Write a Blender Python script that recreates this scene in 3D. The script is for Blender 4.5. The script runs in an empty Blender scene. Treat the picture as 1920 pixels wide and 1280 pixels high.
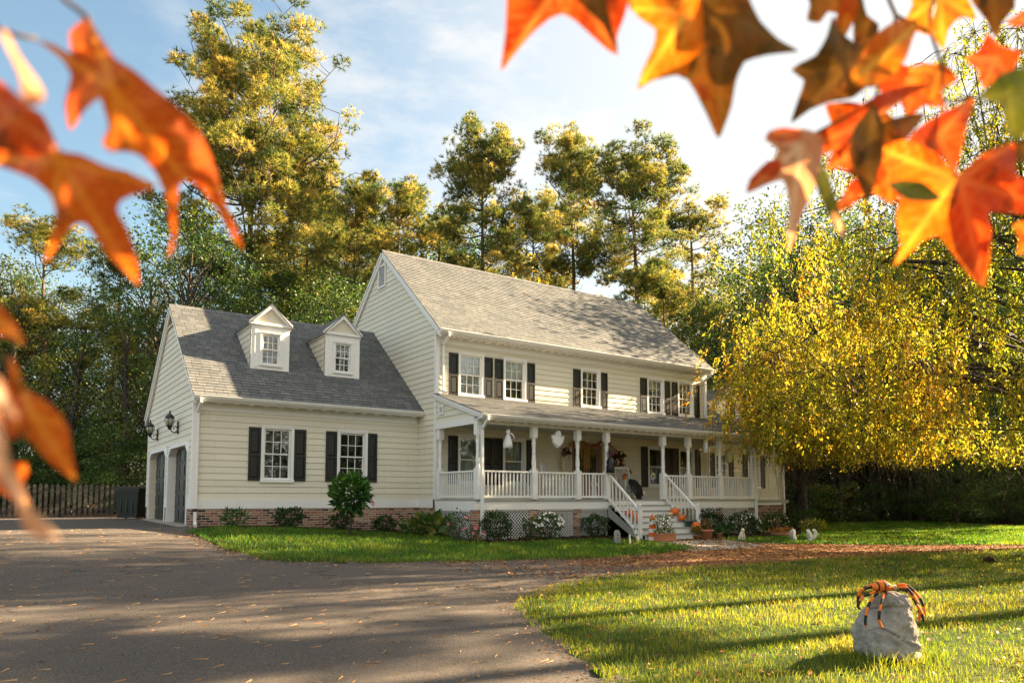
import bpy, bmesh, math, random
import numpy as np
from mathutils import Vector, Matrix, noise, geometry
R = math.radians
SC = bpy.context.scene
COL = SC.collection
# ------------------------------------------------------------------ camera model (metres, x along house front, y away, z up)
CX, CY, CZ = -11.0683, -19.89, 1.0435
YAW, PITCH, FPX, PY = 0.6113, 0.075, 1377.73, 832.64
CAM = np.array([CX, CY, CZ])

def ray(u, v):
    x = (u - 960) / FPX; y = -(v - PY) / FPX
    cp, sp = math.cos(PITCH), math.sin(PITCH)
    fw = cp - y * sp; z = y * cp + sp
    c, s = math.cos(YAW), math.sin(YAW)
    return np.array([x * c + fw * s, -x * s + fw * c, z])

def at_r(u, v, r):
    return CAM + ray(u, v) * r

def sstep(a, b, x):
    t = np.clip((np.asarray(x, float) - a) / (b - a), 0, 1)
    return t * t * (3 - 2 * t)

_by = [-60, -15, -8, -4.2, -2.3, 1.0, 8, 30, 200]
_bz = [-.55, -.5, -.40, -.20, -.10, .04, .10, .10, .10]
def terr(x, y):
    x = np.asarray(x, float); y = np.asarray(y, float)
    z = np.interp(y, _by, _bz)
    z = z + .27 * (1 - sstep(-6, 0, x)) * sstep(-8, 1, y)
    z = z - .38 * sstep(5, 20, x) * sstep(-9, 0, y)
    return z

def on_ground(u, v):
    d = ray(u, v); t = 2.0
    lo, hi = 1.0, 120.0
    f = lambda t: (CAM[2] + d[2] * t) - float(terr(CAM[0] + d[0] * t, CAM[1] + d[1] * t))
    if f(hi) > 0: return CAM + d * hi
    t = lo
    while f(t) > 0 and t < hi: t += .25
    a, b = t - .25, t
    for _ in range(24):
        m = (a + b) / 2
        if f(m) > 0: a = m
        else: b = m
    return CAM + d * b

def place(u, r):
    """ground point seen in image column u at forward distance r"""
    x = (u - 960) / FPX * r
    c, s = math.cos(YAW), math.sin(YAW)
    X = CX + r * s + x * c; Y = CY + r * c - x * s
    return X, Y, float(terr(X, Y))

def h_of(v, r):
    """height z seen at image row v at forward distance r"""
    return float(at_r(960, v, r)[2])

# ------------------------------------------------------------------ tagging
def tag(o, label=None, cat=None, group=None, kind=None):
    if label: o['label'] = label
    if cat: o['category'] = cat
    if group: o['group'] = group
    if kind: o['kind'] = kind
    return o

def thing(name, label, cat, loc=(0, 0, 0), rz=0, group=None):
    o = bpy.data.objects.new(name, None); COL.objects.link(o)
    o.empty_display_size = .2
    o.location = loc; o.rotation_euler = (0, 0, rz)
    return tag(o, label, cat, group)

def link(name, me, parent=None, loc=None, rot=None):
    o = bpy.data.objects.new(name, me); COL.objects.link(o)
    if parent: o.parent = parent
    if loc is not None: o.location = loc
    if rot is not None: o.rotation_euler = rot
    return o

def copy_tree(o, label=None, group=None, loc=None, rz=None, sc=None, parent=None):
    c = o.copy(); COL.objects.link(c)
    if parent: c.parent = parent
    for ch in list(o.children): copy_tree(ch, parent=c)
    if label: c['label'] = label
    if group: c['group'] = group
    if loc is not None: c.location = loc
    if rz is not None: c.rotation_euler = (0, 0, rz)
    if sc is not None: c.scale = sc if hasattr(sc, '__len__') else (sc, sc, sc)
    return c

# ------------------------------------------------------------------ materials
def newmat(name):
    m = bpy.data.materials.new(name); m.use_nodes = True
    nt = m.node_tree; nt.nodes.clear()
    return m, nt
def N(nt, t, **kw):
    n = nt.nodes.new(t)
    for k, v in kw.items():
        if k.startswith('i_'):
            key = k[2:]
            key = int(key) if key.isdigit() else key.replace('_', ' ')
            n.inputs[key].default_value = v
        else: setattr(n, k, v)
    return n
def L(nt, a, b): nt.links.new(a, b)
def c4(c): return (c[0], c[1], c[2], 1)
def ramp(nt, fac, stops, interp='LINEAR'):
    r = N(nt, 'ShaderNodeValToRGB'); r.color_ramp.interpolation = interp
    e = r.color_ramp.elements
    while len(e) < len(stops): e.new(.5)
    for k, (p, c) in enumerate(stops): e[k].position = p; e[k].color = c4(c)
    L(nt, fac, r.inputs[0]); return r.outputs[0]
def mixc(nt, fac, a, b, mode='MIX'):
    m = N(nt, 'ShaderNodeMix', data_type='RGBA', blend_type=mode)
    for s, k in ((fac, 0), (a, 6), (b, 7)):
        if isinstance(s, (int, float)): m.inputs[k].default_value = s
        elif isinstance(s, (tuple, list)): m.inputs[k].default_value = c4(s)
        else: L(nt, s, m.inputs[k])
    return m.outputs[2]
def noise_tex(nt, scale, detail=4, rough=.55, vec=None, dim='3D'):
    n = N(nt, 'ShaderNodeTexNoise', noise_dimensions=dim)
    n.inputs['Scale'].default_value = scale; n.inputs['Detail'].default_value = detail; n.inputs['Roughness'].default_value = rough
    if vec is not None: L(nt, vec, n.inputs['Vector'])
    return n.outputs[0]
def objco(nt): return N(nt, 'ShaderNodeTexCoord').outputs['Object']
def geopos(nt): return N(nt, 'ShaderNodeNewGeometry').outputs['Position']
def mapping(nt, vec, scale=(1, 1, 1), loc=(0, 0, 0), rot=(0, 0, 0)):
    m = N(nt, 'ShaderNodeMapping'); L(nt, vec, m.inputs[0])
    m.inputs['Scale'].default_value = scale; m.inputs['Location'].default_value = loc; m.inputs['Rotation'].default_value = rot
    return m.outputs[0]
def math_(nt, op, a, b=None):
    m = N(nt, 'ShaderNodeMath', operation=op)
    for k, s in ((0, a), (1, b)):
        if s is None: continue
        if isinstance(s, (int, float)): m.inputs[k].default_value = s
        else: L(nt, s, m.inputs[k])
    return m.outputs[0]
def bump(nt, h, strength=.3, dist=.01):
    b = N(nt, 'ShaderNodeBump'); b.inputs['Strength'].default_value = strength; b.inputs['Distance'].default_value = dist
    L(nt, h, b.inputs['Height']); return b.outputs[0]
def principled(nt, col, rough=.6, nrm=None, metal=0, spec=None):
    p = N(nt, 'ShaderNodeBsdfPrincipled')
    if isinstance(col, (tuple, list)): p.inputs['Base Color'].default_value = c4(col)
    else: L(nt, col, p.inputs['Base Color'])
    if isinstance(rough, (int, float)): p.inputs['Roughness'].default_value = rough
    else: L(nt, rough, p.inputs['Roughness'])
    p.inputs['Metallic'].default_value = metal
    if spec is not None: p.inputs['Specular IOR Level'].default_value = spec
    if nrm is not None: L(nt, nrm, p.inputs['Normal'])
    return p
def out(nt, sh):
    o = N(nt, 'ShaderNodeOutputMaterial'); L(nt, sh, o.inputs[0])

def mat_plain(name, col, rough=.6, var=.12, nscale=6, bumpk=0, bscale=60, metal=0, spec=None):
    m, nt = newmat(name); co = geopos(nt)
    n = noise_tex(nt, nscale, 5, .6, co)
    c = mixc(nt, n, tuple(max(0, x * (1 - var)) for x in col), tuple(x * (1 + var) for x in col))
    nr = bump(nt, noise_tex(nt, bscale, 4, .6, co), bumpk, .01) if bumpk else None
    out(nt, principled(nt, c, rough, nr, metal, spec).outputs[0]); return m

def mat_siding():
    m, nt = newmat('siding_paint'); co = geopos(nt)
    n = noise_tex(nt, .9, 5, .6, co)
    n2 = noise_tex(nt, 1, 3, .6, mapping(nt, co, (2.5, 2.5, 40)))
    c = mixc(nt, n, (.695, .65, .525), (.76, .715, .59))
    c = mixc(nt, math_(nt, 'MULTIPLY', n2, .35), c, (.63, .60, .48))
    sep = N(nt, 'ShaderNodeSeparateXYZ'); L(nt, co, sep.inputs[0]); cmb = N(nt, 'ShaderNodeCombineXYZ')
    L(nt, math_(nt, 'ADD', sep.outputs[0], sep.outputs[1]), cmb.inputs[0]); L(nt, math_(nt, 'SUBTRACT', sep.outputs[2], 1.053 - .178 * 20), cmb.inputs[1])
    bd = N(nt, 'ShaderNodeTexBrick', offset=.37, offset_frequency=2); L(nt, cmb.outputs[0], bd.inputs['Vector'])
    for k, v in (('Scale', 1), ('Mortar Size', .0025), ('Mortar Smooth', .3), ('Bias', 0), ('Brick Width', 3.7), ('Row Height', .178)): bd.inputs[k].default_value = v
    bd.inputs['Color1'].default_value = (.93, .93, .92, 1); bd.inputs['Color2'].default_value = (1.03, 1.02, 1.0, 1); bd.inputs['Mortar'].default_value = (.55, .53, .48, 1)
    c = mixc(nt, 1.0, c, bd.outputs[0], 'MULTIPLY')
    st = noise_tex(nt, 1, 4, .65, mapping(nt, co, (5, 5, .5)))
    c = mixc(nt, math_(nt, 'MULTIPLY', sstep_node(nt, st, .56, .8), .3), c, (.45, .42, .30))
    out(nt, principled(nt, c, .55, bump(nt, n2, .15, .004)).outputs[0]); return m
def sstep_node(nt, v, a, b):
    n = N(nt, 'ShaderNodeMapRange', interpolation_type='SMOOTHSTEP')
    n.inputs[1].default_value = a; n.inputs[2].default_value = b
    L(nt, v, n.inputs[0]); return n.outputs[0]

def mat_shingle(name, kz, axis='x', h=.145):
    m, nt = newmat(name); co = geopos(nt)
    sep = N(nt, 'ShaderNodeSeparateXYZ'); L(nt, co, sep.inputs[0])
    cmb = N(nt, 'ShaderNodeCombineXYZ')
    L(nt, sep.outputs[0 if axis == 'x' else 1], cmb.inputs[0])
    L(nt, math_(nt, 'MULTIPLY', sep.outputs[2], kz), cmb.inputs[1])
    jit = noise_tex(nt, 3, 2, .5, co)
    b = N(nt, 'ShaderNodeTexBrick', offset=.42, offset_frequency=3, squash=.8, squash_frequency=2)
    L(nt, cmb.outputs[0], b.inputs['Vector'])
    for k, v in (('Scale', 1), ('Mortar Size', .009), ('Mortar Smooth', .1), ('Bias', 0), ('Brick Width', .30), ('Row Height', h)): b.inputs[k].default_value = v
    b.inputs['Color1'].default_value = (0, 0, 0, 1); b.inputs['Color2'].default_value = (1, 1, 1, 1); b.inputs['Mortar'].default_value = (.5, .5, .5, 1)
    col = ramp(nt, b.outputs[0], [(0, (.085, .098, .104)), (.35, (.13, .14, .143)), (.7, (.165, .17, .168)), (1, (.22, .217, .208))])
    n = noise_tex(nt, 1.1, 4, .6, co); gr = noise_tex(nt, 160, 3, .7, co)
    col = mixc(nt, .35, col, ramp(nt, n, [(.3, (.095, .104, .108)), (.7, (.20, .197, .188))]))
    col = mixc(nt, math_(nt, 'MULTIPLY', gr, .35), col, (.11, .11, .112))
    st = noise_tex(nt, 1, 4, .6, mapping(nt, co, (2.2, .25, .25)))
    col = mixc(nt, math_(nt, 'MULTIPLY', sstep_node(nt, st, .52, .75), .35), col, (.085, .09, .085))
    col = mixc(nt, math_(nt, 'MULTIPLY', b.outputs[1], .75), col, (.03, .03, .032))
    out(nt, principled(nt, col, .88, bump(nt, math_(nt, 'SUBTRACT', math_(nt, 'MULTIPLY', gr, .3), b.outputs[1]), .5, .008), spec=.25).outputs[0]); return m

def mat_brick():
    m, nt = newmat('old_brick'); co = geopos(nt)
    sep = N(nt, 'ShaderNodeSeparateXYZ'); L(nt, co, sep.inputs[0])
    cmb = N(nt, 'ShaderNodeCombineXYZ')
    L(nt, math_(nt, 'ADD', sep.outputs[0], sep.outputs[1]), cmb.inputs[0]); L(nt, sep.outputs[2], cmb.inputs[1])
    b = N(nt, 'ShaderNodeTexBrick', offset=.5)
    L(nt, cmb.outputs[0], b.inputs['Vector'])
    for k, v in (('Scale', 1), ('Mortar Size', .0075), ('Mortar Smooth', .15), ('Bias', 0), ('Brick Width', .215), ('Row Height', .0705)): b.inputs[k].default_value = v
    b.inputs['Color1'].default_value = (0, 0, 0, 1); b.inputs['Color2'].default_value = (1, 1, 1, 1); b.inputs['Mortar'].default_value = (.5, .5, .5, 1)
    col = ramp(nt, b.outputs[0], [(0, (.035, .025, .022)), (.2, (.06, .035, .03)), (.25, (.25, .09, .055)), (.5, (.34, .155, .09)), (.75, (.42, .225, .135)), (.9, (.46, .29, .20)), (1, (.52, .38, .27))])
    n = noise_tex(nt, 14, 5, .65, co)
    col = mixc(nt, math_(nt, 'MULTIPLY', n, .55), col, (.12, .07, .05))
    col = mixc(nt, b.outputs[1], col, (.48, .44, .37))
    out(nt, principled(nt, col, .9, bump(nt, math_(nt, 'SUBTRACT', math_(nt, 'MULTIPLY', n, .5), b.outputs[1]), .6, .01), spec=.2).outputs[0]); return m

def mat_glass():
    m, nt = newmat('window_glass')
    f = N(nt, 'ShaderNodeFresnel'); f.inputs[0].default_value = 1.75
    nr = bump(nt, noise_tex(nt, 1.7, 2, .5, geopos(nt)), .06, .05)
    L(nt, nr, f.inputs[1])
    g = N(nt, 'ShaderNodeBsdfGlossy'); g.inputs['Color'].default_value = (.95, .97, 1, 1); g.inputs['Roughness'].default_value = .015
    L(nt, nr, g.inputs['Normal'])
    t = N(nt, 'ShaderNodeBsdfTransparent'); t.inputs[0].default_value = (.93, .95, .94, 1)
    mx = N(nt, 'ShaderNodeMixShader'); L(nt, math_(nt, 'ADD', f.outputs[0], .07), mx.inputs[0]); L(nt, t.outputs[0], mx.inputs[1]); L(nt, g.outputs[0], mx.inputs[2])
    out(nt, mx.outputs[0]); return m

def mat_foliage(name, trans=.45, rough=.55, sat=1.0, spec=.35, tint=(1, 1, 1)):
    """leaf colour comes from the per-leaf colour attribute 'leaf_colour'"""
    m, nt = newmat(name)
    a = N(nt, 'ShaderNodeAttribute', attribute_name='leaf_colour')
    c = mixc(nt, 1.0, a.outputs[0], tint, 'MULTIPLY')
    p = principled(nt, c, rough, spec=spec)
    t = N(nt, 'ShaderNodeBsdfTranslucent')
    L(nt, mixc(nt, 1.0, c, (1.25, 1.2, .75), 'MULTIPLY'), t.inputs[0])
    mx = N(nt, 'ShaderNodeMixShader'); mx.inputs[0].default_value = trans
    L(nt, p.outputs[0], mx.inputs[1]); L(nt, t.outputs[0], mx.inputs[2])
    out(nt, mx.outputs[0]); return m

def mat_bark(name, a, b):
    m, nt = newmat(name); co = objco(nt)
    v = mapping(nt, co, (1, 1, .22))
    n = noise_tex(nt, 9, 6, .7, v); vo = N(nt, 'ShaderNodeTexVoronoi', feature='DISTANCE_TO_EDGE'); vo.inputs['Scale'].default_value = 11; L(nt, v, vo.inputs['Vector'])
    c = mixc(nt, n, a, b)
    c = mixc(nt, sstep_node(nt, vo.outputs[0], 0, .12), (a[0] * .4, a[1] * .4, a[2] * .4), c)
    out(nt, principled(nt, c, .9, bump(nt, vo.outputs[0], .7, .03), spec=.2).outputs[0]); return m

M = {}
M['siding'] = mat_siding()
M['white'] = mat_plain('white_trim_paint', (.78, .77, .74), .45, .04, 3, .1, 30)
M['cream'] = mat_plain('pediment_paint', (.62, .58, .46), .5, .05, 3)
M['shutter'] = mat_plain('black_shutter_paint', (.012, .013, .013), .4, .15, 4)
M['shingle'] = mat_shingle('grey_shingle', 1.54)
M['shingle_low'] = mat_shingle('grey_porch_shingle', 2.9)
M['shingle_side'] = mat_shingle('grey_dormer_shingle', 1.42, 'y')
M['brick'] = mat_brick()
M['glass'] = mat_glass()
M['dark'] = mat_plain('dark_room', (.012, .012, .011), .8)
M['blind'] = mat_plain('window_blind', (.84, .85, .84), .6, .05, 2)
M['curtain'] = mat_plain('sheer_curtain', (.30, .33, .34), .9, .2, 8)
M['blue_curtain'] = mat_plain('blue_curtain', (.17, .27, .33), .9, .2, 8)
M['grey_floor'] = mat_plain('grey_deck_paint', (.30, .31, .28), .5, .12, 5)
M['garage_door'] = mat_plain('garage_door_paint', (.016, .017, .014), .45, .15, 4)
M['iron'] = mat_plain('black_iron', (.012, .011, .011), .4, .2, 20)
M['concrete'] = mat_plain('concrete', (.29, .255, .21), .85, .2, 3, .3, 40)
M['wood'] = mat_plain('oak_door_wood', (.26, .13, .045), .4, .25, 7)
M['ceil'] = mat_plain('porch_ceiling_paint', (.50, .50, .40), .6, .05, 3)
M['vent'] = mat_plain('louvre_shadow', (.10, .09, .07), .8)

# ------------------------------------------------------------------ mesh builder
class MB:
    def __init__(s, O=(0, 0, 0), U=(1, 0, 0), V=(0, 1, 0), W=(0, 0, 1)):
        s.v = []; s.f = []; s.m = []; s.O = Vector(O); s.A = (Vector(U), Vector(V), Vector(W)); s.cur = 0; s.sm = []; s.smooth = False
    def p(s, x, y, z):
        q = s.O + s.A[0] * x + s.A[1] * y + s.A[2] * z
        s.v.append((q.x, q.y, q.z)); return len(s.v) - 1
    def face(s, idx):
        s.f.append(tuple(idx)); s.m.append(s.cur); s.sm.append(s.smooth)
    def quad(s, a, b, c, d): s.face([s.p(*q) for q in (a, b, c, d)])
    def poly(s, pts): s.face([s.p(*q) for q in pts])
    def box(s, x0, x1, y0, y1, z0, z1):
        i = [s.p(x, y, z) for z in (z0, z1) for y in (y0, y1) for x in (x0, x1)]
        for q in ((0, 2, 3, 1), (4, 5, 7, 6), (0, 1, 5, 4), (2, 6, 7, 3), (0, 4, 6, 2), (1, 3, 7, 5)): s.face([i[k] for k in q])
    def prism(s, pts, off):
        """pts: list of 3D points of one face, off: extrusion vector"""
        n = len(pts); a = [s.p(*q) for q in pts]; b = [s.p(q[0] + off[0], q[1] + off[1], q[2] + off[2]) for q in pts]
        s.face(a); s.face(b[::-1])
        for k in range(n): s.face([a[k], a[(k + 1) % n], b[(k + 1) % n], b[k]])
    def bar(s, a, b, w, h, up=(0, 0, 1)):
        a = Vector(a); b = Vector(b); d = (b - a).normalized(); up = Vector(up)
        r = d.cross(up)
        if r.length < 1e-4: r = d.cross(Vector((1, 0, 0)))
        r.normalize(); u = r.cross(d)
        q = [a + r * (sx * w / 2) + u * (sy * h / 2) for sx, sy in ((-1, -1), (1, -1), (1, 1), (-1, 1))]
        s.prism([tuple(k) for k in q], tuple(b - a))
    def tube(s, pts, rad, n=6, cap=True):
        P = [Vector(q) for q in pts]; rings = []; sm = s.smooth; s.smooth = True
        if not hasattr(rad, '__len__'): rad = [rad] * len(P)
        ref = Vector((.13, .37, .92))
        for k, q in enumerate(P):
            d = (P[min(k + 1, len(P) - 1)] - P[max(k - 1, 0)]).normalized()
            a = d.cross(ref)
            if a.length < .05: a = d.cross(Vector((1, 0, 0)))
            a.normalize(); b = d.cross(a)
            rings.append([s.p(*(q + (a * math.cos(t) + b * math.sin(t)) * rad[k])) for t in (2 * math.pi * j / n for j in range(n))])
        for k in range(len(rings) - 1):
            for j in range(n): s.face([rings[k][j], rings[k][(j + 1) % n], rings[k + 1][(j + 1) % n], rings[k + 1][j]])
        if cap: s.face(rings[0][::-1]); s.face(rings[-1])
        s.smooth = sm
    def lathe(s, c, prof, n=14, rib=None, sx=1, sy=1):
        rings = []; sm = s.smooth; s.smooth = True
        for r, z in prof:
            rings.append([s.p(c[0] + sx * r * (1 if not rib else rib(t)) * math.cos(t), c[1] + sy * r * (1 if not rib else rib(t)) * math.sin(t), c[2] + z) for t in (2 * math.pi * j / n for j in range(n))])
        for k in range(len(rings) - 1):
            for j in range(n): s.face([rings[k][j], rings[k][(j + 1) % n], rings[k + 1][(j + 1) % n], rings[k + 1][j]])
        s.face(rings[0][::-1]); s.face(rings[-1]); s.smooth = sm
    def lap(s, poly, h, t, openings=(), v0=None):
        """overlapping courses over a convex polygon in local (x, z); thickness outward is local -y"""
        vs = [q[1] for q in poly]; lo, hi = min(vs), max(vs); v0 = lo if v0 is None else v0
        def span(v):
            xs = []
            for k in range(len(poly)):
                (x1, y1), (x2, y2) = poly[k], poly[(k + 1) % len(poly)]
                if abs(y1 - y2) < 1e-9:
                    if abs(v - y1) < 1e-7: xs += [x1, x2]
                elif min(y1, y2) - 1e-7 <= v <= max(y1, y2) + 1e-7: xs.append(x1 + (x2 - x1) * (v - y1) / (y2 - y1))
            return (min(xs), max(xs)) if xs else (0, 0)
        cuts = sorted(set([round(q, 5) for q in vs] + [round(z, 5) for o in openings for z in (o[2], o[3])]))
        k = math.floor((lo - v0) / h)
        while v0 + k * h < hi - 1e-6:
            a0 = v0 + k * h; b0 = a0 + h; k += 1
            e = [max(a0, lo)] + [c for c in cuts if max(a0, lo) + 1e-4 < c < min(b0, hi) - 1e-4] + [min(b0, hi)]
            for a, b in zip(e[:-1], e[1:]):
                la, ra = span(a + 1e-6); lb, rb = span(b - 1e-6)
                segs = [(la, ra, lb, rb)]
                for o in openings:
                    if o[2] < b - 1e-4 and o[3] > a + 1e-4:
                        ns = []
                        for (p, q, p2, q2) in segs:
                            if o[0] > min(p, p2) and o[0] < max(q, q2): ns.append((p, min(q, o[0]), p2, min(q2, o[0])))
                            if o[1] < max(q, q2) and o[1] > min(p, p2): ns.append((max(p, o[1]), q, max(p2, o[1]), q2))
                            if o[1] <= min(p, p2) or o[0] >= max(q, q2): ns.append((p, q, p2, q2))
                        segs = ns
                fa = -t * (1 - (a - a0) / h); fb = -t * (1 - (b - a0) / h)
                for (p, q, p2, q2) in segs:
                    s.quad((p, fa, a), (q, fa, a), (q2, fb, b), (p2, fb, b))
                    if abs(a - a0) < 1e-5: s.quad((p, 0.002, a), (q, 0.002, a), (q, fa, a), (p, fa, a))
    def build(s, name, mats, parent=None, recalc=True, loc=None, local=False):
        me = bpy.data.meshes.new(name)
        v = s.v
        if parent is not None and not local:
            q = parent
            off = Vector((0, 0, 0))
            while q is not None: off += q.location; q = q.parent
            v = [(a - off.x, b - off.y, c - off.z) for a, b, c in v]
        me.from_pydata(v, [], s.f)
        for m in (mats if isinstance(mats, (list, tuple)) else [mats]): me.materials.append(m if not isinstance(m, str) else M[m])
        me.polygons.foreach_set('material_index', s.m); me.polygons.foreach_set('use_smooth', s.sm)
        if recalc:
            bm = bmesh.new(); bm.from_mesh(me); bmesh.ops.recalc_face_normals(bm, faces=bm.faces); bm.to_mesh(me); bm.free()
        me.update()
        return link(name, me, parent, loc)

def np_mesh(name, verts, faces, mat, col=None, smooth=False):
    """verts (n,3), faces (m,k) all of one size, col (n,3) per-vertex colour"""
    verts = np.asarray(verts, np.float32); faces = np.asarray(faces, np.int32)
    me = bpy.data.meshes.new(name); nv, (nf, k) = len(verts), faces.shape
    me.vertices.add(nv); me.vertices.foreach_set('co', verts.ravel())
    me.loops.add(nf * k); me.loops.foreach_set('vertex_index', faces.ravel())
    me.polygons.add(nf); me.polygons.foreach_set('loop_start', np.arange(0, nf * k, k, dtype=np.int32))
    try: me.polygons.foreach_set('loop_total', np.full(nf, k, np.int32))
    except Exception: pass
    if smooth: me.polygons.foreach_set('use_smooth', np.ones(nf, bool))
    if col is not None:
        at = me.attributes.new('leaf_colour', 'FLOAT_COLOR', 'POINT')
        c = np.ones((nv, 4), np.float32); c[:, :3] = col; at.data.foreach_set('color', c.ravel())
    me.materials.append(mat); me.update(calc_edges=True)
    return me

def skin_mesh(name, pts, edges, radii, mat, sub=2, root=0):
    me = bpy.data.meshes.new(name); me.from_pydata(pts, edges, [])
    o = bpy.data.objects.new(name, me); COL.objects.link(o)
    md = o.modifiers.new('skin', 'SKIN'); md.use_smooth_shade = True
    if not me.skin_vertices: me.skin_vertices.new(name='')
    for k, sv in enumerate(me.skin_vertices[0].data):
        r = radii[k] if hasattr(radii, '__len__') else radii
        sv.radius = (r, r) if not hasattr(r, '__len__') else r; sv.use_root = (k == root)
    if sub:
        ms = o.modifiers.new('sub', 'SUBSURF'); ms.levels = sub; ms.render_levels = sub
    dg = bpy.context.evaluated_depsgraph_get(); dg.update()
    me2 = bpy.data.meshes.new_from_object(o.evaluated_get(dg))
    bpy.data.objects.remove(o); me2.name = name
    me2.materials.clear(); me2.materials.append(mat)
    return me2
# ================================================================== HOUSE
FL, BT, BB = 1.053, 1.053, .796          # porch floor / trim band top / band bottom
LM, DM, ZE, ZR = 12.5544, 7.7647, 6.3256, 9.9496
G, LG, ZGE, ZGR, GD = 1.1544, 6.7807, 3.8605, 7.1179, 7.1481
PD, ZPE, ZPW = 2.3457, 3.4771, 4.33
WX, WY = 19.9887, 1.7345
EO = .351
house = thing('house', 'cream two storey house with grey shingle roof, black shutters, white front porch and attached garage', 'house')
HS = .178

def window(parent, O, U, W_out, x0, x1, z0, z1, cols=3, rows=2, style='blind', name='window', as_one=False, casing=.085, back=True):
    """double hung window; U along the wall, W_out outward normal. Casing is the part, sashes / pane / blind its sub-parts"""
    fr = dict(O=O, U=U, V=tuple(-Vector(W_out)), W=(0, 0, 1))   # local y = inward
    c = MB(**fr); k = casing
    c.box(x0, x1, -.035, .02, z1 - k, z1); c.box(x0, x0 + k, -.035, .02, z0 + k, z1 - k); c.box(x1 - k, x1, -.035, .02, z0 + k, z1 - k)
    c.box(x0 - .015, x1 + .015, -.055, .02, z0, z0 + k)
    c.box(x0 - .012, x1 + .012, -.05, -.036, z1 - .028, z1 + .012)
    a0, a1, b0, b1 = x0 + k, x1 - k, z0 + k, z1 - k; zm = (b0 + b1) / 2; e = .036
    for q in ((a0, a0 + .012, b0, b1), (a1 - .012, a1, b0, b1)): c.box(q[0], q[1], .021, .2, q[2], q[3])
    c.box(a0, a1, .021, .2, b1 - .012, b1); c.box(a0, a1, .021, .2, b0, b0 + .012)
    a0 += .013; a1 -= .013; b0 += .013; b1 -= .013
    s = MB(**fr); g = MB(**fr); bl = MB(**fr)
    for (lo, hi, y) in ((zm - .018, b1, .03), (b0, zm + .018, .062)):
        s.box(a0, a1, y, y + .03, hi - e, hi); s.box(a0, a1, y, y + .03, lo, lo + e)
        s.box(a0, a0 + e, y, y + .03, lo + e, hi - e); s.box(a1 - e, a1, y, y + .03, lo + e, hi - e)
        for i in range(1, cols): 
            xm = a0 + e + (a1 - a0 - 2 * e) * i / cols; s.box(xm - .009, xm + .009, y + .006, y + .022, lo + e, hi - e)
        for j in range(1, rows):
            zz = lo + e + (hi - lo - 2 * e) * j / rows; s.box(a0 + e, a1 - e, y + .008, y + .02, zz - .009, zz + .009)
        g.quad((a0 + e, y + .024, lo + e), (a1 - e, y + .024, lo + e), (a1 - e, y + .024, hi - e), (a0 + e, y + .024, hi - e))
    bl.quad((a0 - .2, .5, b0 - .2), (a1 + .2, .5, b0 - .2), (a1 + .2, .5, b1 + .2), (a0 - .2, .5, b1 + .2))  # near-black sheet painted as the unlit room, also where no curtain hangs
    bl.cur = 1
    def slats(za, zb, st=.028):
        z = za
        while z < zb:
            bl.quad((a0, .125, z), (a1, .125, z), (a1, .14, z + st * .8), (a0, .14, z + st * .8)); z += st
    def drape(xa, xb, za, zb, n=26, amp=.012):
        for i in range(n):
            p, q = xa + (xb - xa) * i / n, xa + (xb - xa) * (i + 1) / n
            f = lambda t: .15 + amp * math.sin(t * 95) + amp * .6 * math.sin(t * 37 + 1)
            bl.quad((p, f(p), za), (q, f(q), za), (q, f(q), zb), (p, f(p), zb))
    mats = ['dark', 'blind']
    if style == 'blind': slats(b0, b1)
    elif style == 'half': slats(zm - .05, b1)
    elif style == 'top': slats(b1 - (b1 - b0) * .36, b1)
    elif style == 'shade': bl.quad((a0, .095, zm - .02), (a1, .095, zm - .02), (a1, .095, b1), (a0, .095, b1))
    elif style == 'shade_blind':
        bl.quad((a0, .095, zm - .02), (a1, .095, zm - .02), (a1, .095, b1), (a0, .095, b1))
        slats(b0, zm - .04)
    elif style == 'sheer': drape(a0, a1, b0, b1); mats[1] = 'curtain'
    elif style == 'low': drape(a0, a1, b0, zm, 30); mats[1] = 'blue_curtain'
    elif style == 'sides': drape(a0 + .3 * (a1 - a0), a0 + .6 * (a1 - a0), b0, b1, 8); mats[1] = 'curtain'
    if as_one:
        o = MB()
        for src, mi in ((c, 0), (s, 0), (g, 1)):
            n = len(o.v); o.v += src.v; o.f += [tuple(i + n for i in f) for f in src.f]; o.m += [mi] * len(src.f); o.sm += src.sm
        n = len(o.v); o.v += bl.v; o.f += [tuple(i + n for i in f) for f in bl.f]; o.m += [2 + k for k in bl.m]; o.sm += bl.sm
        return o.build(name, ['white', 'glass'] + mats, parent, recalc=False)
    w = c.build(name, 'white', parent)
    s.build('sash', 'white', w); g.build('glass_pane', 'glass', w, recalc=False); bl.build('window_blind' if style in ('blind', 'half', 'top', 'shade', 'shade_blind') else 'curtain', mats, w, recalc=False)
    return w

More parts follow.
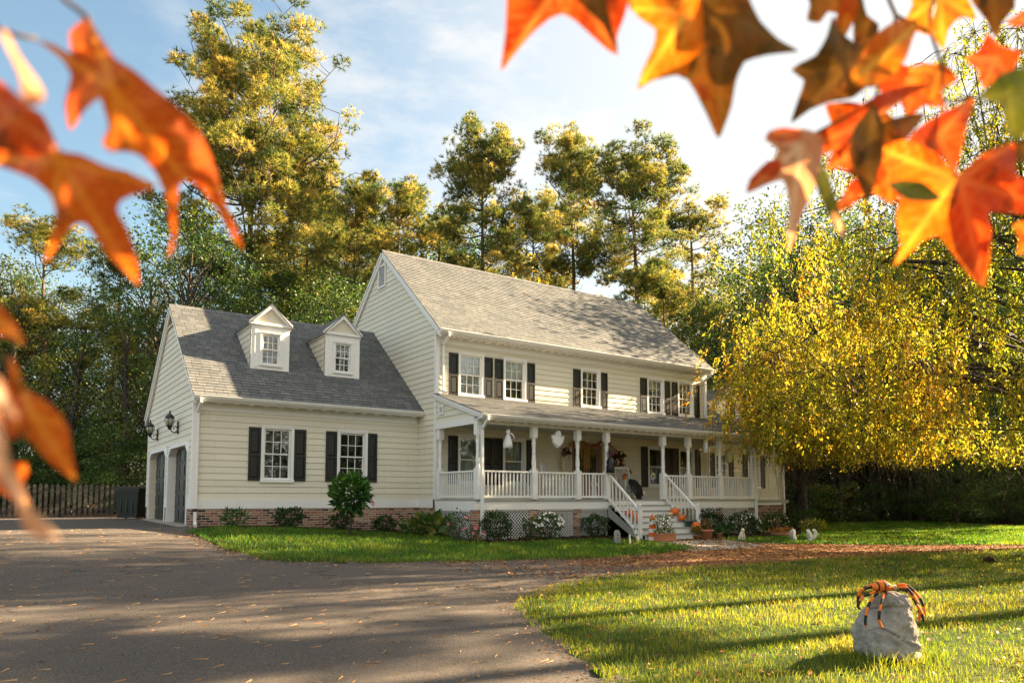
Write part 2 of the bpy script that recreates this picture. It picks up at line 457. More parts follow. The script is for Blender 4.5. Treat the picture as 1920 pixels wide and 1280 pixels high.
def shutter(parent, O, U, W_out, x0, x1, z0, z1):
    m = MB(O, U, tuple(-Vector(W_out))); zm = z0 + (z1 - z0) * .48; b = .055
    x0 += .006; x1 -= .006
    m.box(x0, x0 + b, -.045, -.012, z0, z1); m.box(x1 - b, x1, -.045, -.012, z0, z1)
    for a, c in ((z0, z0 + .075), (zm - .04, zm + .04), (z1 - .075, z1)): m.box(x0 + b, x1 - b, -.045, -.012, a, c)
    for a, c in ((z0 + .075, zm - .04), (zm + .04, z1 - .075)):
        m.box(x0 + b, x1 - b, -.022, -.013, a, c)
        p, q, r, s = x0 + b + .012, x1 - b - .012, a + .015, c - .015; d = .022
        m.quad((p, -.023, r), (q, -.023, r), (q - d, -.041, r + d), (p + d, -.041, r + d)); m.quad((p, -.023, s), (p + d, -.041, s - d), (q - d, -.041, s - d), (q, -.023, s))
        m.quad((p, -.023, r), (p + d, -.041, r + d), (p + d, -.041, s - d), (p, -.023, s)); m.quad((q, -.023, r), (q, -.023, s), (q - d, -.041, s - d), (q - d, -.041, r + d))
        m.quad((p + d, -.041, r + d), (q - d, -.041, r + d), (q - d, -.041, s - d), (p + d, -.041, s - d))
    return m.build('shutter', 'shutter', parent)

XF, NF = (1, 0, 0), (0, -1, 0)     # front walls
def front_wall(name, y, x0, x1, z0, z1, ops, parent=house):
    m = MB((0, y, 0), XF, (0, 1, 0))
    m.lap([(x0, z0), (x1, z0), (x1, z1), (x0, z1)], HS, .016, ops, v0=BT)
    return m.build(name, 'siding', parent, recalc=False)

UPW = [(.78, 1.75, 4.31, 5.74, 'shade_blind'), (2.51, 3.47, 4.30, 5.75, 'shade'), (5.85, 6.80, 4.32, 5.74, 'sides'), (9.17, 10.11, 4.30, 5.73, 'top'), (10.87, 11.80, 4.32, 5.75, 'top')]
LOW = [(.78, 1.73, 1.51, 3.10, 'sheer'), (2.49, 3.43, 1.51, 3.10, 'sheer'), (9.16, 10.08, 1.51, 3.09, 'low'), (10.86, 11.78, 1.51, 3.08, 'low')]
DOOR = (5.30, 6.95, FL, 3.10)
inner = lambda q: (q[0] + .05, q[1] - .05, q[2] + .05, q[3] - .05)
w = front_wall('front_wall', 0, .0, LM, BB, 6.2, [inner(q) for q in UPW + LOW] + [(5.36, 6.89, BB, 3.05)])
for q in UPW + LOW: window(house, (0, 0, 0), XF, NF, *q[:4], cols=3 if q[3] > 4 else 1, rows=2 if q[3] > 4 else 1, style=q[4])
for a, b in ((.43, .775), (1.755, 2.09), (2.16, 2.505), (3.475, 3.81), (5.5, 5.845), (6.805, 7.13), (8.8, 9.165), (10.115, 10.43), (10.53, 10.865), (11.805, 12.14)): shutter(house, (0, 0, 0), XF, NF, a, b, 4.31, 5.66)
for a, b in ((.42, .775), (1.735, 2.095), (2.115, 2.485), (3.435, 3.79), (8.8, 9.155), (10.085, 10.46), (10.48, 10.855), (11.785, 12.13)): shutter(house, (0, 0, 0), XF, NF, a, b, 1.52, 3.04)
# main gable walls (left one seen) + back wall
sl = (ZR - ZE) / (DM / 2 + EO)
yz = lambda y: ZE + sl * (min(y, DM - y) + EO) - .09
for nm, X, U, pts in (('gable_wall', 0, (0, -1, 0), None), ('gable_wall', LM, (0, 1, 0), None)):
    if X == 0:
        m = MB((0, 0, 0), (0, 1, 0), (1, 0, 0)); 
    else: m = MB((LM, 0, 0), (0, 1, 0), (-1, 0, 0))
    m.lap([(0.0, BB), (DM, BB), (DM, yz(DM)), (DM / 2, yz(DM / 2)), (0, yz(0))], HS, .016, v0=BT); m.build(nm, 'siding', house, recalc=False)
m = MB((LM, DM, 0), (-1, 0, 0), (0, -1, 0)); m.lap([(0, .0), (LM + LG, 0), (LM + LG, 3.6), (LM, 6.2), (0, 6.2)], HS, .016); m.build('back_wall', 'siding', house, recalc=False)
# bottom trim bands, brick base
def sl_box(name, mat, *boxes, parent=house):
    for b in boxes:
        m = MB(); m.box(*b); o = m.build(name, mat, parent)
    return o
sl_box('trim_band', 'white', (-.03, -.002, .0, G - .03, BB, BT), (-LG - .03, -.004, G - .03, G + .02, BB, BT), (-LG - .03, -LG + .02, G + .022, 1.66, BB, BT), (-LG - .03, -LG + .02, 4.57, 4.84, BB, BT), (-LG - .03, -LG + .02, 7.95, G + GD, BB, BT), (12.6, WX + .03, WY - .03, WY + .02, BB, BT), (0, 12.5, -.026, .02, .9, 1.06))
sl_box('brick_base', 'brick', (-LG - .012, .02, G - .012, G + .2, -.4, BB - .002), (-LG - .012, -LG + .2, G + .201, 1.66, -.4, BB - .002), (-LG - .012, -LG + .2, 4.57, 4.84, -.4, BB - .002), (-LG - .012, -LG + .2, 7.95, G + GD, -.4, BB - .002), (.021, .2, -.0, G + .3, -.4, BB - .002), (-.012, .019, -.0, G - .013, -.4, BB - .002), (.201, 12.5, -.0, .2, -.4, .895), (12.5, WX + .012, WY - .012, WY + .2, -.8, BB - .002))
sl_box('base_vent', 'concrete', (-.05, -.012, .36, .56, .60, .70)); sl_box('base_vent', 'white', (17.0, 17.5, WY - .02, WY - .012, .62, .66))
# corner boards
sl_box('corner_board', 'white', (-.03, .09, -.03, .0, 1.07, 6.2), (-.03, .0, .001, .1, BB, 6.2)); sl_box('corner_board', 'white', (LM - .09, LM + .03, -.03, .0, 1.07, 6.2))
sl_box('corner_board', 'white', (-LG - .03, -LG + .09, G - .03, G, BT + .002, 3.62), (-LG - .03, -LG, G + .001, G + .1, BT + .002, 3.66)); sl_box('corner_board', 'white', (-LG - .03, -LG, G + GD - .1, G + GD, BT + .002, 3.66)); sl_box('corner_board', 'white', (WX - .09, WX + .03, WY - .03, WY, BT + .002, 3.5))

# ---- roofs
def roof_plane(m, x0, x1, y_eave, z_eave, y_ridge, z_ridge, th=.07, h=.145, t=.014):
    """a slope: slab + shingle courses. works for front (y_ridge>y_eave) and back"""
    dy, dz = y_ridge - y_eave, z_ridge - z_eave; ln = math.hypot(dy, dz); u = Vector((0, dy / ln, dz / ln))
    nrm = Vector((0, -dz / ln, dy / ln)); nrm = nrm if nrm.z > 0 else -nrm
    m.cur = 1
    a = [(x0, y_eave, z_eave), (x1, y_eave, z_eave), (x1, y_ridge, z_ridge), (x0, y_ridge, z_ridge)]
    m.prism([tuple(Vector(q) - nrm * .02) for q in a], tuple(nrm * -th))
    m.cur = 0
    k = MB((x0, y_eave, z_eave), (1, 0, 0), tuple(-nrm), tuple(u))
    k.lap([(0, -.03), (x1 - x0, -.03), (x1 - x0, ln), (0, ln)], h, t)
    n = len(m.v); m.v += k.v; m.f += [tuple(i + n for i in f) for f in k.f]; m.m += [0] * len(k.f); m.sm += k.sm
    for X in (x0, x1): m.quad(*[tuple(q) for q in ((X, y_eave, z_eave), (X, y_ridge, z_ridge), tuple(Vector((X, y_ridge, z_ridge)) - nrm * .02), tuple(Vector((X, y_eave, z_eave)) - nrm * .02))])
m = MB(); roof_plane(m, -.12, LM + .12, -EO, ZE, DM / 2, ZR); roof_plane(m, -.12, LM + .12, DM + EO, ZE, DM / 2, ZR)
m.cur = 0; m.prism([(-.12, DM / 2 - .14, ZR - .10), (-.12, DM / 2, ZR + .025), (-.12, DM / 2 + .14, ZR - .10), (-.12, DM / 2, ZR - .02)], (LM + .24, 0, 0))
m.build('main_roof', ['shingle', 'white'], house, recalc=False)
GY0, GYR = G - .3544, G + GD / 2
m = MB(); roof_plane(m, -LG - .12, -.0, GY0, ZGE, GYR, ZGR); roof_plane(m, -LG - .12, 0, 2 * GYR - GY0, ZGE, GYR, ZGR)
m.cur = 0; m.prism([(-LG - .12, GYR - .14, ZGR - .10), (-LG - .12, GYR, ZGR + .025), (-LG - .12, GYR + .14, ZGR - .10), (-LG - .12, GYR, ZGR - .02)], (LG + .11, 0, 0))
m.build('garage_roof', ['shingle', 'white'], house, recalc=False)
m = MB(); roof_plane(m, -.10, 12.5, -PD - .351, ZPE, 0, ZPW, t=.012); m.build('porch_roof', ['shingle_low', 'white'], house, recalc=False)
WR = WY + 3.2; WZE = 3.72; WZR = WZE + .83 * 3.5
m = MB(); roof_plane(m, LM, WX + .2, WY - .3, WZE, WR, WZR); roof_plane(m, LM, WX + .2, 2 * WR - WY + .3, WZE, WR, WZR); m.build('wing_roof', ['shingle', 'white'], house, recalc=False)

# rake boards (left gables)
def rake(name, X, y0, z0, y1, z1, wd, th, mat='white'):
    m = MB(); m.prism([(X, y0, z0), (X, y1, z1), (X, y1, z1 - wd), (X, y0, z0 - wd)], (th, 0, 0)); return m.build(name, mat, house)
dz = .115
rake('rake_board', -.085, -EO + .01, ZE - .03, DM / 2, ZR - .035, .24, .062); rake('rake_board', -.085, DM / 2 + .001, ZR - .035, DM + EO, ZE - .03, .24, .062)
rake('rake_board', -LG - .085, GY0 + .01, ZGE - .03, GYR, ZGR - .035, .22, .062); rake('rake_board', -LG - .085, GYR + .001, ZGR - .035, 2 * GYR - GY0, ZGE - .03, .22, .062)
# garage gable wall with door openings
gs = (ZGR - ZGE) / (GYR - GY0); gz = lambda y: ZGE + gs * (min(y, 2 * GYR - y) - GY0) - .09
m = MB((-LG, 0, 0), (0, 1, 0), (1, 0, 0))
m.lap([(G, BB), (G + GD, BB), (G + GD, gz(G + GD)), (GYR, gz(GYR)), (G, gz(G))], HS, .016, [(1.66, 4.57, BB, 2.66), (4.84, 7.95, BB, 2.68)], v0=BT); m.build('garage_gable_wall', 'siding', house, recalc=False)
# louvred triangle under the garage peak
m = MB((-LG, 0, 0), (0, 1, 0), (1, 0, 0)); zb = 6.44
m.cur = 0; hw = (gz(GYR) - zb) / gs; m.prism([(GYR - hw, -.035, zb), (GYR + hw, -.035, zb), (GYR, -.035, gz(GYR))], (0, .02, 0)); m.box(GYR - hw - .02, GYR + hw + .02, -.06, -.036, zb - .03, zb + .03)
m.cur = 0
z = zb + .05
while z < gz(GYR) - .1:
    q = (gz(GYR) - z) / gs - .02; m.quad((GYR - q, -.075, z), (GYR + q, -.075, z), (GYR + q, -.037, z + .045), (GYR - q, -.037, z + .045)); z += .06
m.build('gable_louvre', ['cream'], house)
# louvre vent in main gable + porch vent
def louvre(name, X, y0, y1, z0, z1, st, ns=None):
    m = MB((X, 0, 0), (0, 1, 0), (1, 0, 0)); b = .06
    m.box(y0, y1, -.05, -.02, z1 - b, z1); m.box(y0, y1, -.05, -.02, z0, z0 + b); m.box(y0, y0 + b, -.05, -.02, z0 + b, z1 - b); m.box(y1 - b, y1, -.05, -.02, z0 + b, z1 - b)
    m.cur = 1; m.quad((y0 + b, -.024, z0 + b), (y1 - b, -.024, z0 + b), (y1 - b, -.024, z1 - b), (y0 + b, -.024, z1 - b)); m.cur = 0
    z = z0 + b + .01
    while z < z1 - b - .02: m.quad((y0 + b, -.05, z), (y1 - b, -.05, z), (y1 - b, -.025, z + st * .62), (y0 + b, -.025, z + st * .62)); z += st
    m.build(name, ['white', 'vent'], house, recalc=False)
louvre('gable_vent', 0, 3.70, 4.32, 8.62, 9.46, .085); louvre('porch_vent', -.0, -.52, -.22, 3.62, 3.90, .075)

# garage doors: deep white jambs with clipped corners
def garage_door(y0, y1, zt, zs, zb=.36):
    f = MB((-LG, 0, 0), (0, 1, 0), (1, 0, 0)); k = .36
    O = [(y0, zb), (y0, zs), (y0 + k, zt), (y1 - k * 1.0, zt), (y1, zs), (y1, zb)]
    I = [(y0 + .1, zb), (y0 + .1, zs - .04), (y0 + k + .05, zt - .1), (y1 - k - .05, zt - .1), (y1 - .1, zs - .04), (y1 - .1, zb)]
    for i in range(5):
        a, b, c, d = O[i], O[i + 1], I[i + 1], I[i]
        f.prism([(a[0], -.03, a[1]), (b[0], -.03, b[1]), (c[0], -.03, c[1]), (d[0], -.03, d[1])], (0, .27, 0))
    f.prism([(y0, -.01, zs), (y0 + k, -.01, zt), (y0, -.01, zt + .02)], (0, .3, 0)); f.prism([(y1, -.01, zs), (y1 - k, -.01, zt), (y1, -.01, zt + .02)], (0, .3, 0))
    w = f.build('garage_door_frame', 'white', house)
    d = MB((-LG, 0, 0), (0, 1, 0), (1, 0, 0)); n = 5; hh = (zt - .1 - zb) / n
    d.box(y0 + .05, y1 - .05, .205, .245, zb, zt - .05)
    for i in range(n):
        for j in range(4):
            a = y0 + .12 + (y1 - y0 - .24) * j / 4; b = y0 + .12 + (y1 - y0 - .24) * (j + 1) / 4
            d.box(a + .06, b - .06, .185, .2045, zb + hh * i + .07, zb + hh * (i + 1) - .07)
        d.box(y0 + .1, y1 - .1, .19, .2047, zb + hh * i + .005, zb + hh * i + .055)
    d.build('garage_door', 'garage_door', house)
garage_door(1.67, 4.56, 2.66, 2.38); garage_door(4.85, 7.94, 2.68, 2.40)
# garage front wall
GW = [(-4.99, -4.05, 1.53, 3.15, 'none'), (-2.74, -1.76, 1.53, 3.14, 'none')]
front_wall('garage_front_wall', G, -LG, 0, BB, 3.7, [inner(q) for q in GW])
for q in GW: window(house, (0, G, 0), XF, NF, *q[:4], cols=3, rows=2, style=q[4])
for a, b in ((-5.34, -4.995), (-4.045, -3.69), (-3.10, -2.745), (-1.755, -1.44)): shutter(house, (0, G, 0), XF, NF, a, b, 1.58, 3.08)
# wing front wall
WW = [(15.12, 16.02, 1.55, 3.15, 'none'), (17.41, 18.33, 1.55, 3.15, 'none')]
front_wall('wing_front_wall', WY, LM, WX, BB, 3.6, [inner(q) for q in WW])
for q in WW: window(house, (0, WY, 0), XF, NF, *q[:4], cols=3, rows=2, style=q[4])
for a, b in ((14.73, 15.115), (16.025, 16.4), (17.05, 17.405), (18.335, 18.68)): shutter(house, (0, WY, 0), XF, NF, a, b, 1.57, 3.12)
m = MB((WX, 0, 0), (0, 1, 0), (-1, 0, 0)); m.lap([(WY, BB), (2 * WR - WY, BB), (2 * WR - WY, WZE), (WR, WZR - .1), (WY, WZE)], HS, .016, v0=BT); m.build('wing_gable_wall', 'siding', house, recalc=False)
m = MB((LM, 0, 0), (0, 1, 0), (1, 0, 0)); m.lap([(0, BB), (WY, BB), (WY, 4.3), (0, 4.3)], HS, .016, v0=BT); m.build('side_wall', 'siding', house, recalc=False)
# frieze, soffit, fascia with brackets, gutters
def eave(name, x0, x1, yw, ye, ze, zf, dent=.0, parent=house):
    m = MB(); zs = ze - .17
    m.box(x0 + .04, x1 - .04, yw - .035, yw - .003, zf, zs - .002)
    m.box(x0, x1, ye + .02, yw + .02, zs, zs + .03)
    m.box(x0, x1, ye - .005, ye + .019, zs - .02, ze - .035)
    if dent:
        x = x0 + .25
        while x < x1 - .1: m.box(x - .06, x + .06, ye + .06, yw - .05, zs - .05, zs - .001); x += dent
    m.build(name, 'white', parent)
    g = MB(); pr = [(ye - .006, ze - .035), (ye - .10, ze - .035), (ye - .115, ze - .06), (ye - .10, ze - .10), (ye - .06, ze - .15), (ye - .006, ze - .15)]
    g.prism([(x0 - .02, a, b) for a, b in pr], (x1 - x0 + .04, 0, 0)); g.box(x0 - .02, x1 + .02, ye - .122, ye - .101, ze - .052, ze - .034)
    g.build('gutter', 'white', parent)
eave('main_eave', -.08, LM + .08, 0, -EO, ZE, 5.93, .33)
eave('garage_eave', -LG - .08, -.03, G, GY0, ZGE, 3.46, .42)
eave('wing_eave', LM + .05, WX + .18, WY, WY - .3, WZE, 3.36)
eave('porch_eave', -.06, 12.48, -PD - .06, -PD - .351, ZPE, 3.20, .33)
# ---- dormers
def dormer(x0, x1, yf, zb, ze, za, slope, wz0, wz1, wx0, wx1, side_roof=True):
    yb = yf + (ze - zb) / slope
    d = MB(); d.box(x0, x1, yf, yf + .05, zb - .02, wz0 + .04); d.box(x0, wx0 + .05, yf, yf + .05, wz0 + .04, ze); d.box(wx1 - .05, x1, yf, yf + .05, wz0 + .04, ze); d.box(wx0 + .05, wx1 - .05, yf, yf + .05, wz1 - .04, ze)
    d.box(x0 + .1, wx0 - .06, yf - .014, yf - .001, wz0 - .05, ze - .12)
    o = d.build('dormer', 'white', house); xm = (x0 + x1) / 2; ov = .07
    for X, U, V in ((x0, (0, 1, 0), (1, 0, 0)), (x1, (0, 1, 0), (-1, 0, 0))):
        k = MB((X, yf + .05, 0), U, V); k.lap([(0, zb), (yb - yf, ze), (0, ze)], HS, .02); k.build('dormer_cheek', 'siding', o, recalc=False)
    k = MB(); k.prism([(x0 + .02, yf + .01, ze - .002), (x1 - .02, yf + .01, ze - .002), (xm, yf + .01, za - .06)], (0, .04, 0)); k.build('pediment', 'cream', o)
    k = MB(); ex = .075
    k.box(x0 - ex, x1 + ex, yf - .06, yf + .008, ze - .05, ze + .028)
    k.prism([(x0 - ex - .01, yf - .075, ze + .03), (x0 + .09, yf - .075, ze + .03), (xm, yf - .075, za - .12), (xm, yf - .075, za)], (0, .08, 0)); k.prism([(x1 + ex + .01, yf - .075, ze + .03), (x1 - .09, yf - .075, ze + .03), (xm, yf - .075, za - .12), (xm, yf - .075, za)], (0, .08, 0))
    k.box(x0 - .05, x0 - .001, yf + .01, yb, ze - .11, ze - .03); k.box(x1 + .001, x1 + .05, yf + .01, yb, ze - .11, ze - .03)
    k.build('dormer_trim', 'white', o)
    r = MB(); yr = yf + (za - zb) / slope
    sd = (za - ze) / (xm - x0)
    for sgn in (-1, 1):
        xe = xm + sgn * (xm - x0 + ov + .02); zee = za - sd * abs(xe - xm) + .03; ye2 = yf + (zee - zb) / slope
        nst = 6
        for i in range(nst):
            a, b = i / nst, (i + 1) / nst
            f = lambda t, dz=0: (xe + (xm - xe) * t, zee + (za + .03 - zee) * t + dz, ye2 + (yr - ye2) * t + .15)
            p, q = f(a, .014), f(b)
            r.quad((p[0], yf - .09, p[1]), (p[0], p[2], p[1]), (q[0], q[2], q[1]), (q[0], yf - .09, q[1])); p0 = f(a)
            r.quad((p[0], yf - .09, p[1]), (p[0], p[2], p[1]), (p0[0], p[2], p0[1] - .012), (p0[0], yf - .09, p0[1] - .012)); r.quad((p[0], yf - .09, p[1]), (q[0], yf - .09, q[1]), (q[0], yf - .09, q[1] - .03), (p[0], yf - .09, p[1] - .03))
    r.build('dormer_roof', 'shingle_side', o, recalc=False)
    window(o, (0, yf, 0), XF, NF, wx0, wx1, wz0, wz1, 3, 2, 'sides', 'dormer_window', as_one=True, casing=.06)
dormer(-5.10, -3.96, 2.03, 4.88, 6.27, 6.87, .83, 5.0, 6.02, -4.84, -4.20); dormer(-2.83, -1.69, 2.03, 4.88, 6.27, 6.87, .83, 5.0, 6.02, -2.57, -1.93)
dormer(17.2, 18.35, 2.72, WZE + (2.72 - WY + .3) * .83, 5.9, 6.5, .83, 4.9, 5.75, 17.45, 18.1)
# ---- downspouts
def downspout(x, y, zt, zb, yg, kick=1, mat='white'):
    m = MB(); w, d = .085, .065
    m.bar((x, yg - .05, zt + .12), (x, yg - .05, zt), .08, .07, (1, 0, 0)); m.bar((x, yg - .05, zt + .02), (x, y - .05, zt - .22), .08, .065, (1, 0, 0)); m.bar((x, y - .05, zt - .2), (x, y - .05, zb + .06), w, d, (1, 0, 0))
    m.bar((x, y - .05, zb + .1), (x - .02, y - .26, zb + .03), w, d, (1, 0, 0)); return m.build('downspout', mat, house)
downspout(-LG + .08, G - .03, 3.62, .33, GY0 - .03); downspout(.2, -.02, 6.08, 4.32, -EO - .03); downspout(12.42, -.02, 6.08, 4.32, -EO - .03)
downspout(.10, -PD - .10, 3.26, -.02, -PD - .40); downspout(12.42, -PD - .02, 3.26, -.12, -PD - .40); downspout(WX + .03, WY - .04, 3.5, -.3, WY - .33); downspout(12.62, .02, 3.6, 1.2, -.05)
sl_box('downspout_band', 'shutter', (-LG + .03, -LG + .13, G - .123, G - .035, .72, .80))

# ================================================================== PORCH
sl_box('porch_floor', 'grey_floor', (.0, 12.5, -PD - .03, -.03, 1.0, FL), (12.5, WX - 2.0, -.0, WY - .04, .9, FL - .01))
sl_box('porch_band', 'white', (-.02, 12.40, -PD - .001, -PD + .04, .75, .998), (-.02, .02, -PD + .041, -.04, .75, .998), (12.36, 12.40, -PD + .041, -.04, .75, .998))
sl_box('porch_ceiling', 'ceil', (.0, 12.45, -PD + .08, -.03, 3.315, 3.34))
sl_box('porch_beam', 'white', (-.02, 12.42, -PD - .055, -PD + .075, 3.20, 3.31), (-.03, .10, -PD + .076, -.04, 3.20, 3.40), (12.30, 12.42, -PD + .076, -.04, 3.20, 3.40))
# porch side gable (left): siding triangle and rake board
ps = (ZPW - ZPE) / (PD + .351); pz = lambda y: ZPE + ps * (y + PD + .351) - .08
m = MB((0, 0, 0), (0, 1, 0), (1, 0, 0)); m.lap([(-PD, 3.395), (-.03, 3.395), (-.03, pz(0)), (-PD, pz(-PD))], HS, .02, v0=BT); m.build('porch_gable_wall', 'siding', house, recalc=False)
m = MB((12.4, 0, 0), (0, 1, 0), (-1, 0, 0)); m.lap([(-PD, 3.395), (-.03, 3.395), (-.03, pz(0)), (-PD, pz(-PD))], HS, .02, v0=BT); m.build('porch_gable_wall', 'siding', house, recalc=False)
for X in (-.07, 12.42): m = MB(); m.prism([(X, -PD - .35, ZPE - .03), (X, -.0, ZPW - .04), (X, .0, ZPW - .19), (X, -PD - .35, ZPE - .17)], (.048, 0, 0)); m.build('porch_rake_board', 'white', house)
def porch_post(x, y=-PD + .0):
    m = MB((x, y, 0)); b = .088; m.smooth = False
    m.box(-b, b, -b, b, FL, 1.93); m.box(-b, b, -b, b, 2.88, 3.2)
    m.lathe((0, 0, 1.93), [(.088, 0), (.06, .03), (.075, .06), (.05, .09), (.062, .13), (.07, .2), (.056, .42), (.05, .5), (.066, .53), (.05, .57), (.056, .66), (.066, .8), (.05, .86), (.075, .89), (.06, .92), (.088, .95)], 12)
    return m.build('porch_post', 'white', house)
PX = [.05, 2.02, 3.72, 4.93, 7.51, 8.78, 10.455, 12.28]
for x in PX: porch_post(x)
porch_post(.08, -.14)
def railing(a, b, zt0=1.88, zt1=1.88, zl0=1.10, zl1=1.10, name='railing', sp=.125, base=None):
    m = MB(); a = Vector(a); b = Vector(b); n = max(2, round((b - a).length / sp))
    m.bar((a.x, a.y, zt0 - .025), (b.x, b.y, zt1 - .025), .07, .05); m.bar((a.x, a.y, zl0 + .03), (b.x, b.y, zl1 + .03), .045, .07)
    for i in range(1, n):
        t = i / n; p = a.lerp(b, t); m.box(p.x - .017, p.x + .017, p.y - .017, p.y + .017, zl0 + (zl1 - zl0) * t + .05, zt0 + (zt1 - zt0) * t - .04)
    return m.build(name, 'white', house)
for i in (0, 1, 2, 4, 5, 6): railing((PX[i] + .088, -PD, 0), (PX[i + 1] - .088, -PD, 0))
railing((.06, -PD + .09, 0), (.06, -.23, 0)); railing((12.30, -PD + .09, 0), (12.30, -.05, 0))
# brick piers and lattice skirts
PIERS = [(-.02, .29), (1.88, 2.17), (3.58, 3.88), (8.55, 8.80), (10.29, 10.59), (12.10, 12.38)]
for a, b in PIERS: sl_box('brick_pier', 'brick', (a, b, -PD + .02, -PD + .3, -.5, .748))
def lattice(x0, x1, y, z0, z1, ax='x'):
    m = MB((0, y, 0)) if ax == 'x' else MB((y, 0, 0), (0, 1, 0), (1, 0, 0)); w = .020; st = .104; hgt = z1 - z0
    for sg, yy in ((1, -.006), (-1, .006)):
        c = x0 - hgt
        while c < x1 + hgt:
            pa, pb = [], []
            lo, hi = (c, c + hgt) if sg == 1 else (c + hgt, c)
            # clip the strip x = lo + sg*(z-z0)
            def xz(z): return lo + sg * (z - z0)
            za, zb2 = z0, z1
            if sg == 1:
                if xz(za) < x0: za = z0 + (x0 - lo)
                if xz(zb2) > x1: zb2 = z0 + (x1 - lo)
            else:
                if xz(za) > x1: za = z0 + (lo - x1)
                if xz(zb2) < x0: zb2 = z0 + (lo - x0)
            if zb2 - za > .02:
                m.quad((xz(za) - w * .7, yy, za), (xz(za) + w * .7, yy, za), (xz(zb2) + w * .7, yy, zb2), (xz(zb2) - w * .7, yy, zb2))
            c += st
    m.box(x0, x1, -.02, -.008, z1 - .04, z1)
    return m.build('lattice_panel', 'white', house, recalc=False)
for i in range(len(PIERS) - 1):
    a, b = PIERS[i][1], PIERS[i + 1][0]
    if i == 2: lattice(a, 5.0, -PD + .06, -.25, .748); lattice(7.6, b, -PD + .06, -.3, .748)
    else: lattice(a, b, -PD + .06, -.3, .748)
lattice(-PD + .3, -.02, .0, -.15, .748, 'y'); lattice(-PD + .3, -.02, 12.36, -.5, .748, 'y')
sl_box('crawl_space_shade', 'dark', (.25, 12.2, -PD + .7, -PD + .75, -.6, .9), (.5, .55, -PD + .8, -.1, -.6, .9))  # near-black panels added as painted shade under the porch
# ---- staircase
NR = 7; RH = (FL + .19) / NR; TD = .265; SX0, SX1 = 5.0, 7.56
st = MB()
for k in range(1, NR):
    z = FL - RH * k; y0 = -PD - .02 - TD * (k - 1)
    st.cur = 1; st.box(SX0, SX1 + .02, y0 - TD - .03, y0, z - .035, z); st.cur = 0; st.box(SX0 + .02, SX1, y0 - TD, y0 - TD + .02, z - RH, z - .036)
st.box(SX0 + .02, SX1, -PD - .03, -PD - .012, FL - RH, FL - .06)
st.cur = 1
for X in (SX0 - .03, SX1 + .02): st.prism([(X, -PD, FL - .25), (X, -PD, FL - .55), (X, -PD - .02 - TD * 6 + .1, -.32), (X, -PD - .02 - TD * 6 - .02, -.32), (X, -PD - .02 - TD * 6, -.19)], (.028, 0, 0))
stair = st.build('staircase', ['white', 'grey_floor'], house)
for x in (SX0 - .05, SX1 - .0):
    n = MB((x, -3.80, 0)); n.box(-.05, .05, -.05, .05, -.3, .82); n.box(-.062, .062, -.062, .062, .821, .845); n.lathe((0, 0, .845), [(.02, 0), (.035, .02), (.04, .05), (.02, .085), (.004, .09)], 10); n.build('newel_post', 'white', stair)
    railing((x, -PD - .088, 0), (x, -3.75, 0), 1.88, .76, 1.02, -.05, 'stair_railing', .16).parent = stair
# ---- front door
d = MB((0, 0, 0)); 
d.cur = 1; d.box(5.30, 5.40, -.05, .03, FL, 3.10); d.box(6.85, 6.95, -.05, .03, FL, 3.10); d.box(5.401, 6.849, -.05, .03, 3.0, 3.10); d.build('door_frame', ['wood', 'cream'], house)
for a, b in ((5.405, 6.118), (6.132, 6.845)):
    d = MB(); b0, t0 = FL + .02, 2.99; s = .13
    d.box(a, a + s, .0, .045, b0, t0); d.box(b - s, b, .0, .045, b0, t0); d.box(a + s, b - s, .0, .045, t0 - s, t0); d.box(a + s, b - s, .0, .045, b0, b0 + .2); d.box(a + s, b - s, .0, .045, 1.62, 1.76); d.box(a + s, b - s, .018, .03, b0 + .2, 1.62); d.box(a + s + .05, b - s - .05, .006, .0179, b0 + .25, 1.57)
    o = d.build('front_door', 'wood', house)
    g = MB(); g.quad((a + s, .02, 1.76), (b - s, .02, 1.76), (b - s, .02, t0 - s), (a + s, .02, t0 - s)); g.cur = 1; g.quad((a, .3, 1.5), (b, .3, 1.5), (b, .3, t0), (a, .3, t0)); g.cur = 2
    xm = (a + b) / 2
    for q in (-.1, .1): g.box(xm + q - .006, xm + q + .006, .010, .016, 1.8, t0 - s - .04)
    g.lathe((xm, .013, 2.3), [(.001, -.3), (.08, -.1), (.1, 0), (.08, .1), (.001, .3)], 8, sy=.05)
    g.build('door_glass', ['glass', 'dark', 'iron'], o, recalc=False)
    h = MB(); hx = b - .06 if a < 6 else a + .06; h.lathe((hx, -.03, 2.02), [(.01, -.02), (.03, 0), (.01, .03)], 8); h.box(hx - .02, hx + .02, -.012, -.001, 1.9, 2.15); h.build('door_handle', 'iron', o)
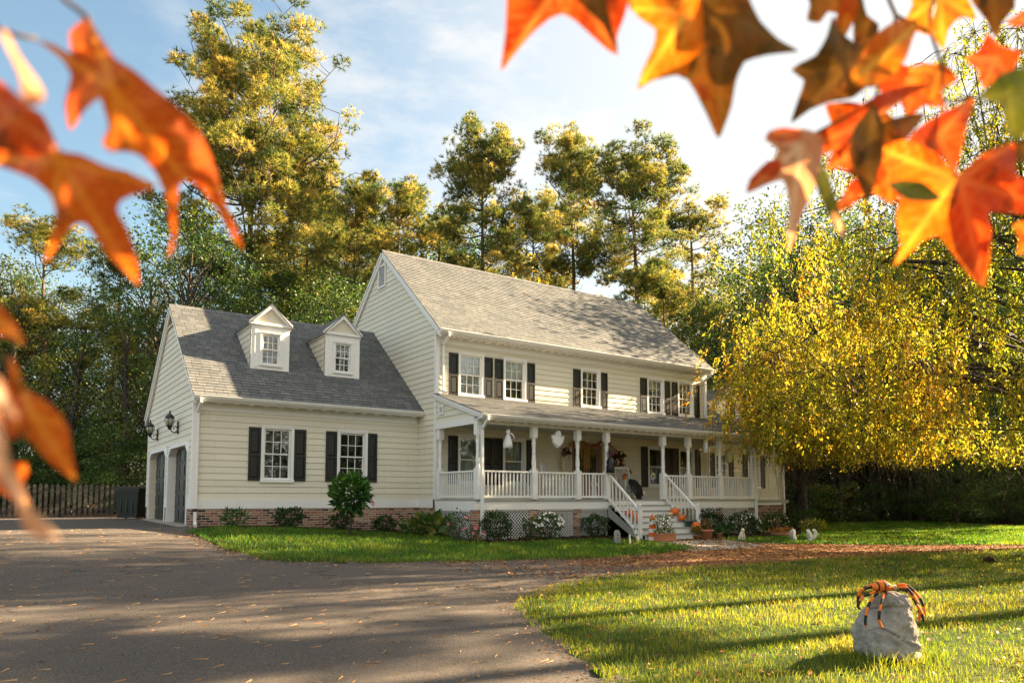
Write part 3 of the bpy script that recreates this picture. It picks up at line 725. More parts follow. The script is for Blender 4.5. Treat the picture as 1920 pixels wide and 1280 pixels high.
# ================================================================== GROUND
def sheet(name, poly, dz, step, mat, kind='structure'):
    poly = [(float(a), float(b)) for a, b in poly]
    pts = list(poly); n = len(poly); 
    # densify the outline
    ring = []
    for k in range(n):
        a, b = poly[k], poly[(k + 1) % n]; m_ = max(1, int(math.hypot(b[0] - a[0], b[1] - a[1]) / step))
        ring += [(a[0] + (b[0] - a[0]) * i / m_, a[1] + (b[1] - a[1]) * i / m_) for i in range(m_)]
    xs = [q[0] for q in poly]; ys = [q[1] for q in poly]
    grid = [(x, y) for x in np.arange(min(xs) + step / 2, max(xs), step) for y in np.arange(min(ys) + step / 2, max(ys), step)]
    inside = in_poly(np.array(grid), poly)
    gp = [g for g, k in zip(grid, inside) if k]
    co = [Vector(q) for q in ring] + [Vector(q) for q in gp]
    r = geometry.delaunay_2d_cdt(co, [], [list(range(len(ring)))], 1, 1e-4)
    V = np.array([(q.x, q.y) for q in r[0]]); z = terr(V[:, 0], V[:, 1]) + dz
    if name != 'driveway': z[:len(ring)] -= dz + .03   # edges run down into the ground below
    me = bpy.data.meshes.new(name); me.from_pydata([(a, b, c) for (a, b), c in zip(V, z)], [], r[2])
    bm = bmesh.new(); bm.from_mesh(me); bmesh.ops.recalc_face_normals(bm, faces=bm.faces)
    for f in bm.faces:
        if f.normal.z < 0: f.normal_flip()
        f.smooth = True
    bm.to_mesh(me); bm.free(); me.materials.append(mat)
    return tag(link(name, me), kind=kind)

def in_poly(P, poly):
    x, y = P[:, 0], P[:, 1]; c = np.zeros(len(P), bool); n = len(poly)
    for k in range(n):
        (x1, y1), (x2, y2) = poly[k], poly[(k + 1) % n]
        with np.errstate(divide='ignore', invalid='ignore'):
            c ^= ((y1 > y) != (y2 > y)) & (x < (x2 - x1) * (y - y1) / (y2 - y1 + 1e-12) + x1)
    return c

def mat_asphalt():
    m, nt = newmat('worn_asphalt'); co = geopos(nt)
    sep = N(nt, 'ShaderNodeSeparateXYZ'); L(nt, co, sep.inputs[0])
    n1 = noise_tex(nt, .45, 5, .6, co); n2 = noise_tex(nt, 9, 5, .7, co); n3 = noise_tex(nt, 120, 4, .75, co)
    c = mixc(nt, n1, (.046, .039, .034), (.105, .088, .075)); c = mixc(nt, math_(nt, 'MULTIPLY', n2, .45), c, (.115, .093, .078))
    c = mixc(nt, math_(nt, 'MULTIPLY', sstep_node(nt, noise_tex(nt, 2.2, 6, .75, co), .5, .7), .45), c, (.045, .036, .031))
    n4 = noise_tex(nt, 48, 3, .7, co)
    c = mixc(nt, math_(nt, 'MULTIPLY', sstep_node(nt, n4, .5, .66), .55), c, (.20, .165, .135)); c = mixc(nt, math_(nt, 'MULTIPLY', sstep_node(nt, n4, .47, .33), .6), c, (.022, .019, .018)); c = mixc(nt, sstep_node(nt, n3, .5, .72), c, (.28, .24, .205)); c = mixc(nt, sstep_node(nt, n3, .48, .3), c, (.03, .027, .026))
    dv = N(nt, 'ShaderNodeVectorMath', operation='ADD'); L(nt, co, dv.inputs[0]); ns = N(nt, 'ShaderNodeTexNoise'); ns.inputs['Scale'].default_value = 1.6; ns.inputs['Detail'].default_value = 4; L(nt, co, ns.inputs['Vector']); L(nt, ns.outputs['Color'], dv.inputs[1])
    ck = N(nt, 'ShaderNodeTexVoronoi', feature='DISTANCE_TO_EDGE'); ck.inputs['Scale'].default_value = .24; L(nt, dv.outputs[0], ck.inputs['Vector'])
    c = mixc(nt, math_(nt, 'MULTIPLY', math_(nt, 'MULTIPLY', sstep_node(nt, ck.outputs[0], .005, .0), sstep_node(nt, n1, .42, .6)), .75), c, (.018, .015, .013))
    vo = N(nt, 'ShaderNodeTexVoronoi'); vo.inputs['Scale'].default_value = 16; L(nt, co, vo.inputs['Vector'])
    leafc = ramp(nt, noise_tex(nt, 30, 3, .7, co), [(.3, (.07, .03, .014)), (.45, (.20, .085, .03)), (.6, (.34, .15, .05)), (.75, (.42, .24, .10))])
    xm = math_(nt, 'ADD', sep.outputs[0], math_(nt, 'MULTIPLY', sep.outputs[1], .25))
    msk = sstep_node(nt, math_(nt, 'ADD', xm, math_(nt, 'MULTIPLY', n1, 6)), -1.2, 5.0)
    msk = math_(nt, 'MULTIPLY', msk, sstep_node(nt, n2, .28, .5))
    c = mixc(nt, math_(nt, 'MULTIPLY', msk, .93), c, leafc)
    out(nt, principled(nt, c, .92, bump(nt, n3, .7, .012), spec=.2).outputs[0]); return m
def mat_soil(name, a, b, d):
    m, nt = newmat(name); co = geopos(nt)
    c = ramp(nt, noise_tex(nt, 14, 6, .7, co), [(.3, a), (.5, b), (.72, d)])
    out(nt, principled(nt, c, .95, bump(nt, noise_tex(nt, 40, 5, .7, co), .8, .03), spec=.1).outputs[0]); return m
def mat_turf():
    m, nt = newmat('turf'); co = geopos(nt)
    c = ramp(nt, noise_tex(nt, .8, 5, .65, co), [(.3, (.035, .065, .012)), (.5, (.06, .095, .018)), (.7, (.11, .12, .03))])
    c = mixc(nt, math_(nt, 'MULTIPLY', noise_tex(nt, 60, 4, .7, co), .6), c, (.03, .04, .012))
    out(nt, principled(nt, c, .95, bump(nt, noise_tex(nt, 90, 4, .7, co), .9, .03), spec=.1).outputs[0]); return m
M['asphalt'] = mat_asphalt(); M['litter'] = mat_soil('forest_litter', (.02, .014, .008), (.055, .035, .018), (.12, .07, .03)); M['mulch'] = mat_soil('bark_mulch', (.012, .007, .005), (.035, .018, .011), (.09, .045, .024)); M['turf'] = mat_turf()

def W2(u, v):
    q = on_ground(u, v); return (q[0], q[1])
big = [(-320, -60), (320, -60), (320, 300), (-320, 300)]
gm = MB()
gx = np.concatenate([np.linspace(-320, -45, 12), np.linspace(-40, 50, 76), np.linspace(55, 320, 12)]); gy = np.concatenate([np.linspace(-80, -34, 8), np.linspace(-32, 40, 73), np.linspace(45, 320, 12)])
XX, YY = np.meshgrid(gx, gy, indexing='ij'); ZZ = terr(XX, YY) - .07
nx, ny = XX.shape; idx = np.arange(nx * ny).reshape(nx, ny)
F = np.stack([idx[:-1, :-1], idx[1:, :-1], idx[1:, 1:], idx[:-1, 1:]], -1).reshape(-1, 4)
tag(link('ground', np_mesh('ground', np.stack([XX, YY, ZZ], -1).reshape(-1, 3), F, M['litter'], smooth=True)), kind='structure')
sheet('driveway', [(-34, 12.7), (-6.8, 12.7), (-6.8, .9), (-3, -1.2), (4.5, -3.9), (9, -4.6), (22, -5.5), (46, -9), (46, -34), (-34, -34)], 0, .8, M['asphalt'])
HL_front = [(345, 998), (385, 1014), (430, 1035), (505, 1053), (700, 1057), (930, 1052), (1130, 1047), (1235, 1039), (1300, 1031), (1283, 1023), (1235, 1020)]
LAWN_A = [W2(*q) for q in HL_front] + [(4.9, -3.6), (3.5, -3.4), (-.2, -3.3), (-.7, -.4), (-2.5, .1), (-6.5, .35)]
LAWN_B = [W2(*q) for q in [(1120, 1330), (1128, 1277), (1055, 1217), (990, 1174), (963, 1143), (975, 1126), (1010, 1108), (1100, 1087), (1250, 1069), (1400, 1058), (1560, 1048), (1700, 1039), (1920, 1031), (2250, 1021)]] + [(22, -15), (22, -30), (-6.6, -30), (-7.2, -20)]
LAWN_C = [W2(*q) for q in [(1345, 1011), (1400, 1018), (1480, 1020), (1600, 1021), (1750, 1022), (1930, 1022), (2150, 1018)]] + [(34, -6), (36, 3), (22.5, 5.2), (20.4, 1.0), (15, -2.6), (12.6, -4.1)]
sheet('lawn', LAWN_A, .03, .45, M['turf']); sheet('lawn', LAWN_B, .03, .45, M['turf']); sheet('lawn', LAWN_C, .03, .45, M['turf'])
sheet('walkway', [W2(*q) for q in [(1190, 1019), (1300, 1034), (1440, 1024), (1400, 1012), (1320, 1010)]], .016, .4, M['concrete'])
sheet('mulch_bed', [(-6.7, .2), (-2.5, -.05), (-.8, -.6), (-.3, -3.45), (4.9, -3.7), (4.9, -2.3), (.2, -2.3), (.2, 1.2), (-6.7, 1.2)], .045, .4, M['mulch'])
sheet('mulch_bed', [(7.7, -3.7), (12.8, -4.2), (15.2, -2.7), (20.6, .7), (22.4, 3.5), (20, 3), (19.9, 1.7), (12.6, 1.7), (12.4, -2.3), (7.7, -2.3)], .045, .4, M['mulch'])
sheet('garage_apron', [(-7.1, 1.5), (-6.3, 1.5), (-6.3, 8.1), (-7.1, 8.1)], .03, .4, M['concrete'])

# ---- grass blades
rng = np.random.default_rng(7)
def blades(name, poly, dens, hmin, hmax, cols, w=.006, maxr=60, lean=.5, kx=None):
    poly = [(float(a), float(b)) for a, b in poly]
    xs = [q[0] for q in poly]; ys = [q[1] for q in poly]; A = (max(xs) - min(xs)) * (max(ys) - min(ys)); dmax = dens(1.5)
    n = int(min(A * dmax, 6e6)); P = np.stack([rng.uniform(min(xs), max(xs), n), rng.uniform(min(ys), max(ys), n)], 1)
    d = P - CAM[:2]; fw = d[:, 0] * math.sin(YAW) + d[:, 1] * math.cos(YAW); lat = d[:, 0] * math.cos(YAW) - d[:, 1] * math.sin(YAW)
    r = np.hypot(d[:, 0], d[:, 1]); keep = (fw > 1.2) & (np.abs(lat) < fw * .80 + 1.5) & (rng.random(n) < dens(np.maximum(r, 1.5)) / dmax)
    P = P[keep]; r = r[keep]; P = P[in_poly(P, poly)] if True else P
    d = P - CAM[:2]; r = np.hypot(d[:, 0], d[:, 1]); n = len(P)
    wv = np.array([noise.noise((a * .9, b * .9, 3.1)) for a, b in P]); wv2 = np.array([noise.noise((a * 3.1, b * 3.1, 8.1)) for a, b in P])
    h = rng.uniform(hmin, hmax, n) * (1 + .45 * wv + .3 * wv2); ww = w * np.maximum(1, r / 7) * rng.uniform(.7, 1.3, n)
    a = rng.uniform(0, 2 * np.pi, n); t = rng.uniform(0, 2 * np.pi, n); ln = h * rng.uniform(.1, lean * 1.6, n)
    z = terr(P[:, 0], P[:, 1]) + .025
    b0 = np.stack([P[:, 0] - np.cos(a) * ww / 2, P[:, 1] - np.sin(a) * ww / 2, z], 1); b1 = np.stack([P[:, 0] + np.cos(a) * ww / 2, P[:, 1] + np.sin(a) * ww / 2, z], 1)
    mid = np.stack([P[:, 0] + np.cos(t) * ln * .35, P[:, 1] + np.sin(t) * ln * .35, z + h * .6], 1); dx = np.stack([np.cos(a) * ww * .35, np.sin(a) * ww * .35, 0 * a], 1)
    tip = np.stack([P[:, 0] + np.cos(t) * ln, P[:, 1] + np.sin(t) * ln, z + h * np.where(ln > h, .7, .95)], 1)
    V = np.stack([b0, b1, mid + dx, mid - dx, tip], 1).reshape(-1, 3)
    k = np.arange(n)[:, None] * 5
    F = np.concatenate([k + np.array([[0, 1, 2]]), k + np.array([[0, 2, 3]]), k + np.array([[3, 2, 4]])])
    cols = np.array(cols); ci = np.clip(((wv * .9 + wv2 * .5 + rng.normal(0, .32, n)) * .5 + .5) * len(cols), 0, len(cols) - 1).astype(int)
    c = cols[ci] * rng.uniform(.75, 1.25, (n, 1))
    return link(name, np_mesh(name, V, F, M['grass'], np.repeat(c, 5, 0)))
M['grass'] = mat_foliage('grass_blade', .58, .55, spec=.3)
GC = [(.05, .10, .010), (.09, .15, .012), (.15, .20, .018), (.20, .24, .024), (.26, .26, .035), (.34, .29, .055)]
GD_ = [(.045, .13, .015), (.065, .17, .018), (.10, .21, .022), (.16, .24, .03), (.22, .25, .04)]
tag(blades('grass', LAWN_B, lambda r: np.clip(9000 / np.maximum(r - 1, 1) ** 1.25, 90, 1500), .04, .085, GC), kind='stuff')
tag(blades('grass', LAWN_A, lambda r: 330 + 0 * r, .05, .11, GD_, w=.007), kind='stuff')
tag(blades('grass', LAWN_C, lambda r: 190 + 0 * r, .05, .11, GD_, w=.007), kind='stuff')

# ---- fallen leaves
M['dead_leaf'] = mat_foliage('fallen_leaf', .2, .6)
def litter(name, pts, size, cols, dz=.01, up=.35):
    P = np.asarray(pts, float); n = len(P); s = rng.uniform(size[0], size[1], n); a = rng.uniform(0, 2 * np.pi, n)
    nrm = np.stack([rng.normal(0, up, n), rng.normal(0, up, n), np.ones(n)], 1); nrm /= np.linalg.norm(nrm, axis=1)[:, None]
    t = np.stack([np.cos(a), np.sin(a), 0 * a], 1); t -= nrm * (t * nrm).sum(1)[:, None]; t /= np.linalg.norm(t, axis=1)[:, None]; b = np.cross(nrm, t)
    c0 = np.stack([P[:, 0], P[:, 1], terr(P[:, 0], P[:, 1]) + dz + s * .12], 1); S = s[:, None]
    V = np.stack([c0 - t * S * .5, c0 + b * S * .28 + nrm * S * .12, c0 + t * S * .5, c0 - b * S * .28 + nrm * S * .12], 1).reshape(-1, 3)
    k = np.arange(n)[:, None] * 4; F = np.concatenate([k + np.array([[0, 1, 2]]), k + np.array([[0, 2, 3]])])
    C = np.array(cols)[rng.integers(0, len(cols), n)] * rng.uniform(.6, 1.3, (n, 1))
    return tag(link(name, np_mesh(name, V, F, M['dead_leaf'], np.repeat(C, 4, 0))), kind='stuff')
LC = [(.34, .13, .03), (.28, .10, .025), (.42, .20, .05), (.20, .08, .03), (.12, .05, .02), (.48, .28, .08)]
Q = np.stack([rng.uniform(-6, 24, 90000), rng.uniform(-16, -4, 90000)], 1)
okA = in_poly(Q, LAWN_A) | in_poly(Q, LAWN_B) | in_poly(Q, LAWN_C)
nz = np.array([noise.noise((a * .6, b * .6, 1.0)) for a, b in Q])
pr = sstep(-5.5, 2.5, Q[:, 0] + .25 * Q[:, 1] + 3 * nz + 1.6) * (.6 + .4 * nz)
Q1 = Q[(~okA) & (rng.random(len(Q)) < pr * .75)]
litter('fallen_leaves', Q1, (.05, .10), LC)
Q = np.stack([rng.uniform(-14, 4, 9000), rng.uniform(-18, 3, 9000)], 1); okA = in_poly(Q, LAWN_A) | in_poly(Q, LAWN_B)
nz = np.array([noise.noise((a * .5, b * .5, 4.0)) for a, b in Q])
litter('fallen_leaves', Q[(~okA) & (rng.random(len(Q)) < .10 + .45 * np.clip(nz, 0, 1)) & (Q[:, 0] + Q[:, 1] * .3 > -18)], (.03, .065), [(.30, .15, .06), (.22, .10, .04), (.36, .22, .10)], .004, .2)
Q = np.stack([rng.uniform(-7, 18, 5200), rng.uniform(-19, -8, 5200)], 1)
litter('fallen_leaves', Q[in_poly(Q, LAWN_B)], (.04, .08), LC, .06)

# pine straw and crumbs on the asphalt
def straw(n, seed):
    rg = np.random.default_rng(seed); Q = np.stack([rg.uniform(-14, 3, n), rg.uniform(-18, 1, n)], 1); Q = Q[~(in_poly(Q, LAWN_A) | in_poly(Q, LAWN_B))]; Q = Q[rg.random(len(Q)) < .35 + .65 * np.clip([noise.noise((a * .7, b * .7, 9.)) for a, b in Q], 0, 1)]; n = len(Q)
    a = rg.normal(0, .9, n); l = rg.uniform(.06, .17, n); t = np.stack([np.cos(a), np.sin(a), 0 * a], 1); b = np.stack([-np.sin(a), np.cos(a), 0 * a], 1) * rg.uniform(.002, .0045, (n, 1)); c = np.stack([Q[:, 0], Q[:, 1], terr(Q[:, 0], Q[:, 1]) + .008], 1); e = t * l[:, None] / 2
    V = np.stack([c - e - b, c + e - b, c + e + b + [0, 0, .012], c - e + b], 1).reshape(-1, 3)
    return tag(link('pine_straw', np_mesh('pine_straw', V, np.arange(n * 4).reshape(-1, 4), M['dead_leaf'], np.repeat(np.array([(.36, .19, .08), (.28, .13, .05), (.42, .26, .12)])[rg.integers(0, 3, n)], 4, 0))), kind='stuff')
straw(3600, 31)
def edge_litter(pts, n, seed, sp=.22):
    rg = np.random.default_rng(seed); P = np.array(pts, float); k = rg.uniform(0, len(P) - 1.001, n); i = k.astype(int); f = (k - i)[:, None]
    return P[i] * (1 - f) + P[i + 1] * f + rg.normal(0, sp, (n, 2))
E_ = [W2(*q) for q in HL_front[:9]]; litter('fallen_leaves', edge_litter(E_, 900, 41), (.03, .07), [(.34, .15, .05), (.26, .11, .035), (.40, .22, .08), (.16, .07, .03)], .03, .4)
E_ = [W2(*q) for q in [(1128, 1277), (1055, 1217), (990, 1174), (963, 1143), (975, 1126), (1010, 1108), (1100, 1087), (1250, 1069)]]; litter('fallen_leaves', edge_litter(E_, 420, 42, .16), (.025, .05), [(.34, .15, .05), (.26, .11, .035), (.40, .22, .08)], .03, .4)
# ================================================================== TREES
M['pine_needles'] = mat_foliage('pine_needles', .46, .5, tint=(1, 1, 1)); M['leaves'] = mat_foliage('broad_leaves', .42, .5); M['gold_leaves'] = mat_foliage('golden_leaves', .66, .5, spec=.25)
M['pine_bark'] = mat_bark('pine_bark', (.09, .062, .045), (.22, .15, .105)); M['bark'] = mat_bark('dark_bark', (.05, .04, .032), (.13, .105, .085))

def tube_np(paths, n=5):
    """paths: list of (pts(k,3), radii(k)) -> verts, quads"""
    VV, FF = [], []; off = 0
    ang = np.arange(n) * 2 * np.pi / n
    for P, r in paths:
        P = np.asarray(P, float); r = np.asarray(r, float); k = len(P)
        d = np.gradient(P, axis=0); d /= np.linalg.norm(d, axis=1)[:, None] + 1e-9
        a = np.cross(d, np.array([.13, .37, .92])); a /= np.linalg.norm(a, axis=1)[:, None] + 1e-9; b = np.cross(d, a)
        V = P[:, None, :] + (a[:, None, :] * np.cos(ang)[None, :, None] + b[:, None, :] * np.sin(ang)[None, :, None]) * r[:, None, None]
        VV.append(V.reshape(-1, 3)); i = np.arange(k - 1)[:, None] * n; j = np.arange(n)[None, :]; j2 = (j + 1) % n
        FF.append(np.stack([i + j, i + j2, i + n + j2, i + n + j], -1).reshape(-1, 4) + off); off += k * n
    return np.concatenate(VV), np.concatenate(FF)

def needle_tufts(C, D, rg, L_=.26, k=9, w=.022, col=None):
    n = len(C); C = np.repeat(C, k, 0); D = np.repeat(D, k, 0)
    d = D * .75 + rg.normal(0, .62, (n * k, 3)); d /= np.linalg.norm(d, axis=1)[:, None]
    s = np.cross(d, rg.normal(0, 1, (n * k, 3))); s /= np.linalg.norm(s, axis=1)[:, None] + 1e-9
    l = L_ * rg.uniform(.7, 1.2, (n * k, 1)); base = C - d * l * .12
    V = np.stack([base - s * w, base + s * w, C + d * l], 1).reshape(-1, 3)
    F = np.arange(n * k * 3).reshape(-1, 3); Cc = np.repeat(np.repeat(col, k, 0) * rg.uniform(.8, 1.2, (n * k, 1)), 3, 0)
    return V, F, Cc

def leaf_quads(C, rg, size, asp, col, droop=None, upb=0.5):
    n = len(C); s = size * rg.uniform(.65, 1.3, (n, 1))
    t = rg.normal(0, 1, (n, 3)) if droop is None else droop + rg.normal(0, .45, (n, 3)); t /= np.linalg.norm(t, axis=1)[:, None]
    nr = rg.normal(0, 1, (n, 3)) + np.array([0, 0, upb]); b = np.cross(t, nr); b /= np.linalg.norm(b, axis=1)[:, None] + 1e-9
    nn = np.cross(t, b)
    V = np.stack([C, C + t * s * .45 + b * s * asp * .5 + nn * s * .06, C + t * s, C + t * s * .45 - b * s * asp * .5 + nn * s * .06], 1).reshape(-1, 3)
    F = np.arange(n * 4).reshape(-1, 4); return V, F, np.repeat(col * rg.uniform(.75, 1.25, (n, 1)), 4, 0)

NCOL = np.array([(.055, .10, .034), (.12, .165, .042), (.26, .265, .06), (.46, .39, .095), (.60, .45, .13)])  # golden tones paint sunlit needles, darkest greens the shaded ones
def pine(seed, H, cb, Rc, nb=44, tuft=13, lean=.4, gold=0.0, bare=8, prof=None, twigs=6, trunk_r=None, pc=.42):
    rg = np.random.default_rng(seed); k = 12
    zz = np.linspace(-.2, H * .985, k); ph = rg.uniform(0, 6.3); bend = lean * np.sin(zz / H * rg.uniform(2, 4) + ph) * (zz / H)
    ax = np.stack([bend - bend[0], lean * .6 * np.cos(zz / H * 3 + ph) * (zz / H), zz], 1); tr = (trunk_r or H * .0115) * (1 - .88 * (np.clip(zz, 0, None) / H) ** 1.15); tr[0] *= 1.25
    axis = lambda z: np.array([np.interp(z, zz, ax[:, 0]), np.interp(z, zz, ax[:, 1]), z])
    paths = [(ax, tr)]; C, D, G = [], [], []
    for i in range(nb + bare):
        b = i < bare
        t = rg.uniform(0, 1) if not b else -rg.uniform(.02, .45); t = t ** .85 if t > 0 else t
        z0 = H * (cb + (.97 - cb) * t) if not b else H * (cb + t * cb * .8)
        w = math.sqrt(max(.07, 1 - ((t - pc) / .66) ** 2)) if not b else rg.uniform(.25, .7)
        ln = Rc * w * rg.uniform(.6, 1.12); az = i * 2.4 + rg.uniform(-.5, .5); el = (-.12 + 1.05 * t ** 1.4 + rg.uniform(-.2, .2)) if not b else rg.uniform(-.25, .2)
        s = np.linspace(0, 1, 6); hd = np.array([math.cos(az), math.sin(az)])
        cur = rg.uniform(.1, .32) * ln; jit = rg.normal(0, .05 * ln, (6, 3)) * s[:, None]
        P = axis(z0) + np.stack([hd[0] * ln * s * math.cos(el), hd[1] * ln * s * math.cos(el), ln * s * math.sin(el) + cur * s ** 2 - .12 * ln * np.sin(np.pi * s)], 1) + jit
        r0 = (.018 + .011 * ln) * (1.0 if not b else .7); paths.append((P, r0 * (1 - .8 * s)))
        if b and rg.random() < .7: continue
        for q in range(twigs if not b else 2):
            u = rg.uniform(.42, 1.0) ** .8 if q else 1.0; p0 = np.array([np.interp(u, s, P[:, c]) for c in range(3)])
            off = rg.normal(0, 1, 3) * np.array([1, 1, .55]); off /= np.linalg.norm(off); tl = ln * rg.uniform(.12, .30); p1 = p0 + off * tl + np.array([0, 0, .12 * ln])
            paths.append((np.array([p0, (p0 + p1) / 2 + rg.normal(0, .05, 3), p1]), np.array([.02, .014, .008])))
            m_ = int(tuft * rg.uniform(.6, 1.4)); rad = rg.uniform(.38, .62)
            o = rg.normal(0, 1, (m_, 3)); o /= np.linalg.norm(o, axis=1)[:, None]; rr = rad * rg.uniform(.15, 1, (m_, 1)) ** .5
            c = p1 + o * rr * np.array([1.15, 1.15, .7]); C.append(c); D.append(o * .6 + np.array([0, 0, .65]))
            G.append(NCOL[np.clip(rg.normal(1.55 + gold, .9) + rg.normal(0, .55, m_), 0, 4).astype(int)] * rg.uniform(.8, 1.15))
    C, D, G = np.concatenate(C), np.concatenate(D), np.concatenate(G)
    V, F, Cc = needle_tufts(C, D / np.linalg.norm(D, axis=1)[:, None], rg, col=G, k=11, L_=.30, w=.02)
    tv, tf = tube_np(paths, 6)
    return np_mesh('trunk', tv, tf, M['pine_bark'], smooth=True), np_mesh('crown', V, F, M['pine_needles'], Cc)

def broadleaf(seed, H, cb, Rc, pal, ncl=70, per=170, size=.16, asp=.55, sparse=1.0, mat='leaves', lean=.3, flat=1.0, trunk_r=None, stems=1, rad=(.55, 1.15)):
    rg = np.random.default_rng(seed); zz = np.linspace(-.2, H * .9, 9); ph = rg.uniform(0, 6)
    paths = []; axes = []
    for s_ in range(stems):
        off = np.array([rg.normal(0, .25), rg.normal(0, .25)]) * (stems > 1); sp = rg.normal(0, .12 * Rc, 2) * (stems > 1)
        ax = np.stack([off[0] + sp[0] * zz / H + lean * np.sin(zz / H * 3 + ph) * zz / H, off[1] + sp[1] * zz / H + lean * np.cos(zz / H * 2.5 + ph) * zz / H, zz], 1)
        axes.append(ax); r0 = trunk_r or (.016 * H); r = r0 * (1 - .85 * np.clip(zz, 0, None) / H); r[0] *= 1.3; paths.append((ax, r / (stems ** .5)))
    pal = np.array(pal); C, G = [], []
    for i in range(ncl):
        t = rg.uniform(0, 1); a = rg.uniform(0, 6.283); z = H * (cb + (1 - cb) * t); wv = math.sqrt(max(.06, 1 - ((t - .4) / .63) ** 2))
        q = wv * Rc * math.sqrt(rg.uniform(.08, 1)); ax = axes[i % stems]
        za = H * max(.12, min(.88, (cb + (1 - cb) * t) - .12 - .15 * rg.random()))
        p0 = np.array([np.interp(za, zz, ax[:, 0]), np.interp(za, zz, ax[:, 1]), za]); p1 = np.array([ax[-1, 0] * t + q * math.cos(a), ax[-1, 1] * t + q * math.sin(a), z * flat])
        md = (p0 + p1) / 2 + rg.normal(0, .12, 3) * Rc * .3 + np.array([0, 0, .06 * Rc]); L0 = np.linalg.norm(p1 - p0)
        paths.append((np.array([p0, p0 * .6 + md * .4, md, p1]), np.array([.012 + .010 * L0, .010 + .008 * L0, .008 + .005 * L0, .006])))
        m_ = int(per * sparse * rg.uniform(.5, 1.4)); o = rg.normal(0, 1, (m_, 3)); o /= np.linalg.norm(o, axis=1)[:, None]
        cr = rg.uniform(*rad) * Rc / 3.6; c = p1 + o * cr * rg.uniform(.25, 1, (m_, 1)) ** .5 * np.array([1.2, 1.2, .75])
        C.append(c); ti = rg.normal(.5, .22); G.append(pal[np.clip((ti + rg.normal(0, .16, m_)) * len(pal), 0, len(pal) - 1).astype(int)])
    V, F, Cc = leaf_quads(np.concatenate(C), rg, size, asp, np.concatenate(G)); tv, tf = tube_np(paths, 6)
    return np_mesh('trunk', tv, tf, M['bark'], smooth=True), np_mesh('crown', V, F, M[mat], Cc)

DG = [(.03, .065, .014), (.045, .09, .018), (.065, .12, .022), (.11, .155, .03)]
MG = [(.05, .10, .018), (.08, .145, .022), (.14, .18, .028), (.22, .22, .04)]
YG = [(.14, .17, .025), (.24, .23, .03), (.34, .27, .035), (.44, .30, .04)]
OG = [(.16, .12, .02), (.28, .17, .025), (.40, .22, .03), (.42, .14, .02)]
PROTO = {}
def proto(key, fn): PROTO[key] = fn; return fn
PROTO['pine_a'] = pine(1, 27, .46, 5.3, nb=92, tuft=26, twigs=8, gold=.85, pc=.58); PROTO['pine_b'] = pine(2, 26, .55, 3.7, nb=60, tuft=24, gold=.5, pc=.5)
PROTO['pine_c'] = pine(3, 26, .60, 3.4, nb=52, tuft=24, gold=.65, lean=.8, pc=.52); PROTO['pine_d'] = pine(4, 22, .36, 3.5, nb=60, tuft=20, gold=.8, bare=14); PROTO['pine_thin'] = pine(5, 22, .50, 2.9, nb=36, tuft=17, gold=.6, bare=14, lean=.7)
PROTO['oak'] = broadleaf(11, 15, .22, 4.6, DG, 95, 190, .17, rad=(.6, 1.1)); PROTO['maple'] = broadleaf(12, 13, .2, 4.2, MG, 85, 170, .16); PROTO['thin_tree'] = broadleaf(13, 16, .28, 3.3, YG[:2] + MG[1:3], 62, 75, .15, lean=.8)
PROTO['gold_tree'] = broadleaf(14, 13, .22, 3.8, YG, 70, 130, .15, mat='gold_leaves'); PROTO['understory'] = broadleaf(15, 6.5, .08, 3.0, DG, 60, 150, .15, stems=3); PROTO['bush_y'] = broadleaf(16, 4.5, .06, 2.4, MG + YG[:2], 45, 110, .13, stems=3); PROTO['tall_oak'] = broadleaf(17, 20, .36, 4.6, DG + MG[:2], 90, 150, .18, lean=.9)
used = set()
H0 = dict(pine_a=27, pine_b=26, pine_c=26, pine_d=22, pine_thin=22, oak=15, maple=13, thin_tree=16, gold_tree=13, understory=6.5, bush_y=4.5, tall_oak=20)
trng = random.Random(5)
def tree(key, u, r, vtop, name, label, cat='tree', group=None, wide=1.0, xy=None, h=None):
    if xy: X, Y = xy; Z = float(terr(X, Y))
    else: X, Y, Z = place(u, r)
    hh = h if h else max(2.0, h_of(vtop, r) - Z); s = hh / H0[key] * (.95 if 'pine' in key else 1)
    t = thing(name, label, cat, (X, Y, Z - .05), trng.uniform(0, 6.28), group); t.scale = (s * wide, s * wide, s)
    a, b = PROTO[key]; link('trunk', a, t); link('crown', b, t); return t

# the pines one can tell apart behind the house
tree('pine_a', 452, 44, 66, 'pine_tree', 'broad tall pine above the garage, largest and highest crown of all', 'pine tree', wide=1.12)
tree('pine_b', 908, 50, 216, 'pine_tree', 'tall pine with two dark trunks above the left half of the main roof ridge', 'pine tree', wide=1.0)
tree('pine_c', 1073, 52, 236, 'pine_tree', 'slim straight pine with narrow crown above middle of main ridge', 'pine tree', wide=.88)
tree('pine_b', 1198, 47, 240, 'pine_tree', 'pale trunked pine rising behind the right end of the roof ridge', 'pine tree', wide=1.1)
tree('pine_thin', 1290, 55, 350, 'pine_tree', 'shorter sunlit pine between the ridge end and the golden willow oak', 'pine tree', wide=1.2)
tree('pine_d', 735, 60, 318, 'pine_tree', 'golden lit pine just right of the main gable peak', 'pine tree', wide=1.0)
tree('pine_d', 650, 57, 312, 'pine_tree', 'bushy pine behind the main gable peak, left of it', 'pine tree', wide=1.1)
tree('pine_thin', 85, 46, 385, 'pine_tree', 'slender pine behind picket fence at far left, sunlit top', 'pine tree', wide=1.3)
tree('pine_thin', 196, 42, 430, 'pine_tree', 'thin bare trunked pine left of the garage, sparse top', 'pine tree', wide=1.0)
tree('pine_c', 1010, 62, 355, 'pine_tree', 'low distant pine between the two middle pines', 'pine tree', wide=1.0)
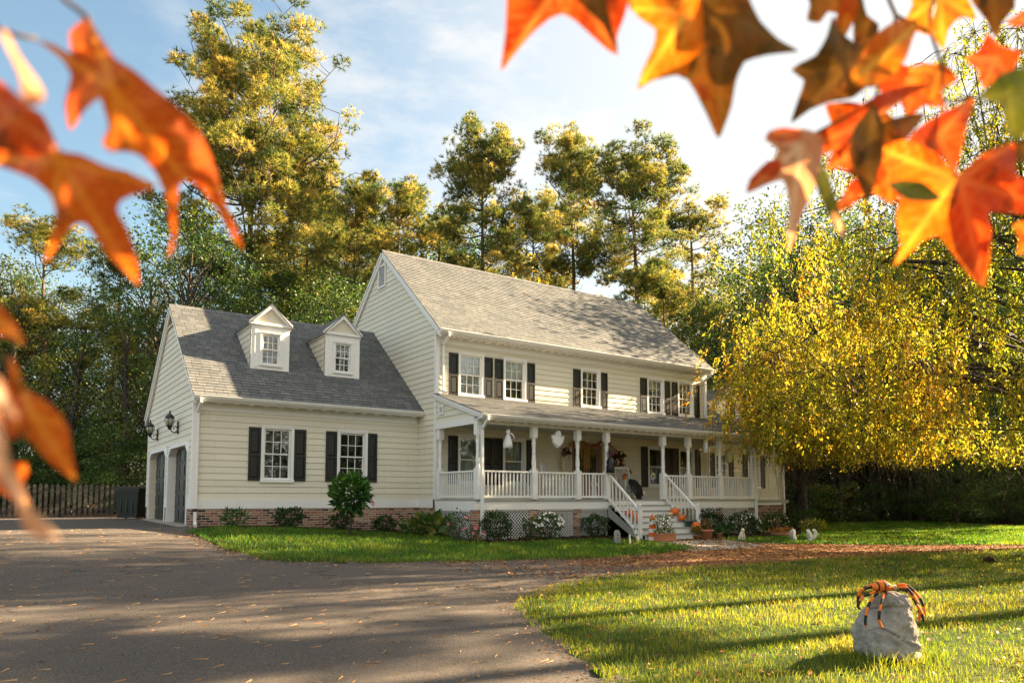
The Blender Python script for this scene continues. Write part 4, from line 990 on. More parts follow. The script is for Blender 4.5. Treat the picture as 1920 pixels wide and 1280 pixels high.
tree('pine_d', 560, 60, 330, 'pine_tree', 'pine behind the dormers, partly hidden by the broad tall pine', 'pine tree', wide=1.1)
tree('pine_thin', 815, 64, 370, 'pine_tree', 'small far pine left of the two trunk pine', 'pine tree', wide=1.3)
tree('pine_thin', 1258, 50, 480, 'pine_tree', 'reddish pine trunk rising at the right slope of the main roof', 'pine tree', wide=1.0)
tree('oak', 335, 38, 395, 'broadleaf_tree', 'dark green broadleaf tree directly behind the garage peak', 'tree', wide=1.0)
tree('maple', 590, 46, 510, 'broadleaf_tree', 'green broadleaf tree behind the garage roof between the dormers', 'tree', wide=1.2)
tree('oak', 470, 44, 500, 'broadleaf_tree', 'dark broadleaf tree behind the first dormer', 'tree', wide=1.0)
tree('thin_tree', 130, 41, 545, 'broadleaf_tree', 'airy yellow green tree behind the picket fence', 'tree', wide=1.1)
tree('thin_tree', 30, 44, 470, 'broadleaf_tree', 'airy green tree at the far left edge behind orange leaves', 'tree', wide=1.2)
tree('thin_tree', 240, 37, 560, 'broadleaf_tree', 'narrow tree beside the garage behind the waste bin', 'tree', wide=.8)
tree('oak', 1345, 46, 560, 'broadleaf_tree', 'dark green tree behind the right end of the house', 'tree', wide=1.0)
tree('maple', 1395, 39, 660, 'broadleaf_tree', 'small bright green tree against the wing of the house', 'tree', wide=.9)
# the forest behind: kinds repeat
FOREST = 'trees of the wood behind the house'
rr = random.Random(11)
kinds = ['tall_oak', 'pine_d', 'pine_c', 'oak', 'pine_d', 'pine_thin', 'tall_oak', 'gold_tree']
LBL = dict(pine_c='high crowned pine in the wood behind the house', tall_oak='tall broadleaf tree in the wood behind the house', pine_d='full pine in the wood behind the house', maple='rounded green broadleaf tree in the wood behind the house', oak='dense dark broadleaf tree in the wood behind the house', thin_tree='airy yellowish broadleaf tree in the wood behind the house', pine_thin='thin crowned pine in the wood behind the house', gold_tree='yellow leaved tree in the wood behind the house')
def skyline(u):  # rough tree-top row of the wood in the photograph
    return float(np.interp(u, [-200, 0, 120, 200, 300, 420, 640, 760, 1000, 1130, 1300, 1420, 1600, 2200], [520, 590, 690, 700, 560, 470, 430, 440, 500, 570, 480, 420, 380, 350]))
for i, u in enumerate(np.linspace(-180, 1480, 34)):
    k = kinds[i % len(kinds)] if rr.random() < .8 else rr.choice(kinds)
    r = rr.uniform(58, 84); v = skyline(u) + rr.uniform(-40, 90)
    if 1085 < u < 1180: v = 560 + rr.uniform(0, 40)
    tree(k, u + rr.uniform(-20, 20), r, v, 'pine_tree' if 'pine' in k else 'broadleaf_tree', LBL[k], 'pine tree' if 'pine' in k else 'tree', FOREST + ', ' + k.replace('_', ' '), wide=rr.uniform(.9, 1.25))
for i, u in enumerate(np.linspace(-160, 1440, 30)):   # lower layer
    tree('understory' if rr.random() < .7 else 'bush_y', u + rr.uniform(-18, 18), rr.uniform(46, 56), rr.uniform(770, 860), 'understory_shrub', 'wild shrub at the foot of the wood behind the house', 'shrub', 'wild shrubs at the foot of the wood', wide=rr.uniform(1.2, 1.7))
for u, r, v in ((-60, 52, 470), (10, 55, 500), (70, 57, 520), (150, 54, 590), (225, 50, 540), (285, 47, 470)):
    tree('tall_oak', u, r, v, 'broadleaf_tree', 'dark tall tree some way behind the picket fence', 'tree', 'dark trees behind the picket fence', wide=1.15)
for u in (-40, 30, 95, 150, 215, 262):
    tree('understory', u, rr.uniform(35, 41), rr.uniform(770, 850), 'understory_shrub', 'wild shrub growing just behind the picket fence', 'shrub', 'wild shrubs behind the picket fence', wide=1.2)
# wood at the right
FR = 'trees of the wood right of the house'
for i, u in enumerate(np.linspace(1480, 2150, 17)):
    k = ['tall_oak', 'tall_oak', 'oak', 'tall_oak', 'gold_tree'][i % 5]; r = 43 + (i * 7 % 13) + rr.uniform(0, 3)
    tree(k, u + rr.uniform(-14, 14), r, rr.uniform(330, 470), 'broadleaf_tree', {'tall_oak': 'tall dark trunked tree in the wood right of the house', 'oak': 'dense dark tree in the wood right of the house', 'gold_tree': 'yellow leaved tree in the wood right of the house'}[k], 'tree', FR + ', ' + k.replace('_', ' '), wide=rr.uniform(.8, 1.0))
for i, u in enumerate(np.linspace(1490, 2150, 17)):
    tree('understory' if i % 4 else 'bush_y', u + rr.uniform(-10, 10), 42.5 + (i * 5 % 7), rr.uniform(840, 915), 'understory_shrub', 'wild shrub at the dark edge of the wood right of the house', 'shrub', 'wild shrubs at the edge of the right hand wood', wide=rr.uniform(1.1, 1.6))
for i, u in enumerate(np.linspace(1480, 2200, 14)):
    tree('oak' if i % 3 else 'tall_oak', u, rr.uniform(60, 72), rr.uniform(520, 640), 'broadleaf_tree', 'hazy tree deep in the wood right of the house', 'tree', 'trees deep in the right hand wood', wide=1.3)
for i, u in enumerate(np.linspace(1470, 2200, 18)):
    tree('understory', u + rr.uniform(-10, 10), rr.uniform(54, 62), rr.uniform(700, 800), 'understory_shrub', 'shrubby growth deep in the wood right of the house', 'shrub', 'shrubby growth deep in the right hand wood', wide=rr.uniform(1.2, 1.6))
# trees beyond the right edge of the frame and behind the photographer (they shade the drive and show in the panes)
for k, x, y, h in (('pine_c', 15.5, -15.6, 20.5), ('pine_b', 19.5, -18.9, 23), ('maple', 17.5, -13.6, 9.5), ('oak', 30, -6, 12), ('thin_tree', 10.5, -19.4, 7.0), ('thin_tree', 19.5, -15.2, 9.5), ('thin_tree', 24, -18.5, 12), ('thin_tree', 14.5, -17.2, 7.2), ('thin_tree', 22, -16.8, 9.5), ('oak', 26, -27, 15), ('oak', 2, 12.4, 11.0), ('oak', 22.3, 2.2, 16.5)):  # the unseen oak behind the house is added to shade the fence
    tree(k, 0, 0, 0, 'pine_tree' if 'pine' in k else 'broadleaf_tree', 'tall pine out of view casting shade on the drive' if 'pine' in k else 'leafy tree hidden from view, casting shade on house and yard', 'tree', 'shade pines out of view' if 'pine' in k else 'shade trees out of view', xy=(x, y), h=h, wide=1.35 if 'pine' in k else 1)
for i, x in enumerate(np.linspace(-26, 40, 9)):
    tree(['oak', 'gold_tree', 'oak'][i % 3], 0, 0, 0, 'broadleaf_tree', 'tree standing behind the photographer, seen only in the window panes', 'tree', 'trees behind the photographer', xy=(x + 3 * (i % 2), -43 - 4 * (i % 3)), h=15 + 2 * (i % 3), wide=1.5)

for i, x in enumerate(np.linspace(-20, 46, 16)):
    tree('understory', 0, 0, 0, 'understory_shrub', 'wild shrub behind the photographer, seen only in the window panes', 'shrub', 'wild shrubs behind the photographer', xy=(x, -40 - 4 * (i % 2)), h=6, wide=1.3)
# ---- the golden willow oak overhanging from the right
def golden_oak():
    rg = np.random.default_rng(23); X, Y, Z = place(2045, 24); T = np.array([X, Y, Z]); H = 17.0
    cs, sn = math.cos(YAW), math.sin(YAW); left = np.array([-cs, sn, 0]); back = np.array([sn, cs, 0]); up = np.array([0, 0, 1.0])
    zz = np.linspace(-.3, H * .9, 11); ax = np.stack([.5 * np.sin(zz / 5), .4 * np.cos(zz / 4) - .4, zz], 1); paths = [(ax, .40 * (1 - .82 * np.clip(zz, 0, None) / H))]
    axis = lambda z: np.array([np.interp(z, zz, ax[:, 0]), np.interp(z, zz, ax[:, 1]), z])
    # clump centres spread through the crown's volume: a to the left, b away from the photographer
    cl = []
    while len(cl) < 212:
        a, b, z = rg.uniform(-4, 13.6), rg.uniform(-3.2, 9.5), rg.uniform(2.9, 18.4)
        e = (a / 10.9) ** 2 + ((z - 5.5) / (13.2 if z > 5.5 else 4.2)) ** 2 + ((b - 3) / 7.2) ** 2
        if .16 < e < 1 and not (z > 9.5 and b > 2.6) and rg.random() < (.35 + .65 * e) * (1 if z < 9.2 else (.36 if a > 3.6 else .95)): cl.append(left * a + back * b + up * z)
    cl = np.array(cl); far = cl[np.argsort(-np.hypot(cl[:, 0], cl[:, 1]))]
    mains = []
    for k in range(17):
        q = far[k * 6] ; z0 = float(np.clip(q[2] * .62 + rg.uniform(-.6, 1.2), 3.0, H * .8)); p0 = axis(z0); n = 11; s = np.linspace(0, 1, n)[:, None]
        arch = up * (np.sin(np.pi * s ** .8) * (1.3 + .10 * np.linalg.norm(q - p0))); wob = np.cumsum(rg.normal(0, .17, (n, 3)), 0) * np.sin(np.pi * s)
        P = p0 * (1 - s) + q * s + arch + wob; mains.append(P); ln = np.linalg.norm(q - p0); paths.append((P, (.03 + .0075 * ln) * (1 - .86 * s[:, 0])))
    MP = np.concatenate(mains)
    pal = np.array([(.17, .21, .022), (.30, .31, .03), (.46, .37, .035), (.58, .37, .03), (.62, .29, .024), (.54, .18, .018)]); C, D, G = [], [], []
    for c in cl:
        d = np.linalg.norm(MP - c, axis=1); j = int(np.argmin(d)); p0 = MP[max(0, j - 1)]; md = (p0 + c) / 2 + rg.normal(0, .25, 3) + up * .25
        top = c + up * .35; paths.append((np.array([p0, p0 * .5 + md * .5 + rg.normal(0, .08, 3), md, (md + top) / 2 + rg.normal(0, .12, 3), top]), np.array([.040, .034, .026, .018, .010])))
        lat_ = float(c @ left); ch = 1.2 + .13 * (lat_ - 5) + .05 * (7 - c[2]) + .35 + rg.normal(0, .75); ns = int(rg.integers(15, 31)); sg = rg.uniform(.55, 1.0)
        for _ in range(ns):
            p = c + rg.normal(0, 1, 3) * np.array([sg, sg, .42]); L_ = rg.uniform(.55, 1.9) * (1.15 if c[2] < 6 else .9); so = rg.normal(0, .3, 2); w = np.linspace(0, 1, 5)[:, None]
            tw = p + np.concatenate([so[None] * w * L_ * .8, -(w ** 1.5) * L_], 1); paths.append((tw, .008 * (1 - .7 * w[:, 0])))
            if rg.random() < .5: paths.append((np.array([top, (top + p) / 2 + up * .12, p]), np.array([.011, .009, .007])))
            m_ = int(24 * L_ * rg.uniform(.7, 1.2)) + 4; f = rg.uniform(0, 1, m_); q = np.stack([np.interp(f, w[:, 0], tw[:, k]) for k in range(3)], 1) + rg.normal(0, .055, (m_, 3)); C.append(q)
            D.append(np.repeat(np.array([[so[0], so[1], -.75]]), m_, 0)); G.append(pal[np.clip(ch + rg.normal(0, .35) + rg.normal(0, .6, m_), 0, 5).astype(int)])
    C, D, G = np.concatenate(C), np.concatenate(D), np.concatenate(G); keep = C[:, 2] > 2.7 + .7 * rg.random(len(C)); C, D, G = C[keep], D[keep], G[keep]
    V, F, Cc = leaf_quads(C, rg, .15, .36, G, droop=D)
    t = thing('willow_oak', 'golden leaved tree with drooping branches overhanging the right side of the house', 'tree', tuple(T)); tv, tf = tube_np(paths, 5)
    link('trunk', np_mesh('trunk', tv, tf, M['bark'], smooth=True), t); link('crown', np_mesh('crown', V, F, M['gold_leaves'], Cc), t); return len(C)
print('golden leaves', golden_oak())
# ================================================================== YARD AND PORCH OBJECTS
M['pumpkin'] = mat_plain('pumpkin_skin', (.70, .14, .008), .45, .15, 12); M['stem'] = mat_plain('pumpkin_stem', (.16, .12, .04), .8)
M['terracotta'] = mat_plain('terracotta', (.42, .17, .08), .8, .15, 8); M['soil'] = mat_plain('potting_soil', (.03, .018, .01), .95); M['green_pot'] = mat_plain('green_glaze', (.07, .12, .11), .35, .2, 9)
M['ghost'] = mat_plain('ghost_cloth', (.80, .80, .82), .7, .06, 9); M['stone'] = mat_plain('grey_stone', (.30, .29, .27), .9, .25, 7, .5, 50); M['chairpaint'] = mat_plain('white_chair_paint', (.74, .72, .68), .5, .06, 8)
M['black_cloth'] = mat_plain('black_cloth', (.012, .012, .013), .6, .3, 8); M['plastic'] = mat_plain('dark_green_plastic', (.012, .02, .016), .45, .2, 5); M['bone'] = mat_plain('bone_white', (.68, .64, .55), .6, .12, 12)
M['fence'] = mat_plain('weathered_shaded_wood', (.045, .04, .034), .9, .35, 5, .4, 30); M['orange'] = mat_plain('orange_plush', (.72, .16, .012), .8, .12, 40, .4, 120); M['black_plush'] = mat_plain('black_plush', (.012, .011, .012), .85, .2, 40, .4, 120)  # fence wood darkened in colour to stand in for shade
M['yellow'] = mat_plain('candy_yellow', (.75, .45, .06), .5); M['lampglass'] = mat_plain('lamp_glass', (.35, .33, .27), .15, .1, 5); M['purple'] = mat_plain('purple_cloth', (.10, .03, .09), .6); M['straw'] = mat_plain('straw_cream', (.62, .52, .36), .8, .15, 20)
M['paper'] = mat_plain('paper_lantern', (.62, .62, .30), .7); M['flower_white'] = mat_plain('white_petal', (.82, .80, .72), .6); M['flower_pink'] = mat_plain('pink_petal', (.62, .18, .24), .6); M['flower_red'] = mat_plain('coral_petal', (.75, .10, .04), .6)
M['shrub'] = mat_foliage('shrub_leaves', .3, .45)

def px_front(u, v, y=-2.2):   # point seen at (u, v) on the plane y
    d = ray(u, v); return CAM + d * ((y - CAM[1]) / d[1])
def gnd(x, y, dz=.045): return (x, y, float(terr(x, y)) + dz)

# ---- lanterns on the garage gable
def lantern(y, z, label):
    t = thing('wall_lantern', label, 'lantern', (-LG - .03, y, z), 0, 'black carriage lanterns over the garage doors')
    m = MB(); m.box(-.02, .01, -.06, .06, -.20, .16); m.build('back_plate', 'iron', t, local=True)
    m = MB(); m.tube([(-.02, 0, -.12), (-.08, 0, -.17), (-.16, 0, -.14), (-.2, 0, -.06), (-.22, 0, -.02)], .016, 6); m.tube([(-.02, 0, -.02), (-.07, 0, .03), (-.12, 0, -.02), (-.09, 0, -.08)], .012, 6); m.build('bracket', 'iron', t, local=True)
    m = MB((-.22, 0, 0)); m.lathe((0, 0, 0), [(.02, -.09), (.05, -.05), (.06, -.01), (.10, .02), (.095, .035)], 10); m.lathe((0, 0, .27), [(.13, -.02), (.135, 0), (.09, .06), (.04, .10), (.02, .13), (.03, .16), (.004, .21)], 10)
    for k in range(6):
        a = k * math.pi / 3; m.tube([(.095 * math.cos(a), .095 * math.sin(a), .03), (.135 * math.cos(a), .135 * math.sin(a), .16), (.12 * math.cos(a), .12 * math.sin(a), .27)], .008, 4)
    m.build('lantern_cage', 'iron', t, local=True)
    m = MB((-.22, 0, 0)); m.lathe((0, 0, .035), [(.07, 0), (.115, .12), (.1, .215)], 12); m.build('lantern_glass', 'lampglass', t, local=True)
lantern(3.16, 3.15, 'black carriage lantern above the garage door nearer to the front corner'); lantern(6.47, 3.17, 'black carriage lantern above the farther garage door at the back')
for x, lb in ((5.06, 'small black bell shaped porch lamp left of the front door'), (7.66, 'small black bell shaped porch lamp right of the front door')):
    t = thing('porch_lamp', lb, 'lamp', (x, -.06, 2.72), 0, 'porch lamps beside the front door')
    m = MB(); m.box(-.05, .05, .0, .035, -.08, .1); m.tube([(0, 0, .04), (0, -.10, .10), (0, -.2, .08), (0, -.22, .02)], .014, 6); m.build('lamp_arm', 'iron', t, local=True)
    m = MB(); m.lathe((0, -.22, -.12), [(.14, 0), (.12, .03), (.06, .10), (.03, .14), (.01, .15)], 12); m.build('lamp_shade', 'iron', t, local=True)

# ---- rocking chairs
def rocking_chair(loc, rz, label):
    t = thing('rocking_chair', label, 'chair', loc, rz, 'white rocking chairs on the porch')   # front of chair towards local -y
    P = 'chairpaint'
    m = MB()
    for i in range(5): m.box(-.26, .26, -.26 + i * .1, -.18 + i * .1, .40 - i * .008, .425 - i * .008)
    m.build('seat', P, t, local=True)
    m = MB(); 
    for i in range(7): x = -.21 + i * .07; m.bar((x, .24, .42), (x, .44, 1.10), .045, .014, (1, 0, 0))
    m.bar((-.27, .45, 1.12), (.27, .45, 1.12), .03, .09); m.bar((-.25, .25, .47), (.25, .25, .47), .03, .05); m.build('backrest', P, t, local=True)
    for s in (-1, 1):
        m = MB(); m.bar((s * .28, -.22, .05), (s * .28, -.24, .64), .045, .045, (1, 0, 0)); m.build('leg', P, t, local=True)
        m = MB(); m.bar((s * .28, .2, .06), (s * .28, .46, 1.12), .045, .045, (1, 0, 0)); m.build('leg', P, t, local=True)
        m = MB(); m.box(s * .30 - .05, s * .30 + .05, -.32, .30, .64, .665); m.build('armrest', P, t, local=True)
        m = MB(); q = [(s * .28, -.45 + i * .1, .012 + .55 * ((-.45 + i * .1 - .02) ** 2) * .5) for i in range(11)]
        for a, b in zip(q[:-1], q[1:]): m.bar(a, b, .035, .05)
        m.build('rocker', P, t, local=True)
    return t
a = px_front(1042, 935, -1.0); rocking_chair((a[0], -1.05, FL + .01), R(38), 'white rocking chair left of the front door behind the railing')
a = px_front(1182, 930, -.9); c2 = (a[0], -.8, FL + .01); rocking_chair(c2, R(-12), 'white rocking chair right of the front door with a black umbrella on the seat')
# black umbrella resting on the seat of the second chair
t = thing('black_umbrella', 'open black umbrella resting on the right hand rocking chair', 'umbrella', (c2[0] + .10, c2[1] - .28, FL + .36)); t.rotation_euler = (R(62), R(14), R(20))
m = MB(); n = 8; rings = []
for r_, z_ in ((.02, .20), (.18, .17), (.34, .09), (.44, -.02)): rings.append([m.p(r_ * math.cos(2 * math.pi * j / 16), r_ * math.sin(2 * math.pi * j / 16), z_ - (.035 if j % 2 else 0) * r_ / .44) for j in range(16)])
for k in range(3):
    for j in range(16): m.face([rings[k][j], rings[k][(j + 1) % 16], rings[k + 1][(j + 1) % 16], rings[k + 1][j]])
m.face(rings[0]); m.build('canopy', 'black_cloth', t, recalc=False, local=True)
m = MB(); m.tube([(0, 0, .22), (0, 0, -.3)], .009, 6); m.tube([(0, 0, -.3), (0, .03, -.34), (0, .07, -.32)], .012, 6); m.build('shaft', 'iron', t, local=True)
t = thing('skull_garland', 'small orange scarecrow face hung on the back of the right hand rocking chair', 'ornament', (c2[0] - .02, c2[1] + .20, FL + .80)); m = MB(); m.lathe((0, -.03, 0), [(.01, -.13), (.05, -.09), (.08, -.02), (.085, .05), (.05, .11), (.01, .13)], 10, sy=.5); m.build('face', 'orange', t, local=True); m = MB(); m.bar((-.12, -.07, .04), (.12, -.07, .09), .03, .03); m.build('hat_brim', 'black_cloth', t, local=True)

# ---- hanging ghosts under the porch beam
def ghost_flat(x, z, sc, label, rz=0):
    t = thing('ghost_decoration', label, 'ghost', (x, -PD - .02, z), rz, 'white ghosts hanging from the porch beam')
    o2 = [(0, .30), (.07, .27), (.10, .18), (.13, .08), (.20, .12), (.25, .14), (.24, .05), (.20, -.04), (.19, -.12), (.13, -.10), (.12, -.2), (.07, -.15), (.04, -.26), (-.01, -.18), (-.05, -.27), (-.08, -.16), (-.13, -.2), (-.14, -.10), (-.2, -.12), (-.21, -.02), (-.25, .05), (-.24, .15), (-.18, .10), (-.13, .08), (-.10, .18), (-.06, .27)]
    m = MB(); o2 = [(a * sc, b * sc) for a, b in o2]; n = len(o2)
    f = [m.p(a, -.03 - .03 * math.cos(a * 6), b) for a, b in o2]; k = [m.p(a, .03 + .03 * math.cos(a * 6), b) for a, b in o2]; cf = m.p(0, -.09, .05 * sc); ck = m.p(0, .09, .05 * sc)
    for i in range(n): j = (i + 1) % n; m.face([f[i], f[j], cf]); m.face([k[j], k[i], ck]); m.face([f[i], k[i], k[j], f[j]])
    m.build('ghost_body', 'ghost', t, local=True)
    m = MB(); m.tube([(0, 0, .28 * sc), (0, 0, 3.2 - z)], .004, 4); m.build('string', 'white', t, local=True)
    m = MB()
    for s in (-1, 1): m.lathe((s * .04 * sc, -.075, .13 * sc), [(.002, -.02), (.016, 0), (.002, .02)], 6)
    m.build('eyes', 'black_cloth', t, local=True)
g = px_front(1045, 824, -PD); ghost_flat(g[0], g[2], .92, 'wide white ghost with spread arms hanging left of the front door')
g = px_front(1322, 837, -PD); ghost_flat(g[0], g[2], .80, 'white ghost hanging at the right end of the porch', R(50))
g = px_front(952, 822, -PD); t = thing('ghost_decoration', 'white cloth ghost with one raised arm hanging near the left porch corner', 'ghost', (g[0], -PD - .02, g[2]), 0, 'white ghosts hanging from the porch beam')
m = MB(); m.lathe((0, 0, 0), [(.14, -.27), (.13, -.14), (.085, .02), (.055, .10), (.03, .13), (.058, .16), (.065, .20), (.05, .25), (.01, .27)], 12, rib=lambda a: 1 + .10 * math.cos(5 * a)); m.build('ghost_body', 'ghost', t, local=True)
m = MB(); m.tube([(.04, 0, .17), (.13, -.02, .13), (.19, -.02, .07), (.205, -.02, .0)], [.03, .026, .02, .022], 7); m.build('arm', 'ghost', t, local=True); m = MB(); m.tube([(0, 0, .26), (0, 0, 3.2 - g[2])], .004, 4); m.build('string', 'white', t, local=True)
g = px_front(1366, 855, -1.9); t = thing('paper_lantern', 'pale yellow paper lantern hanging at the right end of the porch', 'lantern', (g[0], -1.9, g[2])); m = MB(); m.lathe((0, 0, 0), [(.05, -.26), (.13, -.2), (.15, 0), (.13, .2), (.05, .26)], 12, rib=lambda a: 1 + .02 * math.cos(12 * a)); m.build('lantern_body', 'paper', t, local=True); m = MB(); m.tube([(0, 0, .26), (0, 0, 3.3 - g[2])], .004, 4); m.build('string', 'iron', t, local=True)

# ---- swag left of the door, wreath and garland, witch figure on post
t = thing('scarecrow_doll', 'cream cloth scarecrow doll hanging under the left porch lamp', 'doll', (4.98, -.12, 2.40))
m = MB(); m.lathe((0, 0, 0), [(.05, -.52), (.09, -.45), (.10, -.2), (.12, 0), (.10, .08), (.03, .12)], 9, sy=.6); m.bar((-.02, 0, .06), (-.16, -.02, -.08), .07, .06); m.bar((.02, 0, .06), (.14, -.02, .02), .07, .06); m.build('doll_body', 'straw', t, local=True)
m = MB(); m.lathe((0, -.01, .22), [(.01, -.10), (.08, -.05), (.095, .02), (.06, .10), (.01, .12)], 9); m.build('doll_head', 'stem', t, local=True)
def leafball(name, parent, R0, r1, n, cols, seed, size=.09, mat='shrub'):
    rg = np.random.default_rng(seed); a = rg.uniform(0, 6.283, n); o = rg.normal(0, r1, (n, 3)); C = np.stack([np.cos(a) * R0, 0 * a, np.sin(a) * R0], 1) + o
    V, F, Cc = leaf_quads(C, rg, size, .6, np.array(cols)[rg.integers(0, len(cols), n)]); return link(name, np_mesh(name, V, F, M[mat], Cc), parent)
t = thing('autumn_wreath', 'brown autumn leaf wreath under the right porch lamp', 'wreath', (7.46, -.14, 2.42)); leafball('wreath_leaves', t, .20, .055, 420, [(.10, .03, .015), (.22, .07, .02), (.05, .02, .012), (.35, .16, .04)], 3); m = MB(); m.lathe((0, -.03, 0), [(.01, -.16), (.06, -.1), (.07, .04), (.03, .14), (.01, .16)], 8, sy=.5); m.build('cream_bow', 'straw', t, local=True)
# orange leaf garland arching over the door
t = thing('leaf_garland', 'thin garland of orange leaves draped over the front door', 'garland', (6.12, -.10, 3.1)); pts = [(-1.15, 0, -.55), (-.85, 0, -.15), (-.5, 0, .06), (-.1, 0, -.10), (.3, 0, -.12), (.7, 0, .06), (.98, 0, -.02), (1.3, 0, -.35), (1.6, 0, -.75), (2.0, -.1, -1.1)]
rg = np.random.default_rng(9); PP = np.array(pts); u = rg.uniform(0, 9, 330); C = np.stack([np.interp(u, range(10), PP[:, c]) for c in range(3)], 1) + rg.normal(0, .03, (330, 3)) + np.array([0, -.03, 0])
V, F, Cc = leaf_quads(C, rg, .075, .6, np.array([(.55, .13, .02), (.40, .06, .015), (.25, .07, .02)])[rg.integers(0, 3, 330)]); link('garland_leaves', np_mesh('garland_leaves', V, F, M['shrub'], Cc), t); m = MB(); m.tube(pts, .008, 5); m.build('vine', 'stem', t, local=True)
t = thing('witch_doll', 'dark witch doll tied to the porch post at the head of the stairs', 'doll', (PX[3] + .02, -PD - .16, 2.02))
m = MB(); m.lathe((0, 0, 0), [(.15, -.12), (.14, .05), (.10, .25), (.08, .36), (.03, .40)], 10, rib=lambda a: 1 + .08 * math.cos(6 * a)); m.bar((.05, 0, .33), (.2, -.03, .16), .06, .05); m.bar((-.05, 0, .33), (-.17, -.03, .18), .06, .05); m.build('dress', 'black_cloth', t, local=True)
m = MB(); m.lathe((0, -.01, .47), [(.01, -.08), (.06, -.04), (.065, .02), (.03, .07)], 9); m.build('doll_head', 'purple', t, local=True); m = MB(); m.lathe((0, 0, .52), [(.13, 0), (.06, .012), (.045, .08), (.01, .2)], 9); m.build('hat', 'black_cloth', t, local=True)
a = px_front(1122, 925, -2.0); t = thing('white_figurine', 'small white figurine standing behind the railing by the door', 'figurine', (a[0] - .1, -1.9, FL)); m = MB(); m.lathe((0, 0, 0), [(.11, 0), (.12, .05), (.06, .45), (.045, .60), (.075, .66), (.08, .74), (.05, .84), (.01, .86)], 10); m.build('figurine_body', 'bone', t, local=True); m = MB(); m.bar((.04, 0, .58), (.16, -.05, .40), .04, .04); m.bar((-.04, 0, .58), (-.15, -.05, .45), .04, .04); m.build('arms', 'bone', t, local=True)

# ---- pumpkins on the stairs
def pumpkin(loc, r, label, tall=.85, rz=0.0):
    t = thing('pumpkin', label, 'pumpkin', loc, rz, 'orange pumpkins on the porch stairs')
    m = MB(); k = 12; prof = [(r * max(.04, math.sin(math.pi * i / k)) ** .8, r * tall * (1 - math.cos(math.pi * i / k))) for i in range(k + 1)]; prof[-1] = (r * .12, prof[-1][1] - r * .10)
    m.lathe((0, 0, 0), prof, 40, rib=lambda a: 1 - .09 * abs(math.sin(5 * a))); m.build('pumpkin_shell', 'pumpkin', t, local=True)
    m = MB(); h = 2 * r * tall; m.tube([(0, 0, h - r * .14), (0.01, 0, h + r * .2), (r * .14, 0, h + r * .42)], [r * .16, r * .10, r * .09], 7); m.build('pumpkin_stem', 'stem', t, local=True)
def step_z(k): return FL - RH * k
def step_y(k): return -PD - .02 - TD * (k - .5)
pumpkin((SX1 - .25, step_y(3), step_z(3)), .155, 'round orange pumpkin high on the right side of the stairs', .8); pumpkin((SX1 - .22, step_y(4) - .02, step_z(4)), .125, 'carved looking small orange pumpkin one step below the round one', .85, 1.0)
pumpkin((SX1 - .10, step_y(6) + .02, step_z(6)), .165, 'tall orange pumpkin on the lowest tread beside the right newel post', 1.05, .4); pumpkin((SX0 + .26, step_y(3), step_z(3)), .12, 'small orange pumpkin high on the left side of the stairs behind the balusters', .85, 2.0); pumpkin((SX0 + .32, step_y(4) - .03, step_z(4)), .16, 'long stemmed orange pumpkin behind the left stair railing', .95, 2.6)
t = thing('corn_gourd', 'pale yellow gourd lying beside the high right pumpkin', 'gourd', (SX1 - .46, step_y(3), step_z(3) + .055)); m = MB(); m.tube([(-.12, 0, 0), (-.05, 0, .0), (.03, 0, 0), (.10, 0, .01), (.16, 0, .03)], [.02, .055, .055, .03, .015], 9); m.build('gourd_body', 'straw', t, local=True)

# ---- shrubs and plants in the beds
def shrub(name, loc, rx, h, cols, n, size, label, cat='shrub', seed=0, flowers=None, nf=0, asp=.55, group=None, droop=None, round_=True, fs=.036):
    t = thing(name, label, cat, loc, 0, group); rg = np.random.default_rng(seed + 100)
    o = rg.normal(0, 1, (n, 3)); o /= np.linalg.norm(o, axis=1)[:, None]; rr = rg.uniform(.25, 1, (n, 1)) ** (.4 if round_ else .7)
    lump = 1 + .16 * np.sin(o[:, :1] * 5 + seed) * np.cos(o[:, 1:2] * 6 + seed * 2) + .1 * np.sin(o[:, 2:] * 9 + seed)
    C = o * rr * lump * np.array([rx, rx * .85, h * .5]) + np.array([0, 0, h * .52]); C[:, 2] = np.maximum(C[:, 2], .02)
    c = np.array(cols)[np.clip((rg.normal(.5, .25, n)) * len(cols), 0, len(cols) - 1).astype(int)]
    V, F, Cc = leaf_quads(C, rg, size, asp, c, upb=.8, droop=(o * .9 + np.array([0, 0, .5])) if droop is None else droop * np.ones((n, 1)) + o * .7); link('foliage', np_mesh('foliage', V, F, M['shrub'], Cc), t)
    paths = []
    for k in range(7):
        a = k * 2.4; paths.append((np.array([(0.03 * math.cos(a), .03 * math.sin(a), -.03), (rx * .3 * math.cos(a), rx * .3 * math.sin(a), h * .35), (rx * .6 * math.cos(a), rx * .5 * math.sin(a), h * .75)]), np.array([.014, .010, .005])))
    tv, tf = tube_np(paths, 5); link('stems', np_mesh('stems', tv, tf, M['bark']), t)
    if flowers:
        o = rg.normal(0, 1, (nf, 3)); o[:, 2] = abs(o[:, 2]) * .8; o[:, 1] = -abs(o[:, 1]); o /= np.linalg.norm(o, axis=1)[:, None]; C = o * np.array([rx, rx * .85, h * .5]) * 1.04 + np.array([0, 0, h * .52])
        for q in C:
            m = MB()
            for p_ in range(5):
                a = p_ * 1.2566; m.prism([(q[0], q[1], q[2]), (q[0] + fs * math.cos(a), q[1] - .02, q[2] + fs * math.sin(a)), (q[0] + fs * 1.1 * math.cos(a + .6), q[1] - .03, q[2] + fs * 1.1 * math.sin(a + .6)), (q[0] + fs * math.cos(a + 1.1), q[1] - .02, q[2] + fs * math.sin(a + 1.1))], (0, -.006, 0))
            m.build('flower', flowers, t, local=True)
    return t
